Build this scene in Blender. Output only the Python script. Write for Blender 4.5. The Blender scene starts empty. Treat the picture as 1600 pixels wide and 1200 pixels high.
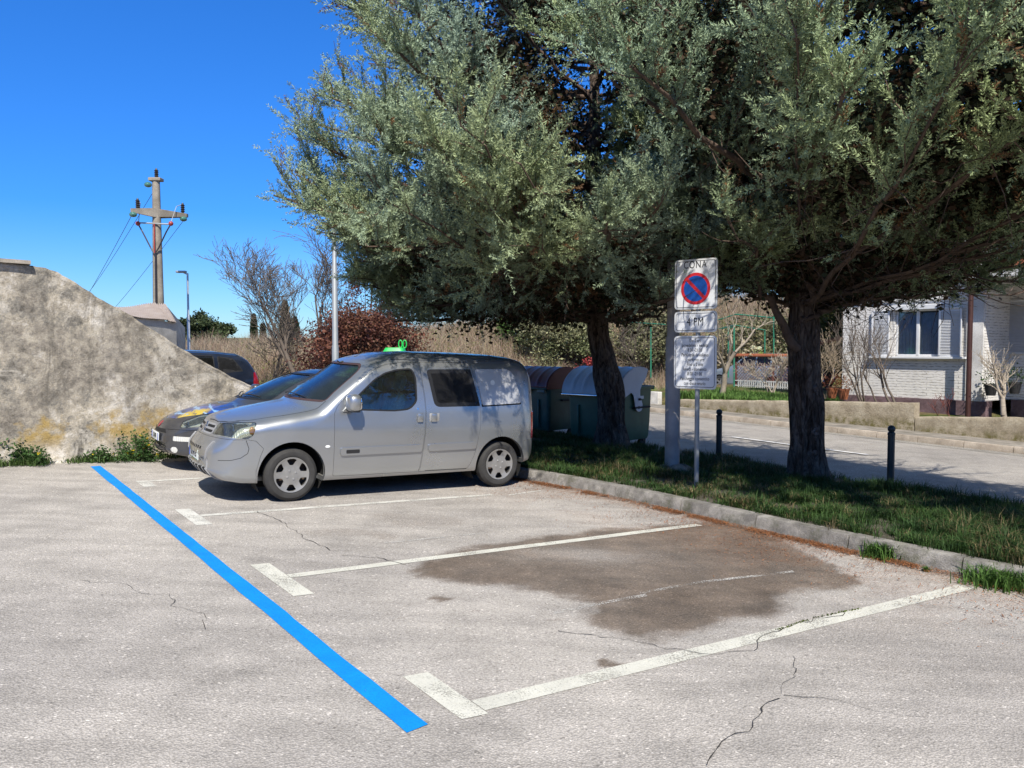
import bpy, bmesh, math, random
import numpy as np
from mathutils import Vector, Matrix, noise as mnoise
from mathutils.bvhtree import BVHTree

# ------------------------------------------------------------------ camera, light
SC = bpy.context.scene
F = 1230.0; CZ = 1.77; TH = math.radians(2.56)
cam = bpy.data.cameras.new("camera"); co = bpy.data.objects.new("camera", cam)
SC.collection.objects.link(co); SC.camera = co
co.location = (0, 0, CZ); co.rotation_euler = (math.pi / 2 - TH, 0, 0)
cam.sensor_width = 36; cam.lens = 36 * F / 1600.0; cam.clip_start = 0.05; cam.clip_end = 2000
SUN_EL = math.radians(48); SUN_AZ = Vector((0.08, -0.997))
S = Vector((SUN_AZ.x * math.cos(SUN_EL), SUN_AZ.y * math.cos(SUN_EL), math.sin(SUN_EL)))
W = bpy.data.worlds.new("World"); SC.world = W; W.use_nodes = True
wt = W.node_tree; bg = wt.nodes["Background"]
sky = wt.nodes.new("ShaderNodeTexSky"); sky.sky_type = 'NISHITA'; sky.sun_disc = False
sky.sun_elevation = SUN_EL; sky.sun_rotation = math.radians(180 - 4.6)
sky.altitude = 0; sky.air_density = 1.0; sky.dust_density = 0.2; sky.ozone_density = 1.5
hs = wt.nodes.new("ShaderNodeHueSaturation"); hs.inputs['Saturation'].default_value = 1.0
hs.inputs['Value'].default_value = 1.0
wtc = wt.nodes.new("ShaderNodeTexCoord"); wse = wt.nodes.new("ShaderNodeSeparateXYZ"); wrp = wt.nodes.new("ShaderNodeValToRGB"); wmx = wt.nodes.new("ShaderNodeMix")
wmx.data_type = 'RGBA'; wmx.blend_type = 'MULTIPLY'; wmx.inputs[0].default_value = 1.0
for _e, (_p, _c) in zip((wrp.color_ramp.elements[0], wrp.color_ramp.elements[1], wrp.color_ramp.elements.new(.16), wrp.color_ramp.elements.new(.4), wrp.color_ramp.elements.new(.62)),
        ((0.0, (.46, .68, 1.0, 1)), (1.0, (1.35, 1.15, .85, 1)), (.16, (.17, .56, 1.20, 1)), (.4, (.16, .62, 1.32, 1)), (.62, (1.15, 1.05, .85, 1)))):
    _e.position = _p; _e.color = _c
wt.links.new(wtc.outputs['Generated'], wse.inputs[0]); wt.links.new(wse.outputs[2], wrp.inputs[0])
wt.links.new(sky.outputs[0], wmx.inputs[6]); wt.links.new(wrp.outputs[0], wmx.inputs[7])
wt.links.new(wmx.outputs[2], hs.inputs['Color']); wt.links.new(hs.outputs[0], bg.inputs['Color'])
bg.inputs['Strength'].default_value = 0.11
sl = bpy.data.lights.new("sun", 'SUN'); sl.energy = 5.0; sl.angle = math.radians(0.53); sl.color = (1.0, 0.94, 0.84)
so = bpy.data.objects.new("sun", sl); SC.collection.objects.link(so)
so.rotation_euler = S.to_track_quat('Z', 'Y').to_euler()
SC.view_settings.view_transform = 'Standard'; SC.view_settings.look = 'None'
SC.view_settings.exposure = 0.40; SC.view_settings.gamma = 1.0
SC.cycles.max_bounces = 6; SC.cycles.diffuse_bounces = 3; SC.cycles.glossy_bounces = 4
SC.cycles.transmission_bounces = 6; SC.cycles.transparent_max_bounces = 12
SC.cycles.use_denoising = True
SC.cycles.caustics_reflective = False; SC.cycles.caustics_refractive = False

rng = np.random.default_rng(7); random.seed(7)
# ------------------------------------------------------------------ ground frame
GX, GY = -0.0366, -0.0028
def soft(v, a, b):
    v = np.asarray(v, float); s = np.sign(v); m = np.abs(v)
    return s * np.where(m < a, m, a + (b - a) * np.tanh((m - a) / (b - a)))
def G(x, y):
    return GX * soft(x, 12, 22) + GY * soft(y, 30, 60)
D2 = np.array([-.595, .804]); N2 = np.array([.804, .595])
def ray(px, py):
    a = (px - 800) / F; b = (600 - py) / F
    return np.array([a, math.cos(TH) + b * math.sin(TH), -math.sin(TH) + b * math.cos(TH)])
def P(px, py, dz=0.0):
    r = ray(px, py); t = 10.0
    for _ in range(25):
        t = (dz + float(G(t * r[0], t * r[1])) - CZ) / r[2]
    return Vector(np.array([0, 0, CZ]) + t * r)
def ZD(px, py, depth):
    r = ray(px, py); return Vector(np.array([0, 0, CZ]) + r * (depth / r[1]))
def PN(px, py, n):
    r = ray(px, py); t = n / (r[0] * N2[0] + r[1] * N2[1]) * (N2 @ N2)
    return Vector(np.array([0, 0, CZ]) + r * t)
def SN(s, n, dz=0.0):
    x, y = D2 * s + N2 * n; return Vector((x, y, float(G(x, y)) + dz))
SNI = np.linalg.inv(np.array([D2, N2]).T)
def to_sn(x, y): return SNI @ np.array([x, y])

# ------------------------------------------------------------------ numpy value noise
def vnoise(x, y, seed=0):
    x = np.asarray(x, float); y = np.asarray(y, float)
    xi = np.floor(x).astype(np.int64); yi = np.floor(y).astype(np.int64)
    xf = x - xi; yf = y - yi
    u = xf * xf * (3 - 2 * xf); v = yf * yf * (3 - 2 * yf)
    def h(a, b):
        n = (a * 374761393 + b * 668265263 + seed * 982451653) & 0x7fffffff
        n = ((n ^ (n >> 13)) * 1274126177) & 0x7fffffff
        return ((n ^ (n >> 16)) & 0xffff) / 65535.0
    return (h(xi, yi) * (1 - u) + h(xi + 1, yi) * u) * (1 - v) + (h(xi, yi + 1) * (1 - u) + h(xi + 1, yi + 1) * u) * v
def fbm(x, y, oct=4, seed=0):
    r = 0; a = .5; t = 0
    for i in range(oct):
        r = r + a * vnoise(np.asarray(x) * 2 ** i, np.asarray(y) * 2 ** i, seed + i); t += a; a *= .5
    return r / t

# ------------------------------------------------------------------ scene records
def link(o, parent=None):
    SC.collection.objects.link(o)
    if parent is not None: o.parent = parent
    return o
def tag(o, label=None, cat=None, group=None, kind=None):
    if label: o['label'] = label
    if cat: o['category'] = cat
    if group: o['group'] = group
    if kind: o['kind'] = kind
    return o
def empty(name, loc, rz=0.0, label=None, cat=None, group=None, mat=None):
    o = bpy.data.objects.new(name, None); o.empty_display_size = .3
    if mat is not None: o.matrix_world = mat
    else:
        o.location = loc; o.rotation_euler = (0, 0, rz)
    link(o); return tag(o, label, cat, group)
def copy_tree(o, parent=None):
    c = o.copy(); link(c, parent)
    for ch in [k for k in bpy.data.objects if k.parent == o]: copy_tree(ch, c)
    return c
def mesh_obj(name, verts, faces, mat=None, parent=None, smooth=False, sharp=None, origin=None):
    me = bpy.data.meshes.new(name)
    if origin is not None: verts = [Vector(v) - Vector(origin) for v in verts]
    me.from_pydata([tuple(v) for v in verts], [], [tuple(f) for f in faces]); me.update()
    if smooth: me.polygons.foreach_set('use_smooth', [True] * len(me.polygons))
    if sharp: me.set_sharp_from_angle(angle=math.radians(sharp))
    if mat: me.materials.append(mat)
    o = bpy.data.objects.new(name, me); link(o, parent); return o
def np_mesh(name, V, Fa, mat=None, parent=None, smooth=False, col=None, attr=None):
    """V (n,3), Fa (m,k) numpy; col (n,3) point colours"""
    V = np.ascontiguousarray(V, dtype=np.float32); Fa = np.ascontiguousarray(Fa, dtype=np.int32)
    me = bpy.data.meshes.new(name); m, k = Fa.shape
    me.vertices.add(len(V)); me.vertices.foreach_set('co', V.ravel())
    me.loops.add(m * k); me.loops.foreach_set('vertex_index', Fa.ravel())
    me.polygons.add(m); me.polygons.foreach_set('loop_start', np.arange(0, m * k, k, dtype=np.int32))
    try: me.polygons.foreach_set('loop_total', np.full(m, k, dtype=np.int32))
    except Exception: pass
    if smooth: me.polygons.foreach_set('use_smooth', np.ones(m, dtype=bool))
    me.update(calc_edges=True)
    if col is not None:
        a = me.attributes.new('Col', 'FLOAT_COLOR', 'POINT')
        c = np.ones((len(V), 4), np.float32); c[:, :3] = col; a.data.foreach_set('color', c.ravel())
    if attr:
        for kx, vx in attr.items():
            a = me.attributes.new(kx, 'FLOAT', 'POINT'); a.data.foreach_set('value', np.asarray(vx, np.float32))
    if mat: me.materials.append(mat)
    o = bpy.data.objects.new(name, me); link(o, parent); return o

# ------------------------------------------------------------------ mesh builder
class MB:
    def __init__(s): s.v = []; s.f = []
    def add(s, vs, fs, M=None):
        b = len(s.v)
        s.v += [(M @ Vector(q)) if M is not None else Vector(q) for q in vs]
        s.f += [tuple(i + b for i in q) for q in fs]; return s
    def box(s, c, d, M=None, bev=0.0):
        bm = bmesh.new(); bmesh.ops.create_cube(bm, size=1.0)
        for q in bm.verts: q.co = Vector((q.co.x * d[0], q.co.y * d[1], q.co.z * d[2])) + Vector(c)
        if bev: bmesh.ops.bevel(bm, geom=list(bm.edges), offset=bev, segments=2, affect='EDGES', profile=.5)
        bm.verts.index_update()
        s.add([q.co.copy() for q in bm.verts], [[q.index for q in f.verts] for f in bm.faces], M); bm.free(); return s
    def tube(s, pts, rad, n=8, M=None, cap=True):
        pts = [Vector(p) for p in pts]; k = len(pts)
        if not hasattr(rad, '__len__'): rad = [rad] * k
        vs = []; up = None
        for i, p in enumerate(pts):
            t = (pts[min(i + 1, k - 1)] - pts[max(i - 1, 0)]).normalized()
            if up is None:
                up = Vector((0, 0, 1)) if abs(t.z) < .9 else Vector((1, 0, 0))
            a = t.cross(up).normalized(); b = a.cross(t).normalized(); up = b
            for j in range(n):
                w = 2 * math.pi * j / n
                vs.append(p + (a * math.cos(w) + b * math.sin(w)) * rad[i])
        fs = [(i * n + j, i * n + (j + 1) % n, (i + 1) * n + (j + 1) % n, (i + 1) * n + j) for i in range(k - 1) for j in range(n)]
        if cap: fs += [tuple(range(n))[::-1], tuple(range((k - 1) * n, k * n))]
        return s.add(vs, fs, M)
    def cyl(s, p0, p1, r, n=16, M=None, r1=None): return s.tube([p0, p1], [r, r if r1 is None else r1], n, M)
    def lathe(s, prof, n=24, M=None, closed=False):
        k = len(prof); vs = [(r * math.cos(2 * math.pi * j / n), r * math.sin(2 * math.pi * j / n), z) for r, z in prof for j in range(n)]
        e = k if closed else k - 1
        fs = [(i * n + j, i * n + (j + 1) % n, ((i + 1) % k) * n + (j + 1) % n, ((i + 1) % k) * n + j) for i in range(e) for j in range(n)]
        if not closed: fs += [tuple(range(n))[::-1], tuple(range((k - 1) * n, k * n))]
        return s.add(vs, fs, M)
    def prism(s, poly, a, b, axis='y', M=None):
        """poly 2d extruded along axis from a to b"""
        def q(u, w, t): return {'y': (u, t, w), 'z': (u, w, t), 'x': (t, u, w)}[axis]
        n = len(poly); vs = [q(u, w, a) for u, w in poly] + [q(u, w, b) for u, w in poly]
        fs = [tuple(range(n))[::-1], tuple(range(n, 2 * n))] + [(i, (i + 1) % n, n + (i + 1) % n, n + i) for i in range(n)]
        return s.add(vs, fs, M)
    def sphere(s, c, r, n=12, M=None, p=1.0):
        r = r if hasattr(r, '__len__') else (r, r, r); vs = []; fs = []
        def sg(v): return math.copysign(abs(v) ** p, v)
        for i in range(n + 1):
            a = -math.pi / 2 + math.pi * i / n
            for j in range(2 * n):
                b = math.pi * j / n
                vs.append((c[0] + r[0] * sg(math.cos(a)) * sg(math.cos(b)), c[1] + r[1] * sg(math.cos(a)) * sg(math.sin(b)), c[2] + r[2] * sg(math.sin(a))))
        m = 2 * n
        fs = [(i * m + j, i * m + (j + 1) % m, (i + 1) * m + (j + 1) % m, (i + 1) * m + j) for i in range(n) for j in range(m)]
        return s.add(vs, fs, M)
    def build(s, name, mat=None, parent=None, smooth=False, sharp=None, origin=None, fix=True):
        o = mesh_obj(name, s.v, s.f, None, parent, False, None, origin)
        me = o.data
        if fix:
            bm = bmesh.new(); bm.from_mesh(me); bmesh.ops.remove_doubles(bm, verts=bm.verts, dist=1e-5)
            bmesh.ops.recalc_face_normals(bm, faces=bm.faces); bm.to_mesh(me); bm.free()
        if smooth or sharp:
            me.polygons.foreach_set('use_smooth', [True] * len(me.polygons))
            me.set_sharp_from_angle(angle=math.radians(sharp or 40))
        if mat: me.materials.append(mat)
        return o
def rpoly(pts, r, seg=4):
    """round polygon corners; r scalar or list"""
    n = len(pts); out = []
    for i in range(n):
        p = Vector(pts[i]); a = Vector(pts[i - 1]); b = Vector(pts[(i + 1) % n]); rr = r[i] if hasattr(r, '__len__') else r
        if rr <= 0: out.append(tuple(p)); continue
        da = (a - p); db = (b - p); l = min(rr, da.length * .45, db.length * .45)
        A = p + da.normalized() * l; B = p + db.normalized() * l
        for k in range(seg + 1):
            t = k / seg; out.append(tuple(A * (1 - t) ** 2 + p * 2 * t * (1 - t) + B * t * t))
    return out
def offs(poly, d):
    """offset inward by d (either winding)"""
    n = len(poly); ar = sum(poly[i][0] * poly[(i + 1) % n][1] - poly[(i + 1) % n][0] * poly[i][1] for i in range(n))
    sg = 1 if ar > 0 else -1; out = []
    for i in range(n):
        a = Vector(poly[i - 1]); p = Vector(poly[i]); b = Vector(poly[(i + 1) % n])
        e1 = (p - a); e2 = (b - p)
        if e1.length < 1e-7 or e2.length < 1e-7: out.append(tuple(p)); continue
        e1.normalize(); e2.normalize()
        n1 = Vector((-e1.y, e1.x)) * sg; n2 = Vector((-e2.y, e2.x)) * sg
        m = n1 + n2; m = m / max(.3, m.length_squared) * 2 if m.length > 1e-6 else n1
        out.append(tuple(p + m * d))
    return out

# ------------------------------------------------------------------ materials
class NT:
    def __init__(s, name):
        s.m = bpy.data.materials.new(name); s.m.use_nodes = True; s.t = s.m.node_tree
        s.b = s.t.nodes['Principled BSDF']; s.tc = None
    def n(s, typ, **kw):
        q = s.t.nodes.new('ShaderNode' + typ)
        for k, v in kw.items():
            if k in q.inputs: q.inputs[k].default_value = v
            else: setattr(q, k, v)
        return q
    def l(s, a, b): s.t.links.new(a, b)
    def co(s, scale=None):
        if s.tc is None: s.tc = s.n('TexCoord')
        if scale is None: return s.tc.outputs['Object']
        mp = s.n('Mapping'); mp.inputs['Scale'].default_value = scale if hasattr(scale, '__len__') else (scale,) * 3
        s.l(s.tc.outputs['Object'], mp.inputs['Vector']); return mp.outputs[0]
    def noise(s, scale, detail=4, rough=.55, vec=None, dist=0.0, dim=None):
        q = s.n('TexNoise'); q.inputs['Scale'].default_value = scale; q.inputs['Detail'].default_value = detail
        q.inputs['Roughness'].default_value = rough; q.inputs['Distortion'].default_value = dist
        s.l(vec if vec is not None else s.co(), q.inputs['Vector']); return q.outputs['Fac']
    def ramp(s, fac, stops, interp='LINEAR'):
        q = s.n('ValToRGB'); q.color_ramp.interpolation = interp; e = q.color_ramp.elements
        while len(e) < len(stops): e.new(.5)
        for i, (p, c) in enumerate(stops):
            e[i].position = p; e[i].color = (*c, 1) if hasattr(c, '__len__') else (c, c, c, 1)
        s.l(fac, q.inputs[0]); return q.outputs[0]
    def mix(s, fac, a, b, mode='MIX'):
        q = s.n('Mix'); q.data_type = 'RGBA'; q.blend_type = mode
        for sock, v in ((q.inputs[0], fac), (q.inputs[6], a), (q.inputs[7], b)):
            if hasattr(v, 'is_linked') or hasattr(v, 'links'): s.l(v, sock)
            elif hasattr(v, '__len__'): sock.default_value = (*v, 1)
            else: sock.default_value = v if sock == q.inputs[0] else (v, v, v, 1)
        return q.outputs[2]
    def math(s, op, a, b=0.0, c=None, clamp=False):
        q = s.n('Math'); q.operation = op; q.use_clamp = clamp
        for i, v in enumerate((a, b, c)):
            if v is None: continue
            if hasattr(v, 'links'): s.l(v, q.inputs[i])
            else: q.inputs[i].default_value = v
        return q.outputs[0]
    def attr(s, name, out='Fac'):
        q = s.n('Attribute'); q.attribute_name = name; return q.outputs[out]
    def bump(s, h, dist=.01, strength=1.0, prev=None):
        q = s.n('Bump'); q.inputs['Distance'].default_value = dist; q.inputs['Strength'].default_value = strength
        s.l(h, q.inputs['Height'])
        if prev is not None: s.l(prev, q.inputs['Normal'])
        s.l(q.outputs[0], s.b.inputs['Normal']); return q.outputs[0]
    def set(s, **kw):
        al = dict(col='Base Color', rough='Roughness', metal='Metallic', spec='Specular IOR Level', coat='Coat Weight', coatr='Coat Roughness', trans='Transmission Weight', alpha='Alpha', ior='IOR', sss='Subsurface Weight')
        for k, v in kw.items():
            i = s.b.inputs[al.get(k, k)]
            if hasattr(v, 'links'): s.l(v, i)
            elif hasattr(v, '__len__'): i.default_value = (*v, 1) if len(v) == 3 else v
            else: i.default_value = v
        return s
def flat(name, c, rough=.6, metal=0.0, var=.12, vs=8.0, bump=0.0, bs=60.0, coat=0.0, spec=.5):
    """base colour with gentle procedural variation"""
    t = NT(name); f = t.noise(vs, 5)
    a = tuple(max(0, q * (1 - var)) for q in c); b = tuple(min(1, q * (1 + var)) for q in c)
    t.set(col=t.ramp(f, [(.3, a), (.7, b)]), rough=rough, metal=metal, coat=coat, spec=spec)
    if bump: t.bump(t.noise(bs, 4), bump)
    return t.m
def glass(name, tint=(.8, .9, .88), alpha=.35, rough=.01):
    """thin sheet glass: sharp reflection over tinted see-through"""
    t = NT(name); nt = t.t; out = nt.nodes['Material Output']
    tr = t.n('BsdfTransparent'); tr.inputs[0].default_value = (*tint, 1)
    gl = t.n('BsdfGlossy'); gl.inputs['Roughness'].default_value = rough; gl.inputs[0].default_value = (1, 1, 1, 1)
    fr = t.n('Fresnel'); fr.inputs[0].default_value = 1.55
    f2 = t.math('MULTIPLY_ADD', fr.outputs[0], .95, .01, clamp=True)
    dirt = t.n('BsdfDiffuse'); dirt.inputs[0].default_value = (.35, .35, .33, 1)
    m0 = t.n('MixShader'); t.l(t.math('MULTIPLY', t.noise(9, 5), .05), m0.inputs[0]); t.l(tr.outputs[0], m0.inputs[1]); t.l(dirt.outputs[0], m0.inputs[2])
    m1 = t.n('MixShader'); t.l(f2, m1.inputs[0]); t.l(m0.outputs[0], m1.inputs[1]); t.l(gl.outputs[0], m1.inputs[2])
    t.l(m1.outputs[0], out.inputs['Surface']); return t.m
# ------------------------------------------------------------------ asphalt lot
KERB = [(-14, 7.6), (-6, 7.5), (0, 7.2), (1.6, 7.12), (2.59, 7.06), (2.96, 7.0), (3.85, 6.93), (4.75, 6.88), (5.8, 6.84), (6.77, 6.8), (7.73, 6.7), (8.64, 6.51), (9.6, 6.2), (10.6, 5.85), (12.0, 5.5), (14, 5.3)]
ks = np.array([k[0] for k in KERB]); kn = np.array([k[1] for k in KERB])
def kerb_n(s): return np.interp(s, ks, kn)
def in_poly(x, y, poly):
    r = np.zeros(x.shape, bool); n = len(poly)
    for i in range(n):
        x1, y1 = poly[i]; x2, y2 = poly[(i + 1) % n]
        c = ((y1 > y) != (y2 > y)) & (x < (x2 - x1) * (y - y1) / (y2 - y1 + 1e-12) + x1); r ^= c
    return r
def grid_axis(lo, a, b, hi, step):
    near = np.arange(a, b, step); far1 = a - np.geomspace(step, a - lo, 26)[::-1]; far2 = b + np.geomspace(step, hi - b, 26)
    return np.concatenate([far1, near, far2])
gx = grid_axis(-500, -8.0, 8.5, 500, .06); gy = grid_axis(-300, 1.6, 13.5, 700, .06)
X, Y = np.meshgrid(gx, gy); Z = G(X, Y)
near = (np.abs(X) < 14) & (np.abs(Y) < 20)
Z = Z + np.where(near, (fbm(X * .5, Y * .5, 3, 3) - .5) * .012, 0)
sx, sy = (X * SNI[0, 0] + Y * SNI[0, 1]), (X * SNI[1, 0] + Y * SNI[1, 1])
def wp(pts): return [tuple(P(*p)[:2]) for p in pts]
patch_px = [(640, 893), (700, 868), (770, 848), (850, 836), (960, 828), (1080, 816), (1160, 822), (1215, 845), (1270, 868), (1335, 905), (1338, 921), (1290, 922), (1240, 935), (1180, 955), (1120, 975), (1060, 988), (1020, 999), (985, 988), (930, 978), (900, 962), (960, 940), (880, 930), (800, 920), (740, 912), (680, 906)]
wxn = X + (fbm(X * 2.2, Y * 2.2, 4, 11) - .5) * .45; wyn = Y + (fbm(X * 2.2, Y * 2.2, 4, 21) - .5) * .45
pp = wp(patch_px)
acc = np.zeros(X.shape)
for dx, dy in ((0, 0), (.1, 0), (-.1, 0), (0, .1), (0, -.1)):
    acc += in_poly(wxn + dx, wyn + dy, pp) / 5.0
stain = acc * (.62 + .4 * fbm(X * 1.6, Y * 1.6, 3, 5))
c0 = P(930, 868); stain *= 1 - .45 * np.exp(-(((X - c0.x) / .8) ** 2 + ((Y - c0.y) / .35) ** 2))
def spot(px, py, rx, ry, k):
    c = P(px, py); q = ((wxn - c.x) / rx) ** 2 + ((wyn - c.y) / ry) ** 2
    return k * np.clip(1.6 - 1.2 * q, 0, 1)
for a in ((693, 938, .11, .07, .75), (950, 1041, .13, .075, .85), (805, 1018, .05, .03, .4), (748, 952, .06, .025, .4), (860, 962, .04, .03, .6), (1010, 848, .5, .3, .3),
          (560, 835, .5, .22, .34), (660, 812, .6, .3, .3), (480, 960, .3, .3, .12), (1500, 1010, 1.2, .8, .22), (300, 900, 1.2, .7, .1), (830, 1100, .1, .05, .2), (299, 1032, .05, .025, .4)):
    stain = np.maximum(stain, spot(*a))
rim = np.clip(1 - np.abs(acc - .35) * 3, 0, 1)
kd = kerb_n(sx) - sy
rust = np.exp(-((kd - .12) / .17) ** 2) * (sx < 9) * 1.0 + .55 * np.exp(-((kd - .7) / .6) ** 2) * (fbm(X * 1.3, Y * 1.3, 3, 8) > .5) * (sx < 9.2) * (sx > 2)
rust = rust * np.where(near, 1, 0) * (kd > -.3)
white = np.exp(-((kd - 1.0) / .6) ** 2) * (fbm(X * .9, Y * .9, 3, 44) > .52) * near * .6
nx_, ny_ = len(gx), len(gy); idx = np.arange(nx_ * ny_).reshape(ny_, nx_)
Fa = np.stack([idx[:-1, :-1], idx[:-1, 1:], idx[1:, 1:], idx[1:, :-1]], -1).reshape(-1, 4)

def asphalt(name, lo, hi, lot=True):
    t = NT(name)
    big = t.noise(.35, 4); mid = t.noise(2.3, 5, .6); fine = t.noise(58, 3, .85); sp = t.n('TexVoronoi'); sp.inputs['Scale'].default_value = 85; t.l(t.co(), sp.inputs['Vector'])
    sp2 = t.n('TexVoronoi'); sp2.inputs['Scale'].default_value = 80; sp2.inputs['Randomness'].default_value = 1; t.l(t.co(), sp2.inputs['Vector'])
    base = t.ramp(fine, [(.33, tuple(q * .88 for q in lo)), (.5, tuple((a + b) / 2 for a, b in zip(lo, hi))), (.67, hi)])
    base = t.mix(t.ramp(sp.outputs['Distance'], [(.0, .0), (.32, .0), (.62, .4)]), base, tuple(q * .5 for q in lo))
    base = t.mix(t.math('MULTIPLY', t.ramp(sp2.outputs['Color'], [(.0, 0.), (.86, 0.), (.9, 1.)]), .55), base, tuple(min(1, q * 1.5) for q in hi))
    base = t.mix(t.math('MULTIPLY', t.ramp(sp2.outputs['Color'], [(.0, 1.), (.1, 1.), (.13, 0.)]), .5), base, tuple(q * .35 for q in lo))
    base = t.mix(1.0, base, t.ramp(big, [(.3, (.80, .79, .79)), (.7, (1.12, 1.10, 1.07))]), 'MULTIPLY')
    base = t.mix(1.0, base, t.ramp(mid, [(.28, .80), (.5, 1.0), (.75, 1.1)]), 'MULTIPLY')
    rough = .9
    if lot:
        strk = t.noise(1.0, 3, .5, t.co((1.1, 5, 1)))
        base = t.mix(1.0, base, t.ramp(strk, [(.35, .88), (.6, 1.04)]), 'MULTIPLY')
        st = t.attr('stain'); fn = t.noise(60, 3, .8)
        stf = t.math('ADD', st, t.math('ADD', t.math('MULTIPLY_ADD', fn, .7, -.35), t.math('MULTIPLY_ADD', mid, .5, -.25)))
        stf = t.math('MULTIPLY', t.ramp(stf, [(.16, 0.), (.62, 1.)]), t.math('MULTIPLY_ADD', st, .45, .5), clamp=True); stf = t.math('MULTIPLY', stf, t.ramp(st, [(.02, 0.), (.12, 1.)]))
        dk = t.mix(1.0, base, t.mix(t.ramp(t.noise(3.5, 5, .7), [(.3, 0.), (.7, 1.)]), (.20, .165, .135), (.46, .37, .30)), 'MULTIPLY')
        base = t.mix(stf, base, dk)
        rs = t.attr('rust'); rf = t.math('MULTIPLY', rs, t.ramp(t.noise(26, 5, .8), [(.38, 0.), (.62, 1.)]))
        base = t.mix(t.math('MULTIPLY', rf, .55), base, (.22, .11, .055))
        wf = t.math('MULTIPLY', t.attr('white'), t.ramp(t.noise(30, 4, .8), [(.45, 0.), (.65, 1.)]))
        base = t.mix(t.math('MULTIPLY', wf, .6), base, (.55, .53, .5))
        # hairline cracks
        wv = t.n('TexVoronoi'); wv.feature = 'DISTANCE_TO_EDGE'; wv.inputs['Scale'].default_value = .55
        dv = t.n('Vector' + 'Math'); dv.operation = 'ADD'; nz = t.n('TexNoise'); nz.inputs['Scale'].default_value = 2.2; nz.inputs['Detail'].default_value = 6; t.l(t.co(), nz.inputs['Vector'])
        t.l(t.co(), dv.inputs[0]); t.l(nz.outputs['Color'], dv.inputs[1]); t.l(dv.outputs[0], wv.inputs['Vector'])
        ck = t.math('MULTIPLY', t.ramp(wv.outputs['Distance'], [(0., 1.), (.0035, .7), (.007, 0.)]), t.ramp(t.noise(.5, 2), [(.5, 0.), (.56, .75)]))
        base = t.mix(t.math('MULTIPLY', ck, .14), base, (.05, .045, .04))
    t.set(col=base, rough=rough, spec=.25)
    h = t.math('ADD', t.math('MULTIPLY', sp.outputs['Distance'], -1.0), t.math('MULTIPLY', fine, .8))
    t.bump(h, .006, .8)
    return t.m
M_LOT = asphalt('lot_asphalt', (.385, .362, .338), (.555, .525, .49))
lot = np_mesh('parking_lot', np.stack([X.ravel(), Y.ravel(), Z.ravel()], 1), Fa, M_LOT, None, True,
              attr=dict(stain=stain.ravel(), rust=rust.ravel(), white=white.ravel()))
tag(lot, kind='structure')

def lotz(x, y): return float((fbm(x * .5, y * .5, 3, 3) - .5) * .012) if abs(x) < 14 and abs(y) < 20 else 0.0
def strip_mesh(name, pts_l, pts_r, mat, dz, kind='structure', parent=None, sub=.15):
    """flat ribbon between two polylines of world xy, draped on G"""
    v = []; f = []
    def resamp(p):
        p = np.array(p, float)[:, :2]; d = np.r_[0, np.cumsum(np.hypot(*np.diff(p, axis=0).T))]; return p, d
    L, dl = resamp(pts_l); R, dr = resamp(pts_r); k = max(2, int(max(dl[-1], dr[-1]) / sub))
    for i in range(k + 1):
        t = i / k
        for A, dd in ((L, dl), (R, dr)):
            x = np.interp(t * dd[-1], dd, A[:, 0]); y = np.interp(t * dd[-1], dd, A[:, 1]); v.append((x, y, float(G(x, y)) + dz + lotz(x, y)))
    f = [(2 * i, 2 * i + 1, 2 * i + 3, 2 * i + 2) for i in range(k)]
    o = mesh_obj(name, v, f, mat, parent, True); tag(o, kind=kind); return o
def sn_xy(s, n): return tuple(D2 * s + N2 * n)

def paint(name, c, wear, dirty=.25):
    t = NT(name); nt = t.t; out = nt.nodes['Material Output']
    fine = t.noise(70, 3, .8); mid = t.noise(5, 4, .6)
    col = t.mix(t.math('MULTIPLY', t.ramp(fine, [(.3, 1.), (.55, 0.)]), dirty), c, tuple(q * .45 for q in c))
    col = t.mix(1.0, col, t.ramp(mid, [(.3, .86), (.7, 1.05)]), 'MULTIPLY')
    t.set(col=col, rough=.75, spec=.3); t.bump(fine, .003, .8)
    w = t.math('ADD', t.math('MULTIPLY', t.noise(95, 3, .7), .6), t.math('MULTIPLY', t.noise(3.2, 5, .65), .4))
    a = t.ramp(w, [(wear - .03, 0.), (wear + .03, 1.)])
    tr = t.n('BsdfTransparent'); mx = t.n('MixShader'); t.l(a, mx.inputs[0]); t.l(tr.outputs[0], mx.inputs[1]); t.l(t.b.outputs[0], mx.inputs[2]); t.l(mx.outputs[0], out.inputs['Surface'])
    return t.m
M_BLUE = paint('blue_line_paint', (.0008, .25, .78), .34, .35)
M_WHITE = paint('white_line_paint', (.62, .61, .54), .43, .35)
M_WORN = paint('worn_line_paint', (.66, .65, .60), .45, .35)
M_GHOST = paint('old_line_paint', (.55, .53, .5), .52, .35)
DZP = .0035
def wob(s, n): return sn_xy(s + 0, n + (float(vnoise(s * 4, n * 9, 5)) - .5) * .012)
ss = np.arange(3.13, 12.0, .12)
strip_mesh('blue_bay_line', [wob(q, 1.715) for q in ss], [wob(q + .02, 1.838) for q in ss], M_BLUE, DZP + .001)
def quad(name, px4, mat): 
    q = [P(*p) for p in px4]; return strip_mesh(name, [q[0][:2], q[3][:2]], [q[1][:2], q[2][:2]], mat, DZP)
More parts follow.
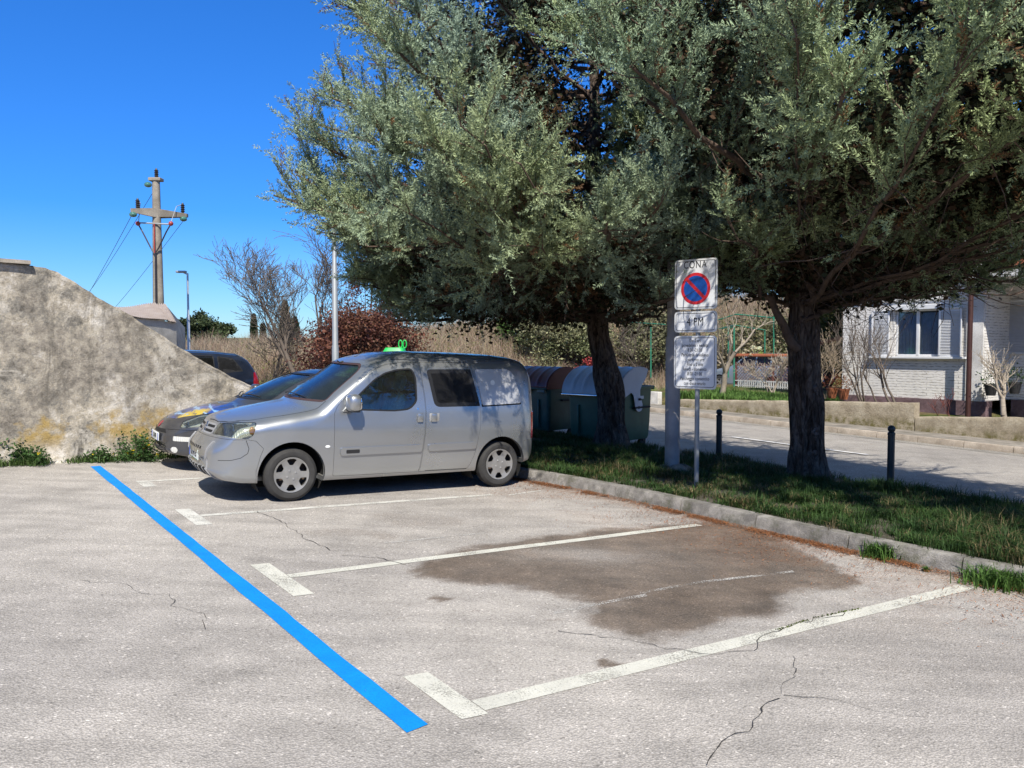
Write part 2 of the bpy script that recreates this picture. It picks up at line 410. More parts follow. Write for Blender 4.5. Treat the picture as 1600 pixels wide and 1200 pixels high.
# bay markings (s positions of the four lines)
def bay(name, s0, s1, bar_lo, bar_hi, n_end, wid, mat):
    strip_mesh(name, [sn_xy(q, 2.0) for q in (bar_lo, bar_hi)], [sn_xy(q - .02, 2.145) for q in (bar_lo, bar_hi)], mat, DZP)
    strip_mesh(name, [sn_xy(s0 - wid / 2, 2.15), sn_xy(s1 - wid / 2, n_end)], [sn_xy(s0 + wid / 2, 2.15), sn_xy(s1 + wid / 2, n_end)], mat, DZP)
bay('bay_line', 3.19, 2.86, 3.11, 3.69, 6.72, .125, M_WHITE)
bay('bay_line', 5.75, 5.46, 5.27, 6.19, 6.5, .10, M_WHITE)
bay('bay_line', 8.16, 7.83, 7.74, 8.57, 5.5, .09, M_WORN)
bay('bay_line', 10.42, 10.2, 10.03, 10.49, 6.0, .09, M_WORN)
def pxline(name, pts, w, mat):
    c = [P(*p) for p in pts]; strip_mesh(name, [(a.x, a.y - w / 2) for a in c], [(a.x, a.y + w / 2) for a in c], mat, DZP)
pxline('bay_line', [(865, 958), (950, 941), (1010, 930)], .06, M_GHOST)
pxline('bay_line', [(1000, 927), (1100, 909), (1240, 893)], .05, M_GHOST)
pxline('bay_line', [(600, 849), (760, 833)], .05, M_GHOST)
pxline('bay_line', [(795, 774), (845, 767)], .05, M_WORN)

# cracks as thin ribbons
M_CRACK = flat('crack_dirt', (.035, .032, .03), .95)
cv = []; cf = []
def crack(pts, w=.012, jit=.05):
    w *= .55
    q = [P(*p) for p in pts]; path = []
    for a, b in zip(q, q[1:]):
        L = (b - a).length; k = max(2, int(L / .05))
        for i in range(k): 
            p = a.lerp(b, i / k); path.append((p.x, p.y))
    path = np.array(path); path += (np.stack([vnoise(np.arange(len(path)) * .6, np.zeros(len(path)), int(pts[0][0])), vnoise(np.arange(len(path)) * .6, np.ones(len(path)) * 7, int(pts[0][1]))], 1) - .5) * jit
    b0 = len(cv)
    for i, p in enumerate(path):
        t = path[min(i + 1, len(path) - 1)] - path[max(i - 1, 0)]; t /= np.hypot(*t) + 1e-9; nn = np.array([-t[1], t[0]]) * w * .5 * (.3 + 1.2 * random.random())
        for e in (p - nn, p + nn): cv.append((e[0], e[1], float(G(*e)) + lotz(*e) + .006))
    for i in range(len(path) - 1): cf.append((b0 + 2 * i, b0 + 2 * i + 1, b0 + 2 * i + 3, b0 + 2 * i + 2))
crack([(1105, 1200), (1135, 1160), (1180, 1130), (1200, 1095), (1225, 1085)], .013)
crack([(880, 985), (1000, 1005), (1085, 1020), (1120, 1022), (1170, 1015), (1210, 985), (1260, 970), (1330, 955)], .010, .07)
crack([(400, 800), (440, 815), (470, 840), (520, 860), (560, 862)], .010, .06)
crack([(530, 868), (590, 872), (640, 885)], .012, .05)
crack([(1225, 1085), (1290, 1095), (1370, 1110), (1460, 1118)], .007, .09)
crack([(1210, 1080), (1240, 1060), (1235, 1020)], .008, .07)
crack([(120, 905), (190, 915), (270, 935), (330, 985)], .006, .1)
crack([(330, 745), (420, 760)], .01)
tag(mesh_obj('asphalt_crack', cv, cf, M_CRACK), kind='structure')

# fallen needles and litter against the kerb (uncountable)
def scatter_litter(n, seed):
    r = np.random.default_rng(seed); s = r.uniform(.3, 9.4, n); k = kerb_n(s)
    off = np.where(r.random(n) < .75, np.abs(r.normal(0, .07, n)) + .015, np.abs(r.normal(0, .55, n)) + .02)
    keep = (fbm(s * 2.5, s * 0, 3, 4) > .34) | (r.random(n) < .3); s = s[keep]; off = off[keep]; k = k[keep]; n = len(s)
    c = s[:, None] * D2 + (k - off)[:, None] * N2; z = G(c[:, 0], c[:, 1]) + .014 + r.random(n) * .022 * np.exp(-off / .08)
    a = r.random(n) * 6.283; L = r.uniform(.012, .04, n); w = r.uniform(.002, .005, n); t = np.stack([np.cos(a), np.sin(a), r.normal(0, .25, n)], 1)
    q = np.stack([-np.sin(a), np.cos(a), np.zeros(n)], 1); C = np.c_[c, z]
    V = np.stack([C - q * w[:, None], C + q * w[:, None], C + t * L[:, None] + q * w[:, None] * .3], 1).reshape(-1, 3)
    col = np.array([.24, .10, .042]) * r.uniform(.4, 1.5, (n, 1)) * np.array([1, 1, 1]); col = np.repeat(col, 3, 0)
    return V, np.arange(3 * n).reshape(-1, 3), col
def colmat(name, rough=.8, trans=0.0, spec=.3):
    t = NT(name); t.set(col=t.attr('Col', 'Color'), rough=rough, spec=spec)
    if trans:
        out = t.t.nodes['Material Output']; tb = t.n('BsdfTranslucent'); t.l(t.attr('Col', 'Color'), tb.inputs[0]); m = t.n('MixShader'); m.inputs[0].default_value = trans
        t.l(t.b.outputs[0], m.inputs[1]); t.l(tb.outputs[0], m.inputs[2]); t.l(m.outputs[0], out.inputs['Surface'])
    return t.m
M_LITTER = colmat('dry_needles')
V, f_, c_ = scatter_litter(34000, 3); tag(np_mesh('needle_litter', V, f_, M_LITTER, col=c_), kind='stuff')

# ------------------------------------------------------------------ kerb
def concrete(name, lo, hi, scale=6, moss=0.0, bump=.006):
    t = NT(name); a = t.noise(scale, 6, .65); b = t.noise(scale * 12, 4, .7); c = t.noise(scale * .25, 3)
    base = t.ramp(a, [(.3, lo), (.7, hi)]); base = t.mix(1.0, base, t.ramp(b, [(.3, .78), (.65, 1.12)]), 'MULTIPLY'); base = t.mix(1.0, base, t.ramp(c, [(.35, .75), (.6, 1.08)]), 'MULTIPLY')
    if moss: base = t.mix(t.math('MULTIPLY', t.ramp(t.noise(scale * .7, 5, .7), [(.5, 0.), (.66, 1.)]), moss), base, (.07, .075, .035))
    t.set(col=base, rough=.92, spec=.2); t.bump(t.math('ADD', b, a), bump, .9); return t.m
M_KERB = concrete('kerb_concrete', (.15, .142, .13), (.37, .35, .32), 7, .6, .012)
def kerb_run(name, nfun, s0, s1, side, h, w, mat, step=1.0, gap=.014, face=.025):
    """row of separate-looking kerb stones in one structure; side -1: face towards smaller n"""
    mb = MB(); s = s0; r = random.Random(5)
    while s < s1 - .01:
        e = min(s + step * r.uniform(.97, 1.03), s1); rows = []
        dzz = r.uniform(-.004, .004)
        for q in np.linspace(s + gap / 2, e - gap / 2, 5):
            n0 = float(nfun(q)); hh = h + dzz
            sec = [(0, -.1), (0, .02), (face, hh - .025), (face + .008, hh - .008), (face + .03, hh), (w, hh), (w, -.1)]
            rows.append([SN(q, n0 + (a if side < 0 else -a), b + (random.random() - .5) * .003) for a, b in sec])
        k = len(rows[0]); vs = [p for rw in rows for p in rw]
        fs = [(i * k + j, i * k + (j + 1) % k, (i + 1) * k + (j + 1) % k, (i + 1) * k + j) for i in range(len(rows) - 1) for j in range(k)]
        fs += [tuple(range(k)), tuple(range((len(rows) - 1) * k, len(rows) * k))]
        mb.add(vs, fs); s = e
    o = mb.build(name, mat, sharp=35); tag(o, kind='structure'); return o
kerb_run('kerb', kerb_n, -13, 13.9, -1, .15, .16, M_KERB, 1.0)

# ------------------------------------------------------------------ verge soil, road, far pavement
def sheet(name, s0, s1, nf0, nf1, dz, mat, ds=.5, dn=.5, zf=None, kind='structure'):
    S_ = np.arange(s0, s1 + 1e-6, ds); k = 0; rows = []
    w = max(2, int(abs(float(np.mean(nf1(S_) - nf0(S_)))) / dn) + 1); T = np.linspace(0, 1, w)
    V = []
    for s in S_:
        a = float(nf0(np.array(s))); b = float(nf1(np.array(s)))
        for t in T:
            n = a + (b - a) * t; x, y = D2 * s + N2 * n; z = float(G(x, y)) + dz + (zf(s, n) if zf else 0); V.append((x, y, z))
    idx = np.arange(len(V)).reshape(len(S_), w)
    Fq = np.stack([idx[:-1, :-1], idx[:-1, 1:], idx[1:, 1:], idx[1:, :-1]], -1).reshape(-1, 4)
    o = np_mesh(name, np.array(V), Fq, mat, None, True); tag(o, kind=kind); return o
cst = lambda v: (lambda s: np.asarray(s) * 0 + v)
M_SOIL = flat('dark_soil', (.085, .075, .055), .95, var=.5, vs=20, bump=.02, bs=30)
def verge_z(s, n):
    return .02 * math.sin(min(1, max(0, (n - 7) / 3.6)) * math.pi) + (fbm(s * 2, n * 2, 3, 9) - .5) * .04 - max(0, (n - 10.3)) * .18
sheet('verge', -13, 13.9, lambda s: kerb_n(s) + .1, cst(10.87), .13, M_SOIL, .2, .2, verge_z)
M_ROAD = asphalt('road_asphalt', (.30, .28, .255), (.50, .475, .44), False)
sheet('road', -40, 26, cst(10.8), cst(18.25), .010, M_ROAD, 1, 1)
M_ROADW = paint('road_line_paint', (.78, .77, .74), .26, .15)
strip_mesh('road_marking', [sn_xy(11.2, 14.36), sn_xy(8.05, 14.42)], [sn_xy(11.2, 14.48), sn_xy(8.05, 14.54)], M_ROADW, .030)
strip_mesh('road_marking', [sn_xy(18.2, 14.3), sn_xy(15.0, 14.35)], [sn_xy(18.2, 14.4), sn_xy(15.0, 14.45)], M_ROADW, .030)
M_KERB2 = concrete('far_kerb_concrete', (.30, .25, .20), (.46, .40, .33), 4, .1)
kerb_run('kerb', cst(18.22), -30, 26, -1, .15, .14, M_KERB2, 1.0)
M_PAVE = concrete('pavement_concrete', (.20, .18, .155), (.33, .30, .26), 3, .3)
sheet('pavement', -30, 26, cst(18.34), cst(19.75), .145, M_PAVE, 1, .7)
# gravel edge of the road
M_GRAVEL = asphalt('gutter_grit', (.16, .15, .13), (.50, .48, .44), False)
sheet('gutter', -30, 26, cst(17.75), cst(18.2), .015, M_GRAVEL, 1, .3)

# ------------------------------------------------------------------ grass blades
def nrm2(v): return v / (np.linalg.norm(v, axis=-1, keepdims=True) + 1e-9)
def grass(name, pos, h, mat, col, seed, parent=None, width=.0055, lean=.55, dirs=None):
    r = np.random.default_rng(seed); n = len(pos); a = r.random(n) * 6.283 if dirs is None else np.arctan2(dirs[:, 1], dirs[:, 0]); H = h * r.uniform(.5, 1.25, n); w = width * r.uniform(.7, 1.4, n)
    dirv = np.stack([np.cos(a), np.sin(a), np.zeros(n)], 1); q = np.stack([-np.sin(a), np.cos(a), np.zeros(n)], 1); ln = lean * r.uniform(.2, 1.3, n)
    p1 = pos + np.array([0, 0, 1.]) * (H * .55)[:, None] + dirv * (H * .16 * ln)[:, None]
    p2 = pos + np.array([0, 0, 1.]) * (H * (.98 - .25 * ln))[:, None] + dirv * (H * .75 * ln)[:, None]
    W_ = w[:, None]
    V = np.stack([pos - q * W_, pos + q * W_, p1 + q * W_ * .8, p1 - q * W_ * .8, p2], 1).reshape(-1, 3)
    b = np.arange(n)[:, None] * 5
    T = np.concatenate([b + np.array([0, 1, 2]), b + np.array([0, 2, 3]), b + np.array([3, 2, 4])])
    C = np.repeat(col, 5, 0); return np_mesh(name, V, T, mat, parent, col=C)
M_GRASS = colmat('grass_blades', .65, .35)
def verge_grass(n, seed):
    r = np.random.default_rng(seed); s = r.uniform(-4, 13.5, n * 3); nn = r.uniform(6.6, 10.75, n * 3)
    k = kerb_n(s); dens = np.clip(fbm(s * 1.7, nn * 1.7, 3, 31) * 2.6 - .62, .04, 1) * np.clip((nn - k - .12) * 6, 0, 1) * np.clip((10.5 - nn) * 2.2, 0.03, 1)
    cam_d = np.hypot(*(s[:, None] * D2 + nn[:, None] * N2).T)
    keep = (r.random(n * 3) < dens) & (nn > k + .13); s = s[keep][:n]; nn = nn[keep][:n]; k = k[keep][:n]
    xy = s[:, None] * D2 + nn[:, None] * N2; z = G(xy[:, 0], xy[:, 1]) + .13 + .02 * np.sin(np.clip((nn - 7) / 3.6, 0, 1) * np.pi) - np.maximum(0, nn - 10.3) * .18
    h = .06 + .16 * fbm(s * 1.4, nn * 1.4, 3, 77) ** 2 + .10 * (s < 3.6) * vnoise(s * 2, nn * 2, 3) + .05 * (fbm(s * 3, nn * 3, 2, 5) > .6)
    m = fbm(s * 2.1, nn * 2.1, 3, 55)[:, None]
    col = np.array([.024, .060, .018]) * (1 - m) + np.array([.060, .115, .026]) * m; col = col * r.uniform(.6, 1.4, (len(s), 1)); dry = r.random(len(s)) < .05 + .18 * (fbm(s * .9, nn * 1.2, 3, 91) > .60)  # greens darkened overall, painting extra verge shade into the blade colour
    col[dry] = np.array([.25, .20, .10]) * r.uniform(.6, 1.1, (dry.sum(), 1))
    return np.c_[xy, z], h, col
pos, h_, col_ = verge_grass(13000, 12)
def tufts(pos, h, col, k, spread, seed):
    r = np.random.default_rng(seed); n = len(pos); o = r.normal(0, spread, (n, k, 2)) ; P_ = np.repeat(pos[:, None], k, 1); P_[..., :2] += o; hh = np.repeat(h[:, None], k, 1) * r.uniform(.6, 1.25, (n, k)); C = np.repeat(col[:, None], k, 1) * r.uniform(.75, 1.3, (n, k, 1)); return P_.reshape(-1, 3), hh.ravel(), C.reshape(-1, 3), nrm2(o.reshape(-1, 2) + r.normal(0, spread * .5, (n * k, 2)))
tp_, th_, tc_, td_ = tufts(pos, h_, col_, 17, .035, 5)
tag(grass('verge_grass', tp_, th_, M_GRASS, tc_, 4, width=.0032, lean=1.25, dirs=td_), kind='stuff')

# unseen hill strip added behind the viewer to darken reflections in the van
hx = np.linspace(-160, 160, 81); V = []
for x in hx:
    k = 9 + 6 * float(fbm(x * .05, 3.3, 4, 2)) - .0006 * x * x * 0
    for y, f in ((-34, 0), (-40, .75), (-46, 1.0), (-70, 1.1)): V.append((x, y - .0022 * x * x * -1 * .6, float(G(x, y)) - .3 + k * f))
idx = np.arange(len(V)).reshape(len(hx), 4); Fq = np.stack([idx[:-1, :-1], idx[1:, :-1], idx[1:, 1:], idx[:-1, 1:]], -1).reshape(-1, 4)
tag(np_mesh('added_hills', np.array(V), Fq, flat('added_hill', (.055, .07, .035), .95, var=.6, vs=.6, bump=.5, bs=.8), None, True), kind='structure')
# ------------------------------------------------------------------ cars: lofted bodies cut into panels
def car_paint(name, c, metal=.75, rough=.32, flake=.06, dust=.12):
    t = NT(name); d = t.noise(2.2, 5, .6)
    fl = t.noise(900, 1)
    col = t.mix(1.0, t.mix(t.math('MULTIPLY', t.ramp(d, [(.4, 0.), (.75, 1.)]), dust), c, (.36, .34, .31)), t.ramp(fl, [(.3, 1 - flake), (.7, 1 + flake)]), 'MULTIPLY')
    t.set(col=col, metal=metal, rough=t.ramp(d, [(.3, rough), (.7, rough + .12)]), coat=.7, coatr=.06); return t.m
M_SILVER = car_paint('silver_paint', (.42, .435, .445), .78, .25)
M_SILVER_TRIM = flat('silver_trim', (.34, .34, .34), .5, .3, .05)
M_PANEL = car_paint('panel_paint', (.50, .51, .52), .35, .35)
M_CHARCOAL = car_paint('charcoal_paint', (.055, .057, .065), .5, .34, .1, .15)
M_NAVY = car_paint('navy_paint', (.012, .018, .035), .3, .25, .05, .05)
M_BLACKP = flat('black_plastic', (.018, .018, .019), .55, 0, .2)
M_RUBBER = flat('tyre_rubber', (.035, .034, .033), .85, 0, .25, 10, .002, 90)
M_SEAL = flat('window_seal', (.012, .012, .013), .5)
M_SEALB = flat('weathered_seal', (.055, .03, .028), .6)
M_INT = flat('car_interior', (.24, .24, .23), .8, 0, .3, 5)
M_SEAT = flat('seat_fabric', (.26, .29, .34), .9, 0, .3, 30)
M_CHROME = flat('chrome', (.75, .75, .76), .12, 1.0, .03)
M_HUB = flat('hubcap_silver', (.28, .275, .265), .42, .35, .12, 12)
M_STEEL = flat('rusty_steel', (.10, .075, .06), .7, .3, .4)
M_DARK = flat('dark_gap', (.006, .006, .006), .9)
M_RED = flat('tail_lamp_red', (.25, .006, .01), .15, 0, .1, 8, coat=1)
M_PLATE = flat('plate_white', (.72, .74, .72), .45)
M_PLATEBLUE = flat('plate_blue', (.01, .07, .5), .4)
M_PLATEGREEN = flat('plate_green', (.02, .16, .05), .4)
M_INK = flat('black_ink', (.008, .008, .008), .6)
M_GLASS = glass('car_glass', (.66, .82, .78))
M_GLASSDK = glass('tinted_glass', (.10, .12, .12))
M_LENS = glass('headlamp_lens', (.86, .88, .84), rough=.08)
def lampmat():
    t = NT('lamp_reflector'); w = t.n('TexWave'); w.inputs['Scale'].default_value = 14; w.inputs['Distortion'].default_value = 2; t.l(t.co(), w.inputs['Vector'])
    t.set(col=(.80, .80, .76), metal=.25, rough=.25); t.bump(w.outputs['Fac'], .01, .7); return t.m
M_LAMP = lampmat()

class Loft:
    def __init__(s, sp):
        s.sp = sp; L = sp['L']
        xs = [0, .003, .008, .016, .028, .045, .065, .09, .12, .155]
        x = .19
        while x < L - .2: xs.append(x); x += sp.get('dx', .035)
        xs += [L - .16, L - .12, L - .09, L - .065, L - .045, L - .028, L - .014, L - .005, L]
        s.xs = np.array(sorted(xs))
        def cur(k, sm=.02, start=.12):
            p = np.array(sp[k]); xx = np.arange(-.2, L + .2, .01); y = np.interp(xx, p[:, 0], p[:, 1]); w = max(1, int(sm / .01)); ker = np.exp(-np.linspace(-2, 2, 2 * w + 1) ** 2 / 1.2); ker /= ker.sum()
            ys = np.convolve(np.pad(y, w, 'edge'), ker, 'valid'); a = np.interp(s.xs, xx, ys); b = np.interp(s.xs, p[:, 0], p[:, 1])
            t = np.clip((s.xs - start) / .1, 0, 1) * np.clip((L - .12 - s.xs) / .1, 0, 1); return b * (1 - t) + a * t
        s.zt = cur('top', .035); s.zb = cur('bot', .05, .0); s.hw = cur('hw', .05, .0); s.er = cur('er', .12); s.cr = cur('crown', .12); s.sw = cur('sweep', .12, .3)
        rings = []
        tfz = np.array(sp['tf'])
        for i, x in enumerate(s.xs):
            w, zt, zb = s.hw[i], s.zt[i], s.zb[i]
            ys = lambda z: w * float(np.interp(z, tfz[:, 0], tfz[:, 1]))
            ze = zt - s.cr[i]; ze = max(ze, zb + .6 * (zt - zb)); r = min(s.er[i], .45 * (ze - zb))
            pts = [(0, zb), (.4 * ys(zb), zb), (ys(zb) - .09, zb)]
            A = Vector((ys(zb) - .06, zb)); C = Vector((ys(zb), zb)); B = Vector((ys(zb + .07), zb + min(.07, .3 * (ze - zb))))
            for t in (0, .33, .66): pts.append(tuple(A * (1 - t) ** 2 + C * 2 * t * (1 - t) + B * t * t))
            for t in np.linspace(0, 1, 17):
                z = B.y + (ze - r - B.y) * t; pts.append((ys(z), z))
            A = Vector((ys(ze - r), ze - r)); C = Vector((ys(ze) - .012 * 0, ze)); top_in = r * 1.25; yB = ys(ze) - top_in; zB = ze + (zt - ze) * (1 - (yB / max(ys(ze), .01)) ** 2) * .95
            for t in np.linspace(.14, 1, 7): 
                q = A * (1 - t) ** 2 + C * 2 * t * (1 - t) + Vector((yB, zB)) * t * t; pts.append((q.x, q.y))
            for t in np.linspace(0, 1, 9)[1:]:
                y = yB * (1 - t); pts.append((y, zt - (zt - zB) * (y / yB) ** 2 if yB > 1e-4 else zt))
            half = pts; full = [(y, z) for y, z in half] + [(-y, z) for y, z in half[-2:0:-1]]
            rings.append([Vector((x + s.sw[i] * (min(1, abs(y) / sp['hwm'])) ** 2.2, y, z)) for y, z in full])
        s.rings = rings; k = len(rings[0]); s.k = k
        V = [p for r in rings for p in r]
        Fc = [(i * k + j, i * k + (j + 1) % k, (i + 1) * k + (j + 1) % k, (i + 1) * k + j) for i in range(len(rings) - 1) for j in range(k)]
        c0 = len(V); m0 = sum(rings[0], Vector()) / k; m1 = sum(rings[-1], Vector()) / k; V += [m0, m1]; nb = (len(rings) - 1) * k
        Fc += [(c0, (j + 1) % k, j) for j in range(k)] + [(c0 + 1, nb + j, nb + (j + 1) % k) for j in range(k)]
        me = bpy.data.meshes.new('tmp'); me.from_pydata([tuple(v) for v in V], [], Fc); bm = bmesh.new(); bm.from_mesh(me); bmesh.ops.recalc_face_normals(bm, faces=bm.faces); bm.to_mesh(me); bm.free()
        s.me = me; s.V = np.array([tuple(v.co) for v in me.vertices]); s.N = np.array([tuple(v.normal) for v in me.vertices])
        s.F = [tuple(p.vertices) for p in me.polygons]; s.cache = {}
        s.bvh = BVHTree.FromPolygons([Vector(v) for v in s.V], s.F)
    def solid(s, inset):
        if inset not in s.cache:
            me = bpy.data.meshes.new('tmp'); me.from_pydata([tuple(v) for v in (s.V - s.N * inset)], [], s.F); me.polygons.foreach_set('use_smooth', [True] * len(me.polygons)); me.update(); s.cache[inset] = me
        return s.cache[inset]
    def front(s, y, z):
        h = s.bvh.ray_cast(Vector((-1, y, z)), Vector((1, 0, 0))); return h[0], h[1]
    def side(s, x, z, sg=-1):
        h = s.bvh.ray_cast(Vector((x, sg * 2, z)), Vector((0, -sg, 0))); return h[0], h[1]
    def top(s, x, y):
        h = s.bvh.ray_cast(Vector((x, y, 4)), Vector((0, 0, -1))); return h[0], h[1]
_A = bpy.data.objects.new('tmpA', bpy.data.meshes.new('tmpA')); _B = bpy.data.objects.new('tmpB', bpy.data.meshes.new('tmpB'))
SC.collection.objects.link(_A); SC.collection.objects.link(_B)
_M = _A.modifiers.new('b', 'BOOLEAN'); _M.object = _B
def boo(a, b, op):
    """a, b meshes -> new mesh"""
    if b is None: return a
    if len(a.polygons) == 0: return a
    _A.data = a; _B.data = b; _M.operation = op; _M.solver = 'MANIFOLD'
    dg = bpy.context.evaluated_depsgraph_get(); dg.update()
    r = bpy.data.meshes.new_from_object(_A.evaluated_get(dg))
    if len(r.polygons) == 0 and op != 'INTERSECT':
        _M.solver = 'EXACT'; dg.update(); r = bpy.data.meshes.new_from_object(_A.evaluated_get(dg))
    return r
def pmesh(poly, a, b, axis='y', M=None):
    mb = MB().prism(poly, a, b, axis, M); me = bpy.data.meshes.new('tmp'); me.from_pydata([tuple(v) for v in mb.v], [], mb.f)
    bm = bmesh.new(); bm.from_mesh(me); bmesh.ops.remove_doubles(bm, verts=bm.verts, dist=1e-6); bmesh.ops.triangulate(bm, faces=[f for f in bm.faces if len(f.verts) > 4]); bmesh.ops.recalc_face_normals(bm, faces=bm.faces); bm.to_mesh(me); bm.free(); return me
def part(name, me, mat, parent, ang=32):
    me = me.copy(); me.materials.clear(); me.materials.append(mat); me.polygons.foreach_set('material_index', [0] * len(me.polygons)); me.polygons.foreach_set('use_smooth', [True] * len(me.polygons)); me.set_sharp_from_angle(angle=math.radians(ang)); me.name = name
    o = bpy.data.objects.new(name, me); link(o, parent); return o
def circ(cx, cz, r, n=40): return [(cx + r * math.cos(2 * math.pi * i / n), cz + r * math.sin(2 * math.pi * i / n)) for i in range(n)]
def text_mesh(s, size, squeeze=1.0, ext=.001, spacing=1.0):
    cu = bpy.data.curves.new('t', 'FONT'); cu.body = s; cu.size = size; cu.align_x = 'CENTER'; cu.align_y = 'CENTER'; cu.extrude = ext; cu.space_character = spacing
    o = bpy.data.objects.new('t', cu); SC.collection.objects.link(o); dg = bpy.context.evaluated_depsgraph_get(); dg.update()
    me = bpy.data.meshes.new_from_object(o.evaluated_get(dg)); bpy.data.objects.remove(o)
    vs = [Vector((v.co.x * squeeze, v.co.y, v.co.z)) for v in me.vertices]; fs = [tuple(p.vertices) for p in me.polygons]; return vs, fs

def wheel(parent, x, y, R, rimr, side, style, W_=.175):
    """side -1: faces -y"""
    w = empty('wheel', (x, y, R)); w.parent = parent
    Mx = Matrix.Rotation(math.pi / 2 * (1 if side < 0 else -1), 4, 'X')   # lathe z -> outward
    h = W_ / 2
    tp = [(rimr, -h * .8), (rimr + .02, -h), (R - .035, -h), (R - .008, -h + .022), (R, -h + .04)]
    for g in (-.045, 0, .045): tp += [(R, g - .006), (R - .008, g - .004), (R - .008, g + .004), (R, g + .006)]
    tp += [(R, h - .04), (R - .008, h - .022), (R - .035, h), (R - .06, h + .002), (rimr + .02, h - .002), (rimr + .004, h - .012), (rimr, h - .03), (rimr - .01, -h * .8)]
    o = MB().lathe(tp, 56, Mx, closed=True).build('tyre', M_RUBBER, w, sharp=30)
    MB().lathe([(.01, -.02), (rimr, -.03), (rimr, -h * .7), (rimr - .012, -.035), (.01, -.03)], 32, Mx).build('rim', M_STEEL if style != 'steel' else M_HUB, w, sharp=30)
    # hubcap with openings
    cp = [(0, h - .012), (.05, h - .010), (.10, h - .016), (rimr - .045, h - .018), (rimr - .012, h - .006), (rimr + .004, h - .002), (rimr + .006, h - .010), (rimr - .02, h - .03), (0, h - .03)]
    m2 = MB().lathe([(max(r, .0005), z) for r, z in cp], 64); me = bpy.data.meshes.new('tmp'); me.from_pydata([tuple(v) for v in m2.v], [], m2.f)
    bm = bmesh.new(); bm.from_mesh(me); bmesh.ops.remove_doubles(bm, verts=bm.verts, dist=1e-6); bmesh.ops.triangulate(bm, faces=[f for f in bm.faces if len(f.verts) > 4]); bmesh.ops.recalc_face_normals(bm, faces=bm.faces); bm.to_mesh(me); bm.free()
    ns = 6 if style == 'van' else 5
    for k in range(ns):
        a = 2 * math.pi * (k + .5) / ns; 
        if style == 'van': q = rpoly([(.108, -.020), (.165, -.057), (.181, -.025), (.181, .025), (.165, .057), (.108, .020)], .010, 3)
        else: q = rpoly([(.07, -.015), (rimr - .03, -.06), (rimr - .03, .06), (.07, .015)], .012, 3)
        q = [(u * math.cos(a) - v * math.sin(a), u * math.sin(a) + v * math.cos(a)) for u, v in q]
        me = boo(me, pmesh(q, -.1, .2, 'z'), 'DIFFERENCE')
    me = me.copy(); me.transform(Mx); hc = part('hubcap', me, M_HUB, w, 25)
    for k in range(4 if style == 'van' else 5):
        a = 2 * math.pi * (k + .3) / 4; c = Vector((.052 * math.cos(a), .052 * math.sin(a), h - .012))
        MB().lathe([(.0001, 0), (.011, 0), (.012, .004), (.008, .008), (.007, .003), (.0001, .003)], 12, Mx @ Matrix.Translation(c)).build('wheel_bolt', M_SILVER_TRIM, hc)
    return w
def seat(parent, x, y, zf):
    s = MB(); s.box((x, y, zf + .12), (.5, .46, .14), None, .05)
    R = Matrix.Translation((x + .24, y, zf + .15)) @ Matrix.Rotation(math.radians(14), 4, 'Y'); s.box((0, 0, .28), (.12, .46, .58), R, .05)
    s.box((0, 0, .70), (.09, .27, .20), R, .04); s.cyl(R @ Vector((0, -.06, .5)), R @ Vector((0, -.06, .66)), .008, 6); s.cyl(R @ Vector((0, .06, .5)), R @ Vector((0, .06, .66)), .008, 6)
    return s.build('seat', M_SEAT, parent, sharp=40)
def mirror_side(poly): return poly
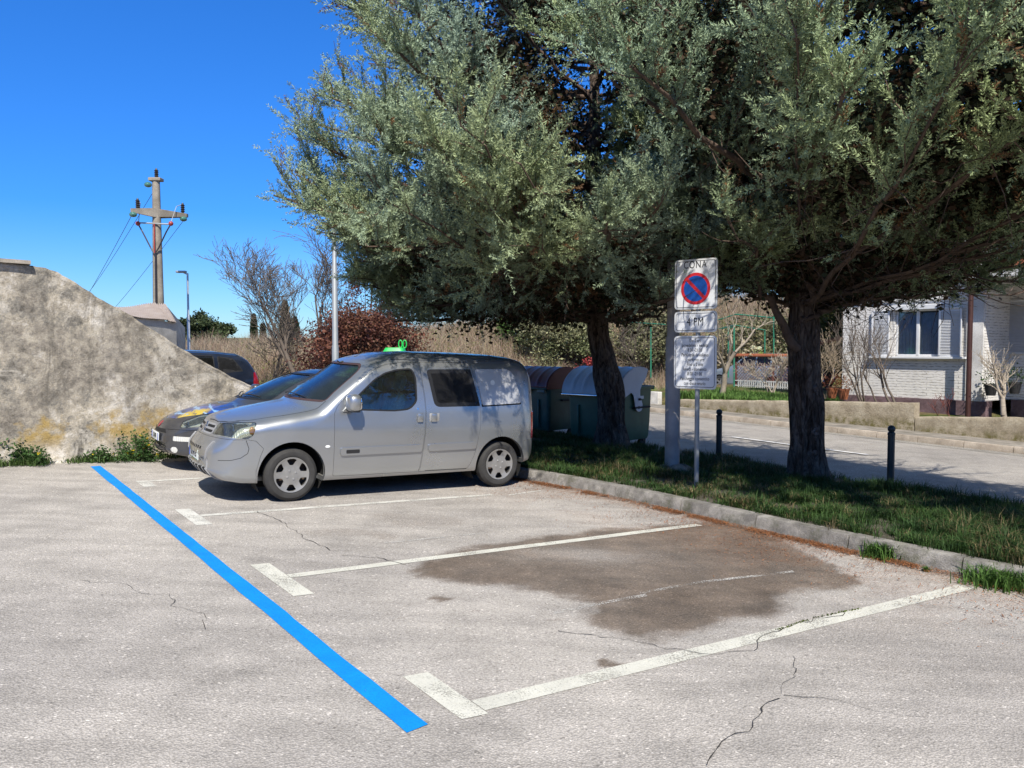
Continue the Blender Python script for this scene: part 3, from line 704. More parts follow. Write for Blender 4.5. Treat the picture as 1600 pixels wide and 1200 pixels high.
def make_car(sp, root):
    """builds body, panels, glazing, wheels in local coords (x back, y right-hand side away, z up)"""
    B = Loft(sp); L = sp['L']
    out = B.solid(0.0); shell = boo(out, B.solid(.042), 'DIFFERENCE')
    trim = boo(B.solid(.046), B.solid(.058), 'DIFFERENCE')
    arch = [pmesh(circ(ax, sp['wz'], ar, 44), a, b) for ax, ar in sp['arches'] for a, b in ((-1.3, -.55), (.55, 1.3))]
    for a in arch: shell = boo(shell, a, 'DIFFERENCE'); trim = boo(trim, a, 'DIFFERENCE')
    outer_cut = B.solid(0.0)
    gl_shell = boo(B.solid(.012), B.solid(.017), 'DIFFERENCE'); seal_shell = boo(B.solid(.003), B.solid(.03), 'DIFFERENCE')
    glass_jobs = []
    for w in sp['windows']:
        poly = w['poly']; sides = w.get('sides', 1)
        rngs = {'y': [(-1.3, -.35)] + ([(.35, 1.3)] if sides == 2 else []), 'x': [w.get('xr', (0, 0))]}[w['axis']]
        for a, b in rngs:
            shell = boo(shell, pmesh(poly, a, b, w['axis']), 'DIFFERENCE'); trim = boo(trim, pmesh(offs(poly, -.004), a, b, w['axis']), 'DIFFERENCE')
            sw = w.get('seal', .018); inner = offs(poly, sw)
            near_side = not (w['axis'] == 'y' and a > 0)
            seal = boo(boo(seal_shell, pmesh(offs(poly, .001), a, b, w['axis']), 'INTERSECT'), pmesh(inner, a - .1, b + .1, w['axis']), 'DIFFERENCE')
            g = boo(gl_shell, pmesh(offs(poly, sw - .004), a, b, w['axis']), 'INTERSECT')
            glass_jobs.append((w, seal, g, near_side))
    panels = {}
    for p in sp['panels']:
        a, b = p['r']; cut = pmesh(p['poly'], a, b, p['axis']); inn = pmesh(offs(p['poly'], sp.get('gap', .0035)), a, b, p['axis'])
        me = boo(shell, inn, 'INTERSECT'); shell = boo(shell, cut, 'DIFFERENCE')
        if p.get('drop'): continue
        if len(me.polygons): panels.setdefault(p['name'], []).append(part(p['name'], me, p.get('mat', sp['mat']), root, 28))
    part('body', shell, sp['mat'], root, 28); part('interior_trim', trim, M_INT, root, 40)
    for w, seal, g, ns_ in glass_jobs:
        own = root
        if w.get('on') and ns_ and w['on'] in panels: own = panels[w['on']][0]
        part('window_seal', seal, w.get('sealmat', M_SEAL), own, 30); part(w['name'], g, w.get('mat', M_GLASS), own, 30)
    for pt in sp.get('patches', []):
        a, b = pt['r']; me = boo(B.solid(-pt.get('out', .002)), pmesh(pt['poly'], a, b, pt['axis']), 'INTERSECT')
        if pt.get('thin', True): me = boo(me, B.solid(pt.get('thick', .012)), 'DIFFERENCE')
        o = part(pt['name'], me, pt['mat'], root, 30)
        pt['obj'] = o
    for ax, sx_ in ((sp['arches'][0][0], 0), (sp['arches'][1][0], 1)):
        for sd in (-1, 1): wheel(root, ax, sd * (sp['track'] / 2), sp['wz'], sp['rim'], sd, sp['style'], sp.get('tw', .175))
        for sd in (-1, 1):
            r = sp['arches'][0][1] + .01; y0 = sd * (sp['track'] / 2 + .0); y1 = sd * .42; n = 18
            vs = [(ax + r * math.cos(t), y, sp['wz'] + r * math.sin(t)) for y in (y0, y1) for t in np.linspace(-.5, math.pi + .5, n)]
            fs = [(i, i + 1, n + i + 1, n + i) for i in range(n - 1)] + [tuple(range(n, 2 * n))]
            mesh_obj('wheel_arch_liner', vs, fs, M_DARK, root, True)
    for y in (-.36, .36): seat(root, sp['seatx'], y, sp['seatz'])
    if sp.get('rear_seat'): MB().box((sp['rear_seat'], 0, sp['seatz'] + .12), (.45, 1.15, .16), None, .05).box((sp['rear_seat'] + .26, 0, sp['seatz'] + .42), (.14, 1.15, .56), None, .05).build('rear_seat', M_SEAT, root, sharp=40)
    dx = sp['dash']
    MB().prism(rpoly([(dx - .10, sp['beltz'] - .30), (dx - .10, sp['beltz'] - .06), (dx + .22, sp['beltz'] - .02), (dx + .34, sp['beltz'] - .10), (dx + .30, sp['beltz'] - .36)], .04, 3), -.66, .66).build('dashboard', M_INT, root, sharp=40)
    sc_ = Vector((dx + .45, -.36, sp['beltz'] - .07)); Rm = Matrix.Translation(sc_) @ Matrix.Rotation(math.radians(-65), 4, 'Y')
    rp = [(.18 + .014 * math.cos(t), .014 * math.sin(t)) for t in np.linspace(0, 2 * math.pi, 9)[:-1]]
    MB().lathe(rp, 28, Rm, closed=True).box((0, 0, 0), (.34, .04, .02), Rm).box((0, 0, 0), (.1, .12, .04), Rm, .01).build('steering_wheel', M_BLACKP, root, sharp=40)
    return B, panels
def sidemirror(root, p, mat, sgn=-1):
    x, y, z = p
    mb = MB().sphere((x, y + sgn * .13, z + .075), (.075, .105, .10), 10, None, .62); m = mb.build('door_mirror', mat, root, sharp=50)
    MB().prism(rpoly([(x - .09, z - .035), (x + .04, z - .03), (x + .05, z + .07), (x + .02, z + .09)], .02, 3), y - .02, y + .02).box((x, y + sgn * .05, z + .01), (.07, .1, .035), None, .01).build('mirror_bracket', mat, m, sharp=40)
    MB().sphere((x + .062, y + sgn * .13, z + .075), (.02, .09, .082), 8, None, .6).build('mirror_glass', M_CHROME, m, sharp=60)
    MB().box((x + .005, y + sgn * .13, z - .018), (.11, .15, .022), None, .008).build('mirror_base', M_BLACKP, m, sharp=40)
    return m
def frame_from(p0, dirx):
    """matrix with x along dirx on the ground plane, z normal to it"""
    x = Vector((dirx[0], dirx[1], 0)); x.z = GX * x.x + GY * x.y; x.normalize(); z = Vector((-GX, -GY, 1)).normalized(); y = z.cross(x).normalized()
    M = Matrix(((x.x, y.x, z.x, p0.x), (x.y, y.y, z.y, p0.y), (x.z, y.z, z.z, p0.z), (0, 0, 0, 1))); return M

# ---------------------------------------------------------------- the silver van
VA = P(455, 785); VB = P(780, 762); vdir = (VB - VA).normalized(); R_T = .293
MV = frame_from(VA, vdir); 
# wheels' outer faces lie at y=-.80 local; front axle at x=.80
TRK = 1.46
MV = MV @ Matrix.Translation((-.90, TRK / 2 + .0875, 0.0)); MV.translation.z += .012
van = empty('parked_van', (0, 0, 0), mat=MV, label='silver leisure van with dark side glass, parked nearest with its nose left', cat='van')
def fx(x, z=0):
    x2 = x * (.70 / .6) if x < .6 else x + .10
    if x > 3.75: x2 -= (x - 3.75) * .24
    k = max(0, min(1, (x - .95) / .45)) * max(0, min(1, (2.35 - x) / .6)) * max(0, min(1, (z - 1.1) / .4)); return x2 + .09 * k
def gz(z): return z - .02 * max(0, min(1, (z - .85) / .15)) - .078 * max(0, z - 1.0) / .8
def wside(poly): return [(fx(x, z), gz(z)) for x, z in poly]
van_sp = dict(L=4.12, hwm=.86, mat=M_SILVER, beltz=1.02, wz=R_T, track=TRK, rim=.192, style='van', dx=.035,
    top=[(0, .50), (.003, .55), (.016, .60), (.045, .645), (.075, .69), (.11, .76), (.15, .845), (.20, .90), (.30, .945), (.5, 1.005), (.8, 1.075), (.95, 1.105), (1.15, 1.29), (1.35, 1.475), (1.50, 1.605), (1.60, 1.675), (1.75, 1.725), (2.0, 1.772), (2.4, 1.802), (3.1, 1.805), (3.6, 1.795), (3.86, 1.775), (3.95, 1.75), (4.02, 1.70), (4.06, 1.60), (4.085, 1.42), (4.10, 1.2), (4.12, .95)],
    bot=[(0, .36), (.02, .32), (.08, .25), (.2, .215), (.5, .20), (3.4, .22), (3.8, .28), (4.0, .32), (4.12, .42)],
    hw=[(0, .58), (.008, .63), (.028, .685), (.065, .73), (.12, .77), (.2, .80), (.35, .835), (.6, .853), (1.2, .86), (3.3, .86), (3.8, .85), (4.0, .825), (4.07, .79), (4.12, .72)],
    er=[(0, .05), (.2, .09), (.9, .10), (1.1, .07), (1.5, .07), (1.9, .13), (4.12, .14)], crown=[(0, .02), (.2, .06), (.8, .075), (1.0, .06), (1.3, .05), (1.7, .05), (2.2, .055), (4.12, .055)],
    sweep=[(0, .17), (.3, .18), (.9, .22), (1.3, .20), (1.6, .16), (2.1, .03), (2.5, 0), (4.12, 0)],
    tf=[(.15, .935), (.25, .965), (.40, .992), (.60, 1.0), (.80, .998), (.86, .988), (.92, .982), (1.0, .975), (1.05, .968), (1.4, .895), (1.62, .835), (1.80, .77)],
    arches=[(.80, .372), (3.49, .365)], seatx=1.95, seatz=.48, rear_seat=2.85, dash=1.15)
door = rpoly([(1.262, .255), (1.262, 1.0), (1.30, 1.085), (1.52, 1.425), (1.66, 1.55), (1.82, 1.62), (2.05, 1.655), (2.345, 1.665), (2.395, 1.2), (2.405, 1.0), (2.39, .7), (2.345, .30), (2.325, .255)], [.03, 0, .03, .06, .08, .08, .05, .05, 0, 0, 0, .03, .03])
slide = rpoly([(2.328, .255), (2.352, .30), (2.397, .7), (2.412, 1.0), (2.402, 1.2), (2.352, 1.67), (3.05, 1.675), (3.10, 1.5), (3.17, 1.02), (3.17, .80), (3.10, .45), (3.03, .30), (2.99, .255)], [.03, 0, 0, 0, 0, .04, .06, 0, .05, .05, .05, .04, .03])
fwin = rpoly([(1.40, 1.035), (1.50, 1.20), (1.68, 1.43), (1.80, 1.515), (2.0, 1.565), (2.24, 1.585), (2.295, 1.45), (2.30, 1.14), (2.20, 1.03), (2.0, 1.012)], [.03, .03, .05, .05, .05, .10, .04, .05, .12, .02])
swin = rpoly([(2.44, 1.57), (3.06, 1.585), (3.165, 1.075), (2.53, 1.065)], [.06, .01, .01, .08])
ws = rpoly([(-.725, 1.125), (.725, 1.125), (.60, 1.555), (0.50, 1.625), (-.50, 1.625), (-.60, 1.555)], [.07, .07, .05, .09, .09, .05])
rw = rpoly([(-.62, 1.08), (.62, 1.08), (.55, 1.58), (-.55, 1.58)], .08)
van_sp['windows'] = [dict(name='front_window', poly=fwin, axis='y', sides=2, on='front_door'), dict(name='rear_side_window', poly=swin, axis='y', sides=2, on='sliding_door', mat=M_GLASSDK, seal=.05),
    dict(name='windscreen', poly=ws, axis='x', xr=(.86, 1.95), seal=.022, sealmat=M_SEALB), dict(name='rear_window', poly=rw, axis='x', xr=(3.85, 4.4), seal=.03, mat=M_GLASSDK)]
hl = rpoly([(.10, .725), (.36, .705), (.405, .74), (.445, .885), (.30, .875), (.15, .835)], [.02, .03, .02, .02, .05, .03])
bump_poly = [(-.3, .10), (.455, .10), (.44, .35), (.475, .52), (.50, .60), (.43, .685), (.36, .70), (-.3, .695)]
rbump = [(3.83, .12), (4.4, .12), (4.4, .60), (3.86, .60), (3.83, .5)]
hood = rpoly([(.06, -.60), (.30, -.735), (.9, -.77), (1.16, -.74), (1.02, -.4), (.97, 0), (1.02, .4), (1.16, .74), (.9, .77), (.30, .735), (.06, .60), (.04, 0)], .03, 3)
van_sp['panels'] = [dict(name='front_door', poly=door, axis='y', r=(-1.3, -.4)), dict(name='sliding_door', poly=slide, axis='y', r=(-1.3, -.4)),
    dict(name='front_door', poly=door, axis='y', r=(.4, 1.3)), dict(name='sliding_door', poly=slide, axis='y', r=(.4, 1.3)),
    dict(name='front_bumper', poly=bump_poly, axis='y', r=(-1.3, 1.3)), dict(name='rear_bumper', poly=rbump, axis='y', r=(-1.3, 1.3)),
    dict(name='headlamp_bowl', poly=hl, axis='y', r=(-1.3, -.36), drop=1), dict(name='headlamp_bowl', poly=hl, axis='y', r=(.36, 1.3), drop=1)]
pts_ = [dict(name='headlamp_bowl', poly=offs(hl, -.01), axis='y', r=(-1.3, -.34), out=-.034, thick=.046, mat=M_LAMP), dict(name='headlamp_bowl', poly=offs(hl, -.01), axis='y', r=(.34, 1.3), out=-.034, thick=.046, mat=M_LAMP),
    dict(name='door_moulding', poly=rpoly([(1.335, .495), (2.35, .505), (2.35, .59), (1.335, .585)], .03), axis='y', r=(-1.3, -.5), out=.024, mat=M_SILVER),
    dict(name='door_moulding', poly=rpoly([(2.44, .507), (3.10, .517), (3.10, .60), (2.44, .592)], .03), axis='y', r=(-1.3, -.5), out=.024, mat=M_SILVER),
    dict(name='moulding_badge', poly=rpoly([(1.40, .518), (1.56, .52), (1.56, .562), (1.40, .56)], .01), axis='y', r=(-1.3, -.5), out=.027, mat=M_BLACKP),
    dict(name='side_panel', poly=rpoly([(3.125, 1.585), (3.60, 1.60), (3.68, 1.54), (3.795, 1.18), (3.78, 1.115), (3.20, 1.085)], [.02, .06, .08, .04, .03, .01]), axis='y', r=(-1.3, -.5), out=.014, mat=M_PANEL),
    dict(name='panel_gap', poly=[(3.185, 1.10), (3.80, 1.125), (3.79, 1.095), (3.19, 1.065)], axis='y', r=(-1.3, -.5), out=.003, mat=M_DARK),
    dict(name='tail_lamp', poly=rpoly([(4.02, .62), (4.2, .62), (4.2, 1.0), (4.03, .98)], .015), axis='y', r=(-1.3, -.55), out=.006, mat=M_RED),
    dict(name='tail_lamp', poly=rpoly([(4.02, .62), (4.2, .62), (4.2, 1.0), (4.03, .98)], .015), axis='y', r=(.55, 1.3), out=.006, mat=M_RED),
    dict(name='fuel_flap_seam', poly=[(2.42, .262), (3.0, .262), (3.0, .268), (2.42, .268)], axis='y', r=(-1.3, -.5), out=.001, mat=M_DARK),
    dict(name='headlamp_lens', poly=offs(hl, .006), axis='y', r=(-1.3, -.365), out=.001, thick=.004, mat=M_LENS),
    dict(name='headlamp_lens', poly=offs(hl, .006), axis='y', r=(.365, 1.3), out=.001, thick=.004, mat=M_LENS),
    dict(name='roof_gutter', poly=[(1.95, 1.695), (3.95, 1.70), (3.95, 1.709), (1.95, 1.706)], axis='y', r=(-1.3, -.5), out=.010, mat=M_SILVER),
    dict(name='grille', poly=rpoly([(-.34, .715), (.34, .715), (.36, .80), (.30, .83), (-.30, .83), (-.36, .80)], .03), axis='x', r=(-.2, .35), out=.001, mat=M_SILVER_TRIM),
    dict(name='lower_grille', poly=rpoly([(-.42, .27), (.42, .27), (.46, .37), (-.46, .37)], .02), axis='x', r=(-.2, .3), out=.002, mat=M_DARK)]
for sg in (-1, 1):
    for zz in (.735, .785):
        a, b = sorted((sg * .085, sg * .325)); pts_.append(dict(name='grille_slot', poly=rpoly([(a, zz), (b, zz), (b, zz + .026), (a, zz + .026)], .008), axis='x', r=(-.2, .35), out=.003, mat=M_DARK))
    chev = [(sg * .0, .0), (sg * .075, -.045), (sg * .075, -.018), (0, .028)]
    a = sg * .52; pts_.append(dict(name='bumper_rib', poly=rpoly([(a - .012, .22), (a + .012, .22), (a + .012 + sg * -.03, .45), (a + .012, .66), (a - .012, .66), (a - .012 - sg * .03, .45)], .005), axis='x', r=(-.2, .5), out=.014, mat=M_SILVER_TRIM))
for zc in (.735, .775):
    pts_.append(dict(name='chevron_badge', poly=[(-.075, zc - .02), (0, zc + .035), (.075, zc - .02), (.075, zc + .002), (0, zc + .057), (-.075, zc + .002)], axis='x', r=(-.2, .35), out=.012, mat=M_CHROME))
for i in range(9):
    y = -.30 + i * .075; pts_.append(dict(name='vent_slot', poly=[(y - .022, .555), (y + .022, .555), (y + .022, .585), (y - .022, .585)], axis='x', r=(-.2, .3), out=.001, mat=M_DARK))
for i in range(7):
    y = -.38 + i * .127; pts_.append(dict(name='grille_bar', poly=[(y - .008, .26), (y + .008, .26), (y + .008, .38), (y - .008, .38)], axis='x', r=(-.2, .3), out=.006, mat=M_SILVER_TRIM))
van_sp['patches'] = pts_
for k in ('top',): van_sp[k] = wside(van_sp[k])
for k in ('bot', 'hw', 'er', 'crown', 'sweep'): van_sp[k] = [(fx(x), v) for x, v in van_sp[k]]
van_sp['tf'] = [(gz(z), v) for z, v in van_sp['tf']]
van_sp['arches'] = [(fx(x), r) for x, r in van_sp['arches']]; van_sp['L'] = fx(4.12)
for k in ('windows', 'panels', 'patches'):
    for w in van_sp[k]:
        w['poly'] = wside(w['poly']) if w['axis'] == 'y' else ([(a, gz(b)) for a, b in w['poly']] if w['axis'] == 'x' else [(fx(a), b) for a, b in w['poly']])
BV, VP_ = make_car(van_sp, van)
# bonnet seam as thin dark strip following the surface
def seam(B, root, pts, how, w=.004, out=.0015, name='panel_seam', mat=M_DARK):
    vs = []; path = []
    for a, b in zip(pts, pts[1:]):
        k = max(1, int(math.dist(a, b) / .02))
        for i in range(k): path.append(Vector(a).lerp(Vector(b), i / k))
    path.append(Vector(pts[-1]))
    for i, p in enumerate(path):
        t = (path[min(i + 1, len(path) - 1)] - path[max(i - 1, 0)]).normalized(); nn = Vector((-t.y, t.x)) * w / 2
        for q in (p - nn, p + nn):
            h, nrm = how(q.x, q.y)
            if h is None: h = Vector((0, 0, 0)); nrm = Vector((0, 0, 1))
            vs.append(h + nrm * out)
    n = len(path); return mesh_obj(name, vs, [(2 * i, 2 * i + 1, 2 * i + 3, 2 * i + 2) for i in range(n - 1)], mat, root, True)
seam(BV, van, [(.30, -.55), (.40, -.66), (.7, -.725), (1.0, -.735), (1.20, -.72)], lambda x, y: BV.top(fx(x), y), .006)
seam(BV, van, [(.30, .55), (.40, .66), (.7, .725), (1.0, .735), (1.20, .72)], lambda x, y: BV.top(fx(x), y), .006)
seam(BV, van, [(.16, 0), (.18, -.3), (.24, -.5), (.32, -.6)], lambda x, y: BV.top(fx(x), y), .006)
seam(BV, van, [(2.345, 1.665), (2.34, 1.70)], lambda x, z: BV.side(fx(x, z), gz(z)), .004)
# the bumper's corner insert seam
seam(BV, van, [(.345, .69), (.37, .60), (.36, .55), (.30, .50), (.22, .475), (.12, .47)], lambda x, z: BV.side(fx(x, z), gz(z)), .005)
def on_side(B, x, z, d=0): h, n = B.side(fx(x, z), gz(z)); return h + n * d, n
sidemirror(VP_['front_door'][0], tuple(on_side(BV, 1.44, 1.055)[0]), M_SILVER); 
h, n_ = on_side(BV, 1.44, 1.055); sidemirror(van, (h.x, -h.y, h.z), M_SILVER, 1)
for x0, nm in ((2.335, 'front_door'), (2.52, 'sliding_door')):
    h, n_ = on_side(BV, x0, .925); pr = VP_[nm][0]
    MB().box(tuple(h + n_ * .0), (.135, .018, .10), None, .008).build('handle_recess', M_SILVER_TRIM, pr, sharp=40) if nm == 'sliding_door' else None
    MB().box((h.x - .01, h.y - .018, h.z), (.075, .028, .105), None, .011).build('door_handle', M_SILVER, pr, sharp=40)
h, n_ = on_side(BV, 2.30, 1.045); MB().lathe([(.0001, 0), (.011, 0), (.011, .004), (.0001, .004)], 12, Matrix.Translation(h) @ n_.to_track_quat('Z', 'Y').to_matrix().to_4x4()).build('door_lock', M_CHROME, VP_['front_door'][0])
h, n_ = on_side(BV, 1.19, .60); MB().sphere(tuple(h), (.030, .012, .018), 8).build('side_indicator', M_PLATE, van, sharp=60)
# the pale sticker on the rear panel, windscreen stickers
h, n_ = on_side(BV, 3.36, 1.40, .016); Ms = Matrix.Translation(h) @ n_.to_track_quat('Z', 'Y').to_matrix().to_4x4(); MB().lathe([(.0001, 0), (.033, 0), (.033, .0015), (.0001, .0015)], 20, Ms).build('round_sticker', M_PLATE, van)
def ws_pt(y, z, d=0): h, n = BV.front(y, z); return h - n * d
def card(root, B, y0, y1, z0, z1, d, name, mat):
    vs = []
    for y, z in ((y0, z0), (y1, z0), (y1, z1), (y0, z1)):
        h, n = B.front(y, gz(z) if B is BV else z); vs.append(h - n * d)
    return MB().add(vs + [v + Vector((.002, 0, -.001)) for v in vs], [(0, 1, 2, 3), (7, 6, 5, 4), (0, 4, 5, 1), (1, 5, 6, 2), (2, 6, 7, 3), (3, 7, 4, 0)]).build(name, mat, root)
M_STICK = flat('sticker_cream', (.6, .62, .42), .6); M_STICKG = flat('sticker_green', (.25, .5, .12), .6); M_STICKY = flat('note_yellow', (.55, .5, .08), .7); M_VISOR = flat('visor_cream', (.55, .56, .5), .8)
card(van, BV, .02, .08, 1.42, 1.52, .022, 'windscreen_sticker', M_STICK); card(van, BV, .03, .07, 1.45, 1.49, .0195, 'sticker_mark', M_INK)
card(van, BV, -.50, -.34, 1.52, 1.60, .024, 'toll_sticker', M_STICKG); card(van, BV, -.46, -.10, 1.50, 1.56, .06, 'sun_visor', M_VISOR); card(van, BV, .44, .56, 1.15, 1.22, .05, 'paper_note', M_STICKY)
MB().box((1.76, 0, 1.50), (.03, .22, .07), None, .012).cyl((1.73, 0, 1.52), (1.67, 0, 1.56), .008, 6).build('rear_view_mirror', M_BLACKP, van, sharp=40)
def lamp_dish(root, B, y, z, r_, fwd=(-1, 0, .05), inset=.035):
    h, n = B.front(y, z); d = (Vector(fwd) + n * .7).normalized(); Mx = Matrix.Translation(h - n * inset) @ d.to_track_quat('Z', 'Y').to_matrix().to_4x4()
    MB().lathe([(r_ * 1.12, .014), (r_, .018), (r_ * .8, -.008), (r_ * .45, -.026), (.0001, -.034)] , 24, Mx).build('lamp_dish', M_CHROME, root, smooth=True, sharp=50); MB().sphere(tuple(Mx @ Vector((0, 0, -.012))), (.014, .014, .014), 6).build('bulb', M_PLATE, root, sharp=70)
for sg in (-1, 1):
    lamp_dish(van, BV, sg * .64, .80, .058); lamp_dish(van, BV, sg * .52, .79, .046); h, n_ = BV.side(.46, .80, sg); MB().sphere(tuple(h - n_ * .03), (.03, .02, .045), 8).build('turn_lamp', flat('amber_lamp', (.5, .22, .03), .3), van, sharp=60)
# wipers
for y0, y1 in ((-.42, .12), (.12, .60)):
    a, na = BV.front(y0, 1.12); b, nb_ = BV.front(y1, 1.145); c, nc = BV.front((y0 + y1) / 2 + .2, 1.11)
    MB().tube([c + nc * .02, (a + c) / 2 + nc * .035, (a + b) / 2 + na * .02], [.010, .008, .005], 6).tube([a + na * .014, (a + b) / 2 + na * .014, b + nb_ * .014], .006, 6).build('wiper', M_BLACKP, van)
# roof aerial
h, n_ = BV.top(1.72, -.05); MB().cyl(h, h + Vector((.28, 0, .13)), .003, 5).sphere(tuple(h), (.03, .015, .015), 6).build('aerial', M_BLACKP, van)
def plate(root, B, y, z, txt, w, hgt, left, right, size, border=None, squeeze=.8, lift=.004):
    h, n = B.front(y, z); n = Vector((-1, 0, .06)).normalized(); Mp = Matrix.Translation(h + n * lift) @ Matrix(((0, 0, -1, 0), (-1, 0, 0, 0), (0, 1, 0, 0), (0, 0, 0, 1)))
    p = MB().box((0, 0, 0), (w, hgt, .012), Mp, .003).build('number_plate', M_PLATE, root, sharp=40)
    if border:
        for c, d in (((0, hgt / 2 - .005, .0065), (w - .01, .005, .002)), ((0, -hgt / 2 + .005, .0065), (w - .01, .005, .002)), ((w / 2 - .006, 0, .0065), (.005, hgt - .012, .002))): MB().box(c, d, Mp).build('plate_border', border, p)
    if left: MB().box((-w / 2 + .02, 0, .0066), (.036, hgt - .012, .002), Mp).build('plate_band', M_PLATEBLUE, p)
    if right: MB().box((w / 2 - .02, 0, .0066), (.036, hgt - .012, .002), Mp).build('plate_band', M_PLATEBLUE, p)
    vs, fs = text_mesh(txt, size, squeeze, .001); MB().add([v + Vector((.012 if left and not right else 0, 0, .008)) for v in vs], fs, Mp).build('plate_text', M_INK, p, fix=False)
    return p
plate(van, BV, 0, .475, 'GO JP-135', .50, .115, True, False, .095, M_PLATEGREEN, .82)

# ---------------------------------------------------------------- the charcoal hatchback by the wall
def flame_paint():
    t = NT('painted_bonnet'); n1 = t.noise(2.6, 5, .6, None, 1.6); w = t.n('TexWave'); w.inputs['Scale'].default_value = 1.6; w.inputs['Distortion'].default_value = 9; w.inputs['Detail'].default_value = 3; w.inputs['Detail Scale'].default_value = 1.6; t.l(t.co(), w.inputs['Vector'])
    base = t.mix(t.ramp(n1, [(.42, 0.), (.56, 1.)]), (.03, .03, .035), (.01, .07, .42)); base = t.mix(t.ramp(w.outputs['Fac'], [(.86, 0.), (.95, 1.)]), base, (.25, .5, .85))
    s = t.n('SeparateXYZ'); t.l(t.co(), s.inputs[0])
    m = t.math('ADD', t.math('POWER', t.math('MULTIPLY', t.math('ADD', s.outputs[0], -.42), 3.6), 2.0), t.math('POWER', t.math('MULTIPLY', t.math('ADD', s.outputs[1], .34), 4.6), 2.0))
    yel = t.math('MULTIPLY', t.ramp(m, [(.3, 1.), (.8, 0.)]), t.ramp(t.noise(14, 4, .6, None, 1.0), [(.40, 0.), (.48, 1.)])); base = t.mix(yel, base, (.72, .52, .04))
    far = t.ramp(s.outputs[0], [(.70, 1.), (1.0, 0.)]); base = t.mix(far, (.045, .045, .05), base)
    t.set(col=base, rough=.3, metal=.2, coat=.8, coatr=.06); return t.m
M_FLAME = flame_paint()
def sx_(sc): return sc
hatch_sp = dict(L=4.06, hwm=.84, mat=M_CHARCOAL, beltz=.93, wz=.305, track=1.46, rim=.2, style='five', dx=.05, gap=.004,
    top=[(0, .42), (.003, .48), (.02, .56), (.06, .64), (.12, .70), (.22, .76), (.45, .845), (.8, .925), (1.05, .965), (1.2, 1.04), (1.5, 1.19), (1.8, 1.325), (2.0, 1.395), (2.2, 1.44), (2.6, 1.475), (3.0, 1.465), (3.4, 1.41), (3.7, 1.33), (3.85, 1.2), (3.95, 1.02), (4.03, .85), (4.05, .7), (4.06, .6)],
    bot=[(0, .30), (.05, .24), (.2, .20), (.5, .19), (3.5, .21), (3.9, .28), (4.06, .36)],
    hw=[(0, .40), (.01, .48), (.045, .60), (.12, .71), (.25, .785), (.5, .825), (1.0, .84), (3.2, .84), (3.7, .81), (3.95, .76), (4.06, .62)],
    er=[(0, .05), (.3, .10), (1.1, .08), (1.5, .07), (2.2, .10), (4.06, .10)], crown=[(0, .03), (.4, .07), (1.0, .06), (1.6, .05), (4.06, .05)],
    sweep=[(0, .34), (.5, .32), (1.2, .30), (1.8, .18), (2.4, 0), (4.06, 0)],
    tf=[(.15, .94), (.3, .98), (.55, 1.0), (.8, .99), (.93, .965), (1.2, .86), (1.48, .70)],
    arches=[(.87, .355), (3.38, .355)], seatx=2.15, seatz=.33, rear_seat=2.95, dash=1.35)
hfw = rpoly([(1.62, .945), (2.02, 1.24), (2.35, 1.355), (2.70, 1.375), (2.72, .97)], [.02, .06, .06, .03, .03])
hrw = rpoly([(2.77, .975), (2.75, 1.375), (3.10, 1.36), (3.38, 1.27), (3.42, 1.02)], [.03, .03, .05, .06, .03])
hws = rpoly([(-.69, 1.00), (.69, 1.00), (.53, 1.36), (.42, 1.395), (-.42, 1.395), (-.53, 1.36)], [.06, .06, .05, .06, .06, .05])
hrr = rpoly([(-.5, 1.03), (.5, 1.03), (.44, 1.29), (-.44, 1.29)], .05)
hatch_sp['windows'] = [dict(name='front_window', poly=hfw, axis='y', sides=2), dict(name='rear_side_window', poly=hrw, axis='y', sides=2), dict(name='windscreen', poly=hws, axis='x', xr=(1.0, 2.3), seal=.02), dict(name='rear_window', poly=hrr, axis='x', xr=(3.5, 4.3), seal=.02)]
hhl = rpoly([(.20, .62), (.42, .655), (.78, .80), (.80, .835), (.50, .80), (.26, .71)], [.02, .04, .02, .02, .05, .03])
hhood = rpoly([(.20, -.28), (.55, -.52), (1.32, -.68), (1.16, 0), (1.32, .68), (.55, .52), (.20, .28), (.14, 0)], .04, 3)
hatch_sp['panels'] = [dict(name='headlamp_bowl', poly=hhl, axis='y', r=(-1.3, -.33), drop=1), dict(name='headlamp_bowl', poly=hhl, axis='y', r=(.33, 1.3), drop=1),
    dict(name='bonnet', poly=hhood, axis='z', r=(.62, 1.2), mat=M_FLAME), dict(name='front_bumper', poly=[(-.3, .1), (.52, .1), (.50, .4), (.56, .60), (.2, .60), (-.3, .55)], axis='y', r=(-1.3, 1.3))]
hp = [dict(name='headlamp_bowl', poly=offs(hhl, -.01), axis='y', r=(-1.3, -.31), out=-.034, thick=.046, mat=M_LAMP), dict(name='headlamp_bowl', poly=offs(hhl, -.01), axis='y', r=(.31, 1.3), out=-.034, thick=.046, mat=M_LAMP),
    dict(name='headlamp_lens', poly=offs(hhl, .004), axis='y', r=(-1.3, -.335), out=.001, thick=.004, mat=M_LENS), dict(name='headlamp_lens', poly=offs(hhl, .004), axis='y', r=(.335, 1.3), out=.001, thick=.004, mat=M_LENS),
    dict(name='upper_grille', poly=rpoly([(-.36, .535), (.36, .535), (.30, .585), (-.30, .585)], .01), axis='x', r=(-.2, .4), out=.001, mat=M_DARK),
    dict(name='lower_grille', poly=rpoly([(-.36, .25), (.36, .25), (.40, .365), (-.40, .365)], .02), axis='x', r=(-.2, .4), out=.001, mat=M_DARK)]
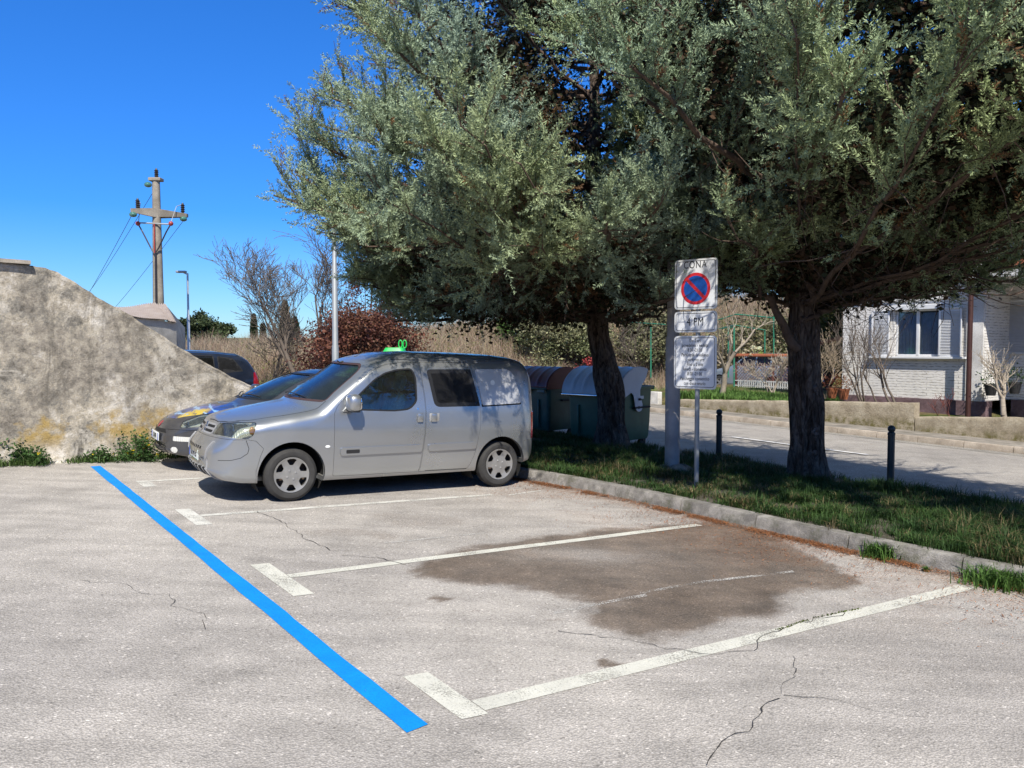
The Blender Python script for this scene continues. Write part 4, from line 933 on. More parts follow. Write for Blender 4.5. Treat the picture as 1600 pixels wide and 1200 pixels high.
for sg in (-1, 1):
    hp.append(dict(name='fog_lamp', poly=circ(sg * .52, .315, .042, 16), axis='x', r=(-.2, .5), out=.004, mat=M_LAMP)); hp.append(dict(name='daytime_lamp', poly=rpoly([(sg * .60 - .09, .44), (sg * .60 + .09, .44), (sg * .60 + .09, .505), (sg * .60 - .09, .505)], .012), axis='x', r=(-.2, .6), out=.003, mat=M_LAMP))
for i in range(3): hp.append(dict(name='grille_bar', poly=[(-.37, .275 + .03 * i), (.37, .275 + .03 * i), (.37, .284 + .03 * i), (-.37, .284 + .03 * i)], axis='x', r=(-.2, .4), out=.005, mat=M_CHARCOAL))
for i in range(7):
    y = -.3 + .1 * i; hp.append(dict(name='grille_bar', poly=[(y - .006, .25), (y + .006, .25), (y + .006, .365), (y - .006, .365)], axis='x', r=(-.2, .4), out=.004, mat=M_CHARCOAL))
hp.append(dict(name='round_badge', poly=circ(0, .635, .045, 20), axis='x', r=(-.2, .5), out=.006, mat=flat('badge_red', (.30, .03, .04), .3)))
hatch_sp['patches'] = hp
hatch_sp0 = dict(hatch_sp)
hdir = Vector((*(N2 * 1.0 - D2 * .05), 0)).normalized(); hfront = SN(11.50, 2.44)
MH = frame_from(hfront, hdir)
hatch = empty('parked_hatchback', (0, 0, 0), mat=MH, label='charcoal hatchback with blue and yellow painted bonnet beside the stained wall', cat='car')
ZH = .955
hatch_sp['top'] = [(x - .06 * max(0, min(1, (x - .8) / .3)) * max(0, min(1, (2.4 - x) / .5)), z * ZH) for x, z in hatch_sp['top']]; hatch_sp['tf'] = [(z * ZH, v) for z, v in hatch_sp['tf']]
for k in ('windows', 'panels', 'patches'):
    for w in hatch_sp[k]:
        if w['axis'] == 'y' or w['axis'] == 'x': w['poly'] = [(a, b * ZH) for a, b in w['poly']]
BH, HP_ = make_car(hatch_sp, hatch)
hb, n_ = BH.side(1.60, .93); 
sidemirror(hatch, tuple(hb), M_CHARCOAL); sidemirror(hatch, (hb.x, -hb.y, hb.z), M_CHARCOAL, 1)
plate(hatch, BH, 0, .45, 'DJ 042', .48, .11, True, True, .09, None, .85)
for y0, y1 in ((-.5, .0), (.05, .5)):
    a, na = BH.front(y0, .985); b, nb_ = BH.front(y1, 1.0); MB().tube([a + na * .02, (a + b) / 2 + na * .03, b + nb_ * .012], [.012, .009, .006], 6).build('wiper', M_BLACKP, hatch)
for sg in (-1, 1): lamp_dish(hatch, BH, sg * .56, .655, .045); lamp_dish(hatch, BH, sg * .66, .71, .05)
card(hatch, BH, -.46, -.18, 1.23, 1.30, .05, 'sun_visor', M_VISOR)
MB().box((1.90, 0, 1.20), (.03, .2, .06), None, .012).build('rear_view_mirror', M_BLACKP, hatch, sharp=40)

# ---------------------------------------------------------------- the dark estate behind the wall
est_sp = dict(hatch_sp0); est_sp.update(L=4.35, mat=M_NAVY, dx=.07,
    top=[(0, .45), (.003, .5), (.02, .6), (.06, .7), (.15, .8), (.4, .9), (.8, .98), (1.1, 1.02), (1.2, 1.06), (1.5, 1.24), (1.8, 1.40), (2.0, 1.47), (2.3, 1.52), (2.8, 1.54), (3.4, 1.53), (3.85, 1.49), (4.02, 1.42), (4.15, 1.25), (4.25, 1.05), (4.30, .9), (4.34, .7), (4.35, .55)],
    bot=[(0, .30), (.1, .24), (.5, .22), (3.7, .22), (4.1, .28), (4.35, .36)], hw=[(0, .42), (.045, .62), (.12, .73), (.3, .81), (1.0, .86), (3.4, .86), (3.9, .84), (4.2, .80), (4.35, .70)],
    er=[(0, .05), (.3, .10), (4.35, .10)], crown=[(0, .03), (.4, .07), (4.35, .05)], sweep=[(0, .34), (.5, .32), (1.2, .30), (1.8, .18), (2.4, 0), (4.35, 0)], hwm=.86,
    tf=[(.15, .94), (.3, .98), (.6, 1.0), (.9, .985), (1.02, .965), (1.3, .87), (1.54, .76)], arches=[(.87, .355), (3.50, .355)], beltz=1.0, rear_seat=2.95)
est_sp['windows'] = [dict(name='front_window', poly=rpoly([(1.62, 1.02), (1.98, 1.32), (2.3, 1.43), (2.6, 1.45), (2.62, 1.03)], .03), axis='y', sides=2, mat=M_GLASSDK), dict(name='rear_side_window', poly=rpoly([(2.68, 1.03), (2.66, 1.45), (3.30, 1.44), (3.32, 1.05)], .04), axis='y', sides=2, mat=M_GLASSDK),
    dict(name='quarter_window', poly=rpoly([(3.39, 1.06), (3.37, 1.435), (3.7, 1.40), (3.92, 1.12)], .04), axis='y', sides=2, mat=M_GLASSDK),
    dict(name='windscreen', poly=rpoly([(-.69, 1.06), (.69, 1.06), (.52, 1.46), (-.52, 1.46)], .05), axis='x', xr=(1.0, 2.3), seal=.02), dict(name='rear_window', poly=rpoly([(-.58, 1.08), (.58, 1.08), (.5, 1.42), (-.5, 1.42)], .05), axis='x', xr=(3.9, 4.5), seal=.02, mat=M_GLASSDK)]
est_sp['panels'] = []
est_sp['patches'] = [dict(name='tail_lamp', poly=rpoly([(4.13, .82), (4.4, .82), (4.32, 1.12), (4.14, 1.10)], .02), axis='y', r=(a, b), out=.004, mat=M_RED) for a, b in ((-1.3, -.5), (.5, 1.3))]
q = P(402, 640); ez = SN(19.5, 6.2)
MEs = frame_from(Vector((-9.45, 15.3, float(G(-9.45, 15.3)))), N2)
est = empty('parked_estate', (0, 0, 0), mat=MEs, label='dark navy estate car showing only its roof and red tail lamp above the sloping wall', cat='car')
BE, _ = make_car(est_sp, est)
for sg in (-1, 1):
    pts3 = []
    for x in np.linspace(2.1, 3.95, 12):
        h, n_ = BE.top(x, sg * .60); pts3.append(h + Vector((0, 0, .03 if 2.15 < x < 3.9 else .0)))
    MB().tube(pts3, .013, 6).build('roof_rail', M_CHROME, est)

est_sp0 = dict(est_sp)
# ------------------------------------------------------------------ placing helpers
def PS(px, py, s):
    r = ray(px, py); q = to_sn(r[0], r[1])[0]; t = s / q; return Vector(np.array([0, 0, CZ]) + r * t)
def PNn(px, py, n):
    r = ray(px, py); q = to_sn(r[0], r[1])[1]; t = n / q; return Vector(np.array([0, 0, CZ]) + r * t)
def snz(p): a = to_sn(p.x, p.y); return a[0], a[1], p.z
dv = Vector((*D2, 0)).normalized(); nv = Vector((dv.y, -dv.x, 0))
def MSN(s, n, z=None):
    """frame: x to the right along the street, y away across it, z up"""
    xy = D2 * s + N2 * n; z = float(G(*xy)) if z is None else z
    return Matrix(((-dv.x, nv.x, 0, xy[0]), (-dv.y, nv.y, 0, xy[1]), (0, 0, 1, z), (0, 0, 0, 1)))
def tubes(name, segs, mat, parent=None, sides=4, origin=None):
    """segs: array (n,8): p0,p1,r0,r1"""
    a = np.asarray(segs, float); p0, p1, r0, r1 = a[:, :3], a[:, 3:6], a[:, 6], a[:, 7]
    if origin is not None: o = np.array(origin); p0 = p0 - o; p1 = p1 - o
    t = p1 - p0; t /= np.linalg.norm(t, axis=1)[:, None] + 1e-9
    up = np.where(np.abs(t[:, 2:3]) < .9, np.array([[0, 0, 1.]]), np.array([[1., 0, 0]])); u = np.cross(t, up); u /= np.linalg.norm(u, axis=1)[:, None] + 1e-9; v = np.cross(t, u)
    V = []
    for k in range(sides):
        w = 2 * math.pi * k / sides; d = u * math.cos(w) + v * math.sin(w); V.append((p0 + d * r0[:, None], p1 + d * r1[:, None]))
    V = np.stack([q for pr in V for q in pr], 1).reshape(-1, 3); n = len(a); b = np.arange(n)[:, None] * 2 * sides
    Fq = np.concatenate([b + np.array([2 * k, 2 * ((k + 1) % sides), 2 * ((k + 1) % sides) + 1, 2 * k + 1]) for k in range(sides)])
    return np_mesh(name, V, Fq, mat, parent, True)

# ------------------------------------------------------------------ the stained plaster wall
def wall_mat():
    t = NT('stained_plaster'); a = t.noise(.75, 8, .68); b = t.noise(2.0, 8, .72); c = t.noise(7, 7, .75); d = t.noise(45, 5, .8)
    base = t.ramp(b, [(.36, (.11, .10, .085)), (.445, (.27, .25, .215)), (.50, (.44, .39, .31)), (.55, (.57, .525, .455)), (.64, (.74, .70, .64))])
    base = t.mix(t.ramp(a, [(.42, .9), (.50, 0.)]), base, t.ramp(c, [(.34, (.11, .10, .085)), (.5, (.27, .24, .20)), (.66, (.52, .47, .38))]))
    base = t.mix(t.ramp(t.noise(1.5, 7, .7, None, .6), [(.52, 0.), (.57, .85)]), base, t.ramp(c, [(.35, (.36, .32, .26)), (.65, (.62, .58, .51))]))
    s = t.n('SeparateXYZ'); t.l(t.co(), s.inputs[0]); zz = s.outputs[2]
    streak = t.noise(1.0, 6, .7, t.co((3.2, 3.2, .8)), 1.2)
    base = t.mix(t.math('MULTIPLY', t.ramp(streak, [(.50, 0.), (.66, .6)]), t.ramp(zz, [(.25, 0.), (.9, 1.)])), base, (.10, .092, .078))
    och = t.math('MULTIPLY', t.ramp(t.noise(1.1, 6, .65), [(.47, 0.), (.54, 1.)]), t.math('MULTIPLY', t.ramp(zz, [(.12, .1), (.32, 1.)]), t.ramp(zz, [(.55, 1.), (.78, 0.)])))
    base = t.mix(t.math('MULTIPLY', och, .85), base, t.mix(c, (.30, .19, .045), (.50, .36, .13)))
    base = t.mix(1.0, base, t.ramp(d, [(.32, .70), (.5, 1.0), (.68, 1.14)]), 'MULTIPLY')
    base = t.mix(t.ramp(t.noise(14, 6, .8), [(.57, 0.), (.66, .55)]), base, (.12, .11, .095))
    t.set(col=base, rough=.95, spec=.15); t.bump(t.math('ADD', t.math('MULTIPLY', c, 1.4), t.math('MULTIPLY', d, .6)), .02, .8); return t.m
M_WALL = wall_mat()
WS = 12.42
tp = [(-900, 405), (-200, 408), (0, 412), (20, 413), (45, 414), (70, 418), (90, 426), (115, 440), (135, 453), (165, 472), (200, 491), (240, 517), (280, 543), (320, 567), (360, 588), (392, 601), (420, 628), (440, 670)]
prof = [snz(PS(x, y, WS)) for x, y in tp]; pn = np.array([p[1] for p in prof]); pz = np.array([p[2] for p in prof])
ns = np.arange(pn[0], pn[-1], .05); wt_ = np.interp(ns, pn, pz); wt_ += (fbm(ns * 2.5, ns * 0, 5, 3) - .5) * .045 + (fbm(ns * 14, ns * 0, 3, 8) - .5) * .025
rows = 46; V = []; org = SN(WS, 0)
for i, n in enumerate(ns):
    x, y = D2 * WS + N2 * n; gz_ = float(G(x, y)) - .15
    for j in range(rows):
        z = gz_ + (wt_[i] - gz_) * j / (rows - 1); k = (float(fbm(n * 1.3, z * 1.3, 4, 6)) - .5) * .04 + (float(fbm(n * 6, z * 6, 3, 16)) - .5) * .014 - (.03 if j == rows - 1 else 0)
        if z < gz_ + .35: k -= (.35 - (z - gz_)) * .25
        p = D2 * (WS + k) + N2 * n; V.append((p[0] - org.x, p[1] - org.y, z - org.z))
nf = len(V)
for i, n in enumerate(ns):
    x, y = D2 * (WS + .34) + N2 * n
    for z in (wt_[i] + .01, float(G(x, y)) - .15): V.append((x - org.x, y - org.y, z - org.z))
Fq = []
for i in range(len(ns) - 1):
    for j in range(rows - 1): a = i * rows + j; Fq.append((a, a + 1, a + rows + 1, a + rows))
    b = nf + 2 * i; t0 = i * rows + rows - 1; t1 = t0 + rows; Fq += [(t0, b, b + 2, t1), (b, b + 1, b + 3, b + 2)]
e = len(ns) - 1; Fq2 = [tuple(e * rows + j for j in range(rows)) + (nf + 2 * e, nf + 2 * e + 1)]
wl = empty('plaster_wall', org, 0, 'rough stained plaster wall sloping down towards the parked hatchback', 'wall')
mesh_obj('wall_face', V, Fq + Fq2, M_WALL, wl, True)
M_SLAB = concrete('slab_concrete', (.22, .20, .17), (.42, .37, .31), 4, .2)
a = PS(-900, 398, WS); b = PS(47, 410, WS); sb = MB(); ax = (b - a); ax.z = 0
mb = MB(); nrm = Vector((*D2, 0)).normalized()
for i in range(14):
    p = a.lerp(b, i / 14); q = a.lerp(b, (i + 1) / 14)
    z0 = float(np.interp(to_sn(p.x, p.y)[1], ns, wt_)) + .012; z1 = float(np.interp(to_sn(q.x, q.y)[1], ns, wt_)) + .012
    f_ = [Vector((p.x, p.y, z0)) - nrm * .10, Vector((q.x, q.y, z1)) - nrm * .10, Vector((q.x, q.y, z1)) + nrm * .42, Vector((p.x, p.y, z0)) + nrm * .42]
    mb.add(f_ + [v + Vector((0, 0, .05)) for v in f_], [(3, 2, 1, 0), (4, 5, 6, 7), (0, 1, 5, 4), (2, 3, 7, 6)] + ([(3, 0, 4, 7)] if i == 0 else []) + ([(1, 2, 6, 5)] if i == 13 else []))
mb.build('coping_slab', M_SLAB, wl, origin=org)

# ------------------------------------------------------------------ plants
M_LEAF = colmat('leaves', .6, .3)
def leaf_cloud(name, centers, size, cols, seed, mat=None, parent=None, origin=(0, 0, 0), up=.3, quadleaf=False):
    r = np.random.default_rng(seed); n = len(centers); C = centers - np.array(origin)
    d = r.normal(0, 1, (n, 3)); d[:, 2] = d[:, 2] * .6 + up; d /= np.linalg.norm(d, axis=1)[:, None]; e = np.cross(d, r.normal(0, 1, (n, 3))); e /= np.linalg.norm(e, axis=1)[:, None] + 1e-9
    L = (size * r.uniform(.6, 1.3, n))[:, None]; w = L * .28
    V = np.stack([C, C + d * L * .5 + e * w, C + d * L, C + d * L * .5 - e * w], 1).reshape(-1, 3); Fq = np.arange(4 * n).reshape(-1, 4)
    return np_mesh(name, V, Fq, mat or M_LEAF, parent, col=np.repeat(cols, 4, 0))
def weed(name, label, cat, px, py, w, h, n, seed, flowers=0, tall=1.0, group=None, dz=0):
    c = P(px, py, dz) if not isinstance(px, Vector) else px; r = np.random.default_rng(seed)
    o = empty(name, c, 0, label, cat, group)
    st = []; cen = []; cl = []
    for k in range(max(5, int(n / 60))):
        x = r.normal(0, w * .42); b = np.array([x * (D2[1] * .6 + .6), r.normal(0, w * .12), 0.]); st.append([0, 0, .004, *b, .004, .003]); H = h * r.uniform(.35, 1.0) * math.exp(-(x / w) ** 2 * 1.1); bend = r.normal(0, .35, 2) * H; p = b
        for i in range(5):
            q = b + np.array([bend[0] * ((i + 1) / 5) ** 1.5, bend[1] * ((i + 1) / 5) ** 1.5, H * (i + 1) / 5]); st.append([*p, *q, .004, .003])
            m = int(60 / 5); cen.append(q + r.normal(0, .035 + .02 * (4 - i) / 4, (m, 3)) * np.array([1, 1, .8])); g = r.uniform(.5, 1.4, (m, 1)); cl.append(np.array([.055, .115, .03]) * g); p = q
    cen = np.concatenate(cen); cl = np.concatenate(cl); cen[:, 2] = np.maximum(cen[:, 2], .01)
    tubes('stems', st, M_STEM, o, 3); leaf_cloud('leaves', cen, .042, cl, seed + 1, None, o)
    if flowers:
        f = cen[r.choice(len(cen), flowers)] + np.array([0, 0, .03]); f = np.repeat(f, 7, 0) + r.normal(0, .006, (flowers * 7, 3))
        leaf_cloud('flowers', f, .026, np.tile(np.array([[.75, .55, .02]]), (len(f), 1)), seed + 2, None, o, up=.8)
    return o
M_STEM = flat('plant_stem', (.10, .12, .05), .8); M_TWIG = flat('bare_twig', (.13, .105, .085), .9, var=.3); M_PALETWIG = flat('pale_twig', (.34, .29, .23), .9, var=.25); M_BEIGETWIG = flat('beige_twig', (.30, .24, .17), .9)
weed('weed_clump', 'low leafy weeds at the foot of the stained wall near the left edge', 'weeds', 28, 726, .42, .36, 1500, 3, 3)
weed('weed_clump', 'sparse low weeds at the wall foot behind the end of the blue line', 'weeds', 160, 722, .30, .20, 700, 5, 2)
weed('weed_clump', 'tall bushy weeds with yellow flowers before the dark hatchback', 'weeds', 221, 721, .26, .46, 1500, 8, 14)
cg = []; r0 = np.random.default_rng(5)
for px in np.arange(-40, 300, 4):
    if 75 < px < 110: continue
    c = PS(px, 722, WS - .12); k = 16; cg.append(np.array([[c.x, c.y, float(G(c.x, c.y)) + .01]] * k) + r0.normal(0, .08, (k, 3)) * np.array([1, .8, 0]))
cg = np.concatenate(cg); tag(grass('wall_foot_grass', cg, .11, M_GRASS, np.array([.08, .13, .035]) * r0.uniform(.5, 1.5, (len(cg), 1)), 3, lean=.9), kind='stuff')
def tuft(px, py, n, h, r_, label, seed):
    c = P(px, py); r = np.random.default_rng(seed); o = empty('grass_tuft', c, 0, label, 'grass tuft')
    p = r.normal(0, r_, (n, 3)) * np.array([1, .8, 0]); grass('blades', p, h, M_GRASS, np.array([.075, .15, .03]) * r.uniform(.6, 1.5, (n, 1)), seed, o, lean=1.1)
tuft(1378, 873, 420, .17, .07, 'bright grass tuft growing at a kerb joint below the second cypress', 3); tuft(1562, 915, 700, .17, .12, 'largest grass tuft at the kerb foot, near the right edge', 4)
tuft(1447, 893, 90, .05, .01, 'tiny green sprig at the kerb foot between the two larger tufts', 5)
mc = []; r6 = np.random.default_rng(6)
for a_, b_ in (((1215, 985), (1262, 969)), ((1270, 966), (1345, 951))):
    for t_ in np.linspace(0, 1, 60): q_ = P(*a_).lerp(P(*b_), t_); mc.append([q_.x + r6.normal(0, .006), q_.y + r6.normal(0, .006), q_.z])
tag(grass('crack_moss', np.array(mc), .012, M_GRASS, np.array([.10, .13, .03]) * r6.uniform(.5, 1.4, (len(mc), 1)), 6, width=.006, lean=1.2), kind='stuff')

# ------------------------------------------------------------------ shed, pole, lamps on the left
M_CORR = NT('corrugated_roof')
def _c():
    t = M_CORR; w = t.n('TexWave'); w.inputs['Scale'].default_value = 5; t.l(t.co(), w.inputs['Vector'])
    t.set(col=t.mix(t.ramp(t.noise(4, 5), [(.35, 0.), (.7, 1.)]), (.46, .38, .34), (.56, .49, .45)), rough=.9); t.bump(w.outputs['Fac'], .05); return t.m
M_CORR = _c(); M_SHEDW = concrete('shed_render', (.34, .33, .31), (.46, .45, .42), 3)
e0 = ZD(150, 484, 21.0); e1 = ZD(278, 503.5, 24.0); r0_ = ZD(120, 481, 26.5); r1_ = ZD(258.6, 474.5, 26.5)
sh = empty('shed', Vector((e1.x, e1.y, 0)), 0, 'small pale shed with corrugated roof showing behind the sloping wall', 'shed'); mb = MB(); og = Vector((e1.x, e1.y, 0))
nR = 40; vs = []
for i in range(nR * 4 + 1):
    t = i / (nR * 4); k = .025 * math.sin(t * nR * 2 * math.pi) + .05 * math.sin(t * 9) * (t < .9)
    vs += [e0.lerp(e1, t) + Vector((0, -.12, k * .5)), r0_.lerp(r1_, t) + Vector((0, 0, k))]
MB().add(vs + [v - Vector((0, 0, .03)) for v in vs], [(2 * i, 2 * i + 2, 2 * i + 3, 2 * i + 1) for i in range(nR * 4)] + [(len(vs) + 2 * i, len(vs) + 2 * i + 1, len(vs) + 2 * i + 3, len(vs) + 2 * i + 2) for i in range(nR * 4)]).build('roof', M_CORR, sh, smooth=True, origin=og)
w0, w1 = Vector((e0.x, e0.y, e0.z - .02)), Vector((e1.x - .05, e1.y, e1.z - .02)); b1 = Vector((r1_.x, r1_.y + .0, r1_.z - .03)); b0 = Vector((r0_.x, r0_.y, r0_.z - .03)); c1 = Vector((r1_.x - .6, r1_.y + 3.0, w1.z)); c0 = Vector((r0_.x, r0_.y + 3, w1.z))
dn = lambda v: Vector((v.x, v.y, -.5))
MB().add([w0, w1, b1, b0, c1, c0, dn(w0), dn(w1), dn(c1), dn(c0)], [(0, 1, 7, 6), (1, 2, 4, 8, 7), (4, 5, 9, 8), (5, 3, 0, 6, 9)]).build('wall', M_SHEDW, sh, origin=og)
M_CONC = concrete('pole_concrete', (.22, .19, .15), (.36, .32, .26), 2.5)
M_GALV = flat('galvanised_steel', (.30, .32, .33), .55, .35, .08, 3); M_BLACKI = flat('insulator_black', (.03, .025, .025), .35); M_GREENI = glass('green_glass', (.2, .6, .45)); M_GREENI2 = flat('insulator_green', (.06, .18, .14), .1, 0, .1, 5, coat=1); M_REDI = flat('fuse_red', (.35, .05, .04), .4)
pb = ZD(250.5, 620, 30); pt = ZD(251.5, 282, 30); gb = float(G(pb.x, pb.y)); pole = empty('utility_pole', (pb.x, pb.y, gb), 0, 'tall concrete utility pole with a crossarm and insulators behind the shed', 'utility pole'); og = Vector((pb.x, pb.y, gb))
mb = MB(); H = pt.z - gb; mb.tube([(0, 0, 0), (0, 0, H)], [.24, .135], 10); mb.build('shaft', M_CONC, pole, sharp=50)
MB().box((0, 0, H + .03), (.46, .34, .12), None, .02).build('top_cap', M_CONC, pole)
cl = ZD(205.5, 329, 29.3) - og; cr = ZD(293, 337, 30.7) - og
mb = MB(); dx = (cr - cl).normalized(); md = Vector((0, 0, (cl.z + cr.z) / 2))
for s_ in (-1, 1):
    e = cl if s_ < 0 else cr; mb.add([Vector((0, -.2, md.z - .17)), Vector((0, -.2, md.z + .16)), e + Vector((0, -.08, .07)), e + Vector((0, -.08, -.06)), Vector((0, .2, md.z - .17)), Vector((0, .2, md.z + .16)), e + Vector((0, .08, .07)), e + Vector((0, .08, -.06))], [(0, 1, 2, 3), (7, 6, 5, 4), (1, 5, 6, 2), (0, 3, 7, 4), (2, 6, 7, 3), (0, 4, 5, 1)])
mb.build('crossarm', M_CONC, pole)
def insul(b, name='insulator', mat=M_BLACKI, h=.34):
    pr = [(.0001, 0), (.04, 0), (.045, .02)] + [(.085 if i % 2 else .05, .03 + i * h / 9) for i in range(8)] + [(.045, h), (.03, h + .05), (.0001, h + .06)]
    MB().lathe(pr, 12, Matrix.Translation(b)).build(name, mat, pole, sharp=30)
insul(cl + dx * .22 + Vector((0, 0, .08))); insul(cr - dx * .18 + Vector((0, 0, .08))); insul(Vector((.02, 0, H + .10)), h=.30)
for q in (cl + dx * .05 + Vector((0, 0, -.14)), cr - dx * .16 + Vector((0, 0, -.14)), Vector((-.26, -.1, H - .18))): MB().sphere(tuple(q), (.14, .14, .10), 8).build('disc_insulator', M_GREENI2, pole, sharp=60)
bz = md.z - .42; MB().cyl((-.62, -.2, bz + .03), (.6, -.2, bz - .03), .03, 6).build('bracket', M_GALV, pole)
for s_ in (-1, 1):
    MB().sphere((s_ * .62, -.2, bz), (.09, .09, .09), 6).build('fuse_holder', M_REDI, pole, sharp=60); MB().tube([(s_ * .62, -.2, bz), (s_ * .45, -.22, bz - .3), (s_ * .15, -.22, bz - .9), (0, -.24, bz - 1.15)], .028, 5).build('cable', M_REDI if s_ > 5 else M_BLACKI, pole)
    e = (cl + dx * .22) if s_ < 0 else (cr - dx * .18); MB().tube([e + Vector((0, 0, .42)), e * .8 + Vector((0, -.1, md.z * .2 + .30)), Vector((s_ * .6, -.2, bz))], .014, 4).build('jumper_wire', M_GALV, pole)
MB().tube([(0, -.22, bz), (0, -.25, bz - 1.1)], .022, 5).build('fuse_holder', M_REDI, pole); MB().tube([(.03, -.22, bz - 1.1), (.03, -.30, .3)], .035, 6).build('cable', M_BLACKI, pole)
M_WIRE = flat('wire_dark', (.08, .12, .16), .6)
for i, (a, b, lb) in enumerate(((( 243, 294, 29.9), (60, 510, 75), 'upper power wire sloping down left from the top of the concrete pole'), ((205, 338, 29.3), (60, 520, 72), 'power wire sloping down left from the left end of the crossarm'), ((288, 343, 30.7), (60, 553, 70), 'power wire passing behind the pole from the right end of the crossarm'))):
    A = ZD(*a); Bq = ZD(*b); pts = [A.lerp(Bq, t) - Vector((0, 0, 1.6 * math.sin(math.pi * t))) for t in np.linspace(0, 1, 24)]
    o = MB().tube([p - A for p in pts], .011, 4).build('power_wire', M_WIRE); o.location = A; tag(o, lb, 'wire', 'wires from the concrete pole')
def street_lamp(base, h, label, arm=-.5, r=.065, head=True, mat=M_GALV):
    o = empty('street_lamp', base, 0, label, 'street lamp'); r2 = r * .72
    MB().lathe([(.0001, -.05), (r * 1.08, -.05), (r * 1.08, h * .28), (r * .92, h * .285), (r * .92, h * .62), (r2, h * .625), (r2 * .9, h), (.0001, h + .01)], 14).build('pole', mat, o, sharp=30)
    if head:
        MB().tube([(0, 0, h - .05), (arm * .4, 0, h + .03)], .03, 8).build('arm', mat, o); MB().box((arm * .62, 0, h + .06), (abs(arm), .2, .09), None, .03).build('lamp_head', M_GALV, o, sharp=40)
    return o
lb_ = ZD(298, 700, 33); M_LAMPG = flat('pale_lamp_paint', (.45, .49, .53), .5, .2, .05); street_lamp((lb_.x, lb_.y, float(G(lb_.x, lb_.y))), ZD(298, 427, 33).z - float(G(lb_.x, lb_.y)), 'slim street lamp with a short arm pointing left, left of the bare tree', -.42, .062, True, M_LAMPG)
lb_ = ZD(525.5, 700, 21); street_lamp((lb_.x, lb_.y, float(G(lb_.x, lb_.y))), 6.2, 'grey lamp post before the reddish shrub, its top hidden in cypress foliage', .8, .085)
M_OLDPOLE = flat('old_grey_paint', (.36, .34, .33), .6, .1, .25, 3); lb_ = P(1050, 738, .13); lp = street_lamp(lb_, 6.8, 'thick worn grey pole in a lump of concrete, behind the white signs', .9, .098, True, M_OLDPOLE)
mb = MB(); rr = np.random.default_rng(2)
mb.sphere((0, 0, -.02), (.36, .30, .13), 14); vs = [v + Vector((rr.normal(0, .008), rr.normal(0, .008), (float(vnoise(v.x * 9 + 50, v.y * 9 + 50, 2)) - .5) * .08)) for v in mb.v]; mb.v = vs
mb.build('concrete_footing', concrete('footing_concrete', (.12, .105, .085), (.38, .34, .28), 7, .4), lp, smooth=True, sharp=80)
lp.name = 'lamp_pole'

# ------------------------------------------------------------------ the parking signs
M_SIGNW = flat('sign_white', (.68, .70, .72), .45, 0, .04, 3); M_SIGNED = flat('sign_edge', (.62, .63, .62), .35, .3, .05); M_SBLUE = flat('sign_blue', (.006, .07, .33), .4); M_SRED = flat('sign_red', (.52, .02, .03), .4)
sb_ = P(1088, 762, .13); sg_dir = Vector((.77, -.64, 0)).normalized(); sg_n = Vector((-.64, -.77, 0)).normalized()
Ms = Matrix(((sg_dir.x, 0, -sg_dir.y * 0 + sg_n.x, 0), (sg_dir.y, 0, sg_n.y, 0), (0, 1, 0, 0), (0, 0, 0, 1)))   # plate x, plate up, outward
sgp = empty('parking_sign', sb_, 0, 'three white parking plates on a thin galvanised post, topped by a no parking disc', 'sign')
MB().lathe([(.0001, -.1), (.030, -.1), (.030, 2.86), (.0001, 2.87)], 16).build('post', M_GALV, sgp, sharp=30)
def plate_(x0, zc, w, h, nm, ring=True):
    M = Ms.copy(); c = sg_dir * x0 + sg_n * .045 + Vector((0, 0, zc - sb_.z)); M.translation = c
    q = rpoly([(-w / 2, -h / 2), (w / 2, -h / 2), (w / 2, h / 2), (-w / 2, h / 2)], .055, 5)
    mb = MB(); mb.prism(q, -.010, .0, 'z', M); p = mb.build(nm, M_SIGNED, sgp, sharp=30)
    i1 = rpoly([(-w / 2 + .012, -h / 2 + .012), (w / 2 - .012, -h / 2 + .012), (w / 2 - .012, h / 2 - .012), (-w / 2 + .012, h / 2 - .012)], .048, 5); MB().prism(i1, -.002, .002, 'z', M).build('plate_face', M_SIGNW, p)
    a = offs(i1, .010); b_ = offs(i1, .017); n = len(a); vs = [(x, y, .0032) for x, y in a] + [(x, y, .0032) for x, y in b_]
    MB().add(vs, [(i, (i + 1) % n, n + (i + 1) % n, n + i) for i in range(n)], M).build('border_line', M_INK, p, fix=False)
    MB().box((0, h * .25, -.025), (w * .5, .04, .012), M).box((0, -h * .25, -.025), (w * .5, .04, .012), M).build('clamp', M_GALV, p)
    return p, M
def txt(p, M, s, x, y, size, sq, sp=1.0):
    vs, fs = text_mesh(s, size, sq, .0006, sp); MB().add([v + Vector((x, y, .0040)) for v in vs], fs, M).build('lettering', M_INK, p, fix=False)
OX = -.015
p, M = plate_(OX, 2.575, .58, .625, 'sign_plate'); txt(p, M, 'CONA', -.01, .238, .125, .78, 1.15)
MB().lathe([(.0001, .0026), (.198, .0026), (.198, .0042), (.0001, .0042)], 48, M @ Matrix.Translation((0, -.055, 0))).build('red_disc', M_SRED, p)
for sg in (-1, 1):
    q = []
    rad = .160; off_ = .021
    a0 = math.asin(off_ / rad)
    for t in np.linspace(a0, math.pi - a0, 26): q.append((rad * math.cos(t), rad * math.sin(t)))
    R_ = Matrix.Rotation(math.radians(-45 + (0 if sg > 0 else 180)), 4, 'Z'); MB().prism(q, .0042, .0052, 'z', M @ Matrix.Translation((0, -.055, 0)) @ R_).build('blue_field', M_SBLUE, p)
p, M = plate_(OX, 2.107, .58, .262, 'sign_plate'); txt(p, M, '4 PM', 0.0, -.004, .145, .72, 1.1)
p, M = plate_(OX, 1.60, .58, .665, 'sign_plate')
